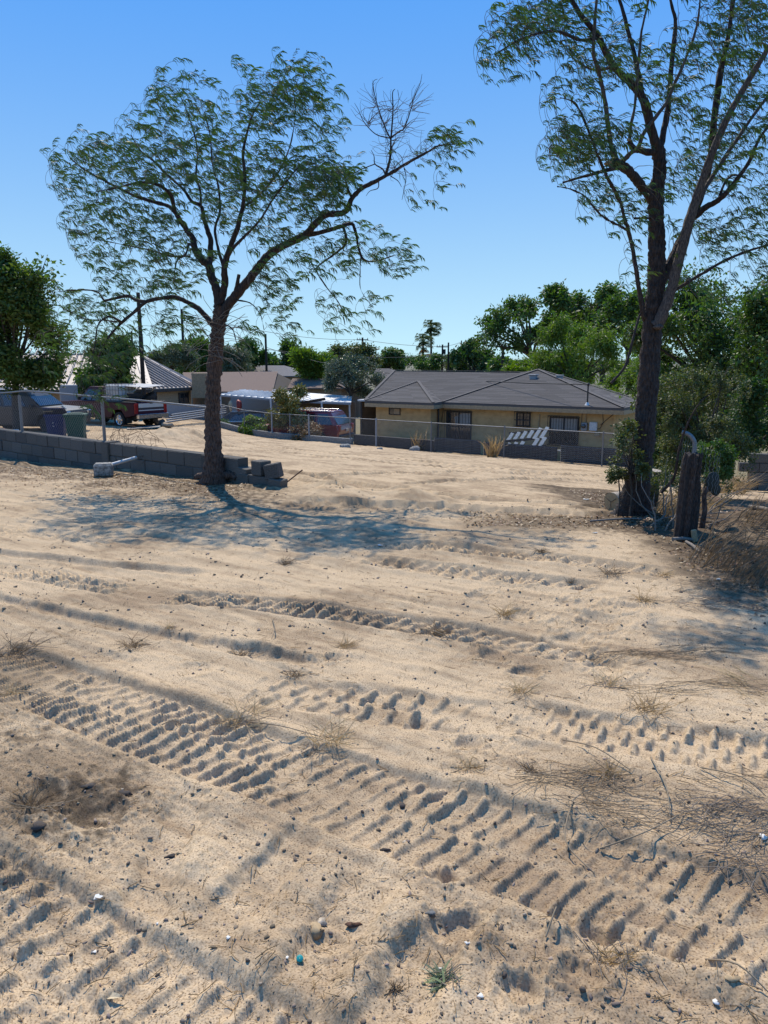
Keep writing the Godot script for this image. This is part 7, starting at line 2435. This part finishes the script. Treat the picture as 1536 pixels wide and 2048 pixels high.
func weeds() -> void:
	# large windblown clumps on the right
	for s in [["big brown windblown grass clump right of the post", 1470, 1128, 0.36, 0.48, 210, M.straw_brown, 61], ["brown grass clump cut by the right edge, lower one", 1530, 1165, 0.3, 0.4, 150, M.straw_brown, 62], ["golden dry grass clump in front of the shaded block wall", 1448, 985, 0.4, 0.62, 300, M.leaf_dry, 63], ["brown grass clump at the right edge behind the big clump", 1530, 1075, 0.3, 0.42, 130, M.straw_brown, 64],
			["dry tan weeds between post and right tree", 1338, 1045, 0.22, 0.4, 160, M.leaf_dry, 65], ["thin dry weeds left of the cactus", 1385, 1030, 0.2, 0.45, 120, M.leaf_dry, 66]]:
		var p := ground_at(s[1], s[2])
		p.y = height(p.x, p.z) - 0.01
		var o := obj("grass_clump", blades(s[5], s[3], s[4], Vector3(0.55, 0, 0.1), 0.55, 0.0035, s[7]), s[6])
		o.position = p
		tag(o, s[0], "grass clump")
	# tan grasses along the far fence
	for s in [["tall dry grass against the far fence left of the white slats", 985, 915, 29.6, 0.22, 1.0, 70], ["wilted dry bush at the fence before the small window", 838, 880, 33.4, 0.3, 0.95, 70]]:
		var p := foot(s[1], s[3])
		var o := obj("dry_grass", blades(s[6], s[4], s[5], Vector3(0.1, 0, 0), 0.45, 0.016, int(s[1])), M.leaf_dry)
		o.position = p
		tag(o, s[0], "grass clump")
	# small tufts over the sand
	var spots := [[1225, 1152, 0.16, "flat dark weed tuft left of the big brown clump"], [1010, 1230, 0.12, "dark weed tuft on the sand below the far tread track"], [1140, 1160, 0.05, "tiny dark weed stub in the middle right sand"], [480, 1438, 0.2, "reddish dry weed with long roots on the rim of the big tread"], [655, 1482, 0.16, "pale root clump just right of the reddish dry weed"], [1300, 1430, 0.16, "dark dry weed above the square tread blocks"],
		[1215, 1372, 0.14, "upright pale dry sprig on the right sand"], [1035, 1385, 0.12, "dark clod with weeds left of the pale sprig"], [265, 1290, 0.12, "dark twig tuft near the upper end of the big tread"], [30, 1300, 0.2, "green grey weed patch at the left edge"], [60, 1625, 0.16, "greenish weed at the left edge by the dark soil"], [25, 1380, 0.1, "thin weed by the left edge under the green grey patch"],
		[570, 1130, 0.12, "low brown weed below the tree shadow"], [690, 1290, 0.1, "small brown weed above the centre"], [480, 1300, 0.1, "dark tuft at the end of the blade rut"], [340, 1255, 0.06, "tiny tuft on the blade rut"], [590, 1350, 0.08, "small tuft on the pale flat sand"], [1215, 1560, 0.1, "brown curled weed right of the straw heap"], [1060, 1545, 0.07, "short weed left of the straw heap"], [940, 1545, 0.08, "weed stub with an orange leaf left of the straw heap"],
		[790, 1985, 0.03, "tiny sprig at the bottom middle"], [1230, 1935, 0.1, "dead twiggy weed in the lower right hollow"], [870, 1265, 0.14, "dry weed at the middle of the far tread"], [1330, 1150, 0.1, "reddish low weed left of the big clump"], [1080, 1110, 0.08, "low weed above the right far tread"], [1290, 1205, 0.12, "tan sprig left of the shadow on the right"]]
	var k := 0
	for s in spots:
		var p := on_ground(s[0], s[1])
		var sz: float = s[2]
		var t := thing("weed", s[3], "weed", p - Vector3(0, 0.005, 0))
		var m: Material = [M.straw_brown, M.leaf_dry, M.straw_brown, M.straw][k % 4]
		if k == 9 or k == 10:
			m = M.straw_brown
		if k == 6 or k == 4:
			m = M.straw
		obj("blades", blades(26 + int(sz * 220), sz * 0.35, sz * 1.1, Vector3(0.15, 0, 0), 1.3, 0.0014, 300 + k, 0.35), m, t)
		var rt := stalks(int(6 + sz * 40), sz * 0.5, sz * 2.4, Vector2(sz * 0.5, sz * 0.5), 0.3 * k, 1.6, 0.0016, sz * 0.16, 500 + k, p)
		obj("stems", rt, M.twig_dry if k % 3 else M.twig_grey, t)
		k += 1
	# grey green plant at the bottom
	var gp := on_ground(892, 1975)
	var gt := thing("grey_plant", "small grey green uprooted plant at the bottom centre", "plant", gp)
	var gb := blades(70, 0.02, 0.07, Vector3(-0.15, 0, 0), 1.6, 0.003, 77, 0.3)
	obj("leaves", gb, M.leaf_silver, gt)
	obj("roots", stalks(16, 0.05, 0.12, Vector2(0.03, 0.03), 0.4, 1.4, 0.0015, 0.03, 78, gp), M.twig_grey, gt)
	# heaps of straw
	for s in [["loose straw heap on the sand in the lower right", 1165, 1575, 0.2, 0.09, 60, 0.2, 1.0, M.twig_dry], ["thin long straw scatter right of the deep tyre edge", 1290, 1640, 0.3, 0.14, 44, -0.5, 0.9, M.twig_dry], ["brown straw heap at the lower right edge", 1470, 1655, 0.2, 0.12, 80, -0.3, 1.2, M.twig_grey], ["long flat reddish straw mat above the square treads", 1345, 1320, 0.42, 0.1, 70, 0.05, 0.4, M.twig_dry],
			["pale stiff stalks standing at the right edge", 1480, 1375, 0.1, 0.16, 26, 1.9, 0.6, M.straw], ["straw strands across the right edge sand", 1420, 1385, 0.4, 0.08, 30, -0.05, 0.3, M.twig_dry], ["brown straw tangle in the lower right corner", 1500, 1745, 0.1, 0.08, 34, 0.6, 1.4, M.twig_grey], ["thin straw at the right edge below the square treads", 1500, 1590, 0.22, 0.1, 24, -0.5, 0.8, M.twig_dry], ["tangle of grey brown stems lying in the big brown clump", 1475, 1115, 0.4, 0.35, 150, 0.7, 0.8, M.twig_grey], ["brown stems lying in front of the big brown clump", 1450, 1175, 0.34, 0.16, 90, 0.3, 1.2, M.twig_dry], ["leafless twig litter at the far right margin", 1440, 1215, 0.3, 0.2, 70, -0.4, 1.2, M.twig_grey]]:
		var p := on_ground(s[1], s[2])
		var o := obj("straw_heap", stalks(s[5], 0.06, 0.34, Vector2(s[3], s[4]), s[6], s[7], 0.0015, 0.03, int(s[1]) + 3, p), s[8])
		o.position = p
		tag(o, s[0], "straw")
	# single long stems
	for s in [[[1125, 1480], [1190, 1520], [1260, 1560], "long bent stem left of the straw heap"], [[1145, 1625], [1130, 1690], [1190, 1740], "dark twig standing in the deep tyre edge"], [[1200, 1695], [1290, 1690], [1370, 1640], "pale forked branch lying over the tyre edge"], [[840, 1255], [870, 1275], [905, 1282], "pale twig on the far tread"], [[500, 1445], [560, 1465], [640, 1480], "long root running right from the reddish weed"], [[300, 1470], [345, 1448], [365, 1445], "short twig on the big tread"], [[545, 1240], [550, 1268], [543, 1282], "curved pale straw above the centre"], [[1400, 1550], [1480, 1590], [1530, 1610], "long stem at the right edge below the treads"], [[1090, 1900], [1110, 1860], [1105, 1850], "twig lying beside the lower right hollow"], [[40, 1385], [70, 1405], [120, 1410], "bent pale twig at the left edge"], [[1300, 1530], [1330, 1600], [1340, 1650], "bowed stem in the right straw"], [[1410, 1935], [1470, 1985], [1536, 2030], "thin root running into the lower right corner"]]:
		var pts := PackedVector3Array()
		for q in 3:
			var p := on_ground(s[q][0], s[q][1])
			pts.append(p + Vector3(0, 0.008 + (0.03 if q == 1 else 0.0), 0))
		pts = smooth_line(pts, 4)
		var a := Acc.new()
		a.tube(pts, PackedFloat32Array(range(9).map(func(i): return lerpf(0.0034, 0.0018, i / 8.0))), 5, true, 0.1)
		tag(obj("twig", a, M.twig_dry), s[3], "twig")

func small_litter() -> void:
	var g := RandomNumberGenerator.new()
	g.seed = 77
	# pebbles and clods, fine twigs and dead leaves: nobody could count them
	for kind in 3:
		var stone := Acc.new()
		stone.ball(Vector3.ZERO, [Vector3(1, 0.6, 0.8), Vector3(0.9, 0.75, 1.0), Vector3(1.2, 0.55, 0.7)][kind], kind * 2.0, 0.35, 5, 7)
		var places: Array[Transform3D] = []
		var tints := PackedColorArray()
		for i in 10500:
			var d := 1.2 + pow(g.randf(), 2.3) * 9.0
			var x := g.randf_range(-1.0, 1.0) * (0.6 * d + 0.3)
			var cl := n_mid.get_noise_2d(x * 1.6 + 20.0, -d * 1.6)
			var dens := 0.25 + 0.9 * smoothstep(-0.1, 0.45, cl) + 0.7 * smoothstep(1.1, 0.2, Vector2(x + 1.3, d - 2.6).length()) + (0.5 if d < 2.6 else 0.0)
			if g.randf() > dens:
				continue
			var r := 0.0013 + 0.007 * pow(g.randf(), 9.0) + 0.0009 * g.randf()
			if d > 4.0:
				r *= 1.5
			var p := Vector3(x, height(x, -d) + r * 0.15, -d)
			places.append(Transform3D(Basis.from_euler(Vector3(g.randf() * 0.6, g.randf() * TAU, g.randf() * 0.6)).scaled(Vector3.ONE * r), p))
			var v := g.randf_range(0.25, 1.1)
			tints.append(Color(v, v * g.randf_range(0.9, 1.0), v * g.randf_range(0.78, 1.0)))
		var o := swarm("pebbles", stone.mesh(), M.stone, places, null, tints)
		tag(o, ["small brown pebbles and clods strewn over the sand", "small rounded pebbles strewn over the sand", "flat chips of stone strewn over the sand"][kind], "pebbles", "", "stuff")
	for kind in 2:
		var tw := Acc.new()
		tw.tube(PackedVector3Array([Vector3(-0.5, 0, 0), Vector3(0.0, 0.03, 0.06 - 0.1 * kind), Vector3(0.5, 0.0, 0.02)]), PackedFloat32Array([0.022, 0.02, 0.012]), 4, false)
		var places: Array[Transform3D] = []
		var tints := PackedColorArray()
		for i in 7500:
			var d := 1.3 + pow(g.randf(), 1.4) * 9.0
			var x := g.randf_range(-1.0, 1.0) * (0.6 * d + 0.3)
			var cl := n_mid.get_noise_2d(x * 1.2 - 50.0, -d * 1.2)
			var dens := 0.3 + smoothstep(-0.1, 0.4, cl) + smoothstep(0.3, 1.2, x - 0.15 * d) * 0.8
			if g.randf() > dens:
				continue
			var l := g.randf_range(0.012, 0.03) + 0.05 * pow(g.randf(), 4.0)
			places.append(Transform3D(Basis(Vector3.UP, g.randf() * TAU) * Basis(Vector3.BACK, g.randf_range(-0.25, 0.25)) * Basis().scaled(Vector3(l, l, l)), Vector3(x, height(x, -d) + 0.003, -d)))
			var v := g.randf_range(0.3, 1.0)
			tints.append(Color(v, v * 0.85, v * 0.7))
		tag(swarm("fine_twigs", tw.mesh(), M.straw, places, null, tints), ["fine bits of straw strewn over the sand", "fine dark twigs strewn over the sand"][kind], "twig litter", "", "stuff")
	# dead leaves under the trees
	var lf := Acc.new()
	lf.quad(Vector3(-0.5, 0, 0), Vector3(-0.05, 0.1, -0.22), Vector3(0.5, 0.05, 0), Vector3(0, 0.1, 0.22))
	var pl: Array[Transform3D] = []
	var tn := PackedColorArray()
	for i in 9000:
		var x := 0.0
		var d := 0.0
		var pick := g.randf()
		if pick < 0.42:
			d = g.randf_range(4.6, 12.0)
			x = 1.9 + 0.08 * d + absf(g.randfn(0.0, 1.1))
		elif pick < 0.85:
			var al := g.randf_range(0.6, 8.5)
			x = -1.28 - al * 0.833
			d = 9.78 + al * 0.553 - absf(g.randfn(0.1, 1.0)) - 0.1
		else:
			d = g.randf_range(7.4, 8.3)
			x = g.randf_range(0.8, 3.0)
		var l := g.randf_range(0.018, 0.05)
		pl.append(Transform3D(Basis.from_euler(Vector3(g.randf_range(-0.5, 0.5), g.randf() * TAU, g.randf_range(-0.5, 0.5))).scaled(Vector3.ONE * l), Vector3(x, height(x, -d) + 0.006, -d)))
		var v := g.randf_range(0.35, 1.5)
		tn.append(Color(v, v * g.randf_range(0.8, 1.0), v * g.randf_range(0.7, 1.1)))
	tag(swarm("leaf_litter", lf.mesh(), M.leaf_dry, pl, null, tn), "dead leaves strewn under both trees and along the wall", "leaf litter", "", "stuff")

	# countable scraps
	var put := func(called: String, a: Acc, m: Material, px: float, py: float, label: String, cat: String, up := 0.004) -> MeshInstance3D:
		var o := obj(called, a, m)
		o.position = on_ground(px, py) + Vector3(0, up, 0)
		tag(o, label, cat)
		return o
	var pa := Acc.new()
	pa.prism(PackedVector3Array([Vector3(-0.014, 0, -0.01), Vector3(0.012, 0.004, -0.013), Vector3(0.017, 0.003, 0.007), Vector3(-0.012, 0.0, 0.011)]), Vector3(0, 0.002, 0))
	put.call("paper_scrap", pa, M.paper, 199, 1811, "white square paper scrap in the lower left", "paper scrap")
	var leaf := Acc.new()
	for k in 2:
		var s := -1.0 if k == 0 else 1.0
		for j in 5:
			var f0 := j / 5.0
			var f1 := (j + 1) / 5.0
			var w0 := 0.011 * sin(PI * pow(f0, 0.8))
			var w1 := 0.011 * sin(PI * pow(f1, 0.8))
			var a0 := Vector3(-0.03 + 0.06 * f0, 0.004 * sin(PI * f0), 0)
			var a1 := Vector3(-0.03 + 0.06 * f1, 0.004 * sin(PI * f1), 0)
			var b0 := a0 + Vector3(0, 0.004, s * w0)
			var b1 := a1 + Vector3(0, 0.004, s * w1)
			if k == 0:
				leaf.quad(a1, a0, b0, b1)
			else:
				leaf.quad(a0, a1, b1, b0)
	leaf.tube(PackedVector3Array([Vector3(-0.042, 0.002, 0.002), Vector3(-0.03, 0.002, 0), Vector3(0.03, 0.003, 0)]), PackedFloat32Array([0.0008, 0.0008, 0.0004]), 4, false)
	put.call("dead_leaf", leaf, M.dead_leaf, 226, 2003, "pale tan pointed leaf at the bottom left", "leaf", 0.008)
	var cap := Acc.new()
	cap.lathe(Transform3D(Basis(Vector3.RIGHT, 0.6), Vector3(0, 0.004, 0)), PackedVector2Array([Vector2(0.001, 0.007), Vector2(0.0085, 0.0065), Vector2(0.0095, 0.004), Vector2(0.0095, -0.004), Vector2(0.008, -0.004)]), 14)
	put.call("bottle_cap", cap, M.teal, 600, 1932, "teal plastic cap half buried in the lower middle sand", "bottle cap", 0.003)
	var scraps := [[188, 1896, 1.0, "white bit left of the tan leaf, above it"], [316, 1862, 0.8, "pale pebble in the lower left tread"], [458, 1900, 1.0, "white shell bit in the lower left middle"], [935, 1910, 1.1, "white bit above the grey green plant"], [880, 1935, 0.9, "white bit left above the grey green plant"], [960, 2012, 1.2, "white crumpled bit right of the grey green plant"], [1430, 2022, 1.4, "white crumpled bit in the lower right corner"], [1525, 1690, 2.2, "white scrap at the right edge in the straw"], [1172, 1000, 4.0, "white scrap on the lot left of the short pale log"], [1190, 1070, 2.6, "white scrap in the dark soil right of centre"], [1436, 1162, 2.6, "white bit in the litter under the big brown clump"], [575, 1937, 0.7, "pale bit left of the teal cap"], [760, 1075 + 20, 3.0, "white bit at the edge of the tree shadow"]]
	var k := 0
	for s in scraps:
		var a := Acc.new()
		var sz: float = s[2]
		a.ball(Vector3.ZERO, Vector3(0.0065, 0.0022, 0.0045) * sz, k * 1.3, 1.0, 6, 9)
		put.call("white_scrap", a, M.paper, s[0], s[1], s[3], "scrap", 0.003 * sz)
		k += 1
	var stones := [[640, 1842, 0.016, "brown stone under the smooth sand pan, left one"], [632, 1862, 0.02, "long brown stone under the smooth sand pan"], [706, 1852, 0.013, "brown stone under the smooth sand pan, right one"], [860, 1842, 0.012, "grey stone beside the lower middle twigs"], [810, 1480 + 200, 0.01, "dark stone on the big tread"], [1460, 2006, 0.012, "pale stone in the lower right corner"], [343, 1716, 0.014, "dark clod left of the smooth sand pan"], [80, 1680, 0.02, "brown clod at the lower left margin"], [250, 1598, 0.016, "dark clod on the rim of the dark soil"], [180, 1590, 0.018, "dark clod in the dark soil hollow"], [805, 1602, 0.012, "dark leaf like clod on the far rim of the tread"], [770, 1690, 0.01, "small dark clod beside the middle treads"]]
	k = 0
	for s in stones:
		var a := Acc.new()
		var sz: float = s[2]
		a.ball(Vector3.ZERO, Vector3(sz * 1.2, sz * 0.6, sz * 0.8), k * 2.1, 0.75, 9, 12)
		var o := obj("stone", a, [M.log_bark, M.cut_wood, M.rusty, M.concrete][k % 4] if k < 6 else M.dark_wood)
		o.position = on_ground(s[0], s[1]) + Vector3(0, sz * 0.12, 0)
		tag(o, s[3], "stone")
		k += 1
	# rubble at the fence foot
	for s in [[830, 902, 0.28, "pale stone lying before the low dark wall"], [690, 896, 0.2, "white flat stone before the low wall's left end"], [760, 900, 0.12, "small stone before the middle of the low wall"]]:
		var a := Acc.new()
		a.ball(Vector3.ZERO, Vector3(s[2], float(s[2]) * 0.6, float(s[2]) * 0.8), s[0], 0.3, 7, 9)
		var o := obj("stone", a, M.concrete)
		o.position = ground_at(s[0], s[1]) + Vector3(0, 0.03, 0)
		tag(o, s[3], "stone")
func setup_noise() -> void:
	for a in [[n_big, 0.22, 3, 11], [n_mid, 1.1, 3, 12], [n_small, 5.5, 3, 13], [n_fine, 26.0, 3, 14], [n_streak, 3.6, 3, 15]]:
		var f: FastNoiseLite = a[0]
		f.noise_type = FastNoiseLite.TYPE_SIMPLEX_SMOOTH
		f.frequency = a[1]
		f.fractal_octaves = a[2]
		f.seed = a[3]

func _ready() -> void:
	rng.seed = 20
	# camera
	var cam := Camera3D.new()
	cam.name = "camera"
	cam.position = EYE
	cam.rotation.x = -PITCH
	cam.fov = rad_to_deg(2.0 * atan(1024.0 / FOCAL))
	cam.near = 0.05
	cam.far = 4000.0
	add_child(cam)
	cam.current = true
	# clear spring sky
	var sky_mat := ProceduralSkyMaterial.new()
	sky_mat.sky_top_color = Color(0.21, 0.565, 0.94)
	sky_mat.sky_horizon_color = Color(0.78, 0.935, 0.98)
	sky_mat.sky_curve = 0.15
	sky_mat.ground_bottom_color = Color(0.45, 0.38, 0.28)
	sky_mat.ground_horizon_color = Color(0.62, 0.6, 0.55)
	sky_mat.sun_angle_max = 6.0
	var sky := Sky.new()
	sky.sky_material = sky_mat
	var env := Environment.new()
	env.background_mode = Environment.BG_SKY
	env.sky = sky
	env.tonemap_mode = Environment.TONE_MAPPER_LINEAR
	env.tonemap_exposure = 1.07
	env.sdfgi_enabled = true
	env.ssao_enabled = true
	env.ssil_enabled = true
	var we := WorldEnvironment.new()
	we.name = "world"
	we.environment = env
	add_child(we)
	# the sun stands high behind the lot, a little to the left
	var sun := DirectionalLight3D.new()
	sun.name = "sun"
	sun.light_energy = 1.6
	sun.light_color = Color(1.0, 0.965, 0.9)
	sun.light_angular_distance = 0.53
	sun.shadow_enabled = true
	var el := deg_to_rad(53.0)
	var az := deg_to_rad(14.0)
	sun.basis = Basis.looking_at(Vector3(cos(el) * sin(az), -sin(el), cos(el) * cos(az)))
	add_child(sun)
	setup_noise()
	lay_tracks()
	make_materials()
	build_ground()
	block_wall()
	far_fence()
	tan_house()
	other_houses()
	pickup()
	cars()
	left_yard()
	greenery()
	palms()
	poles()
	left_tree()
	right_tree()
	post_and_wood()
	weeds()
	small_litter()
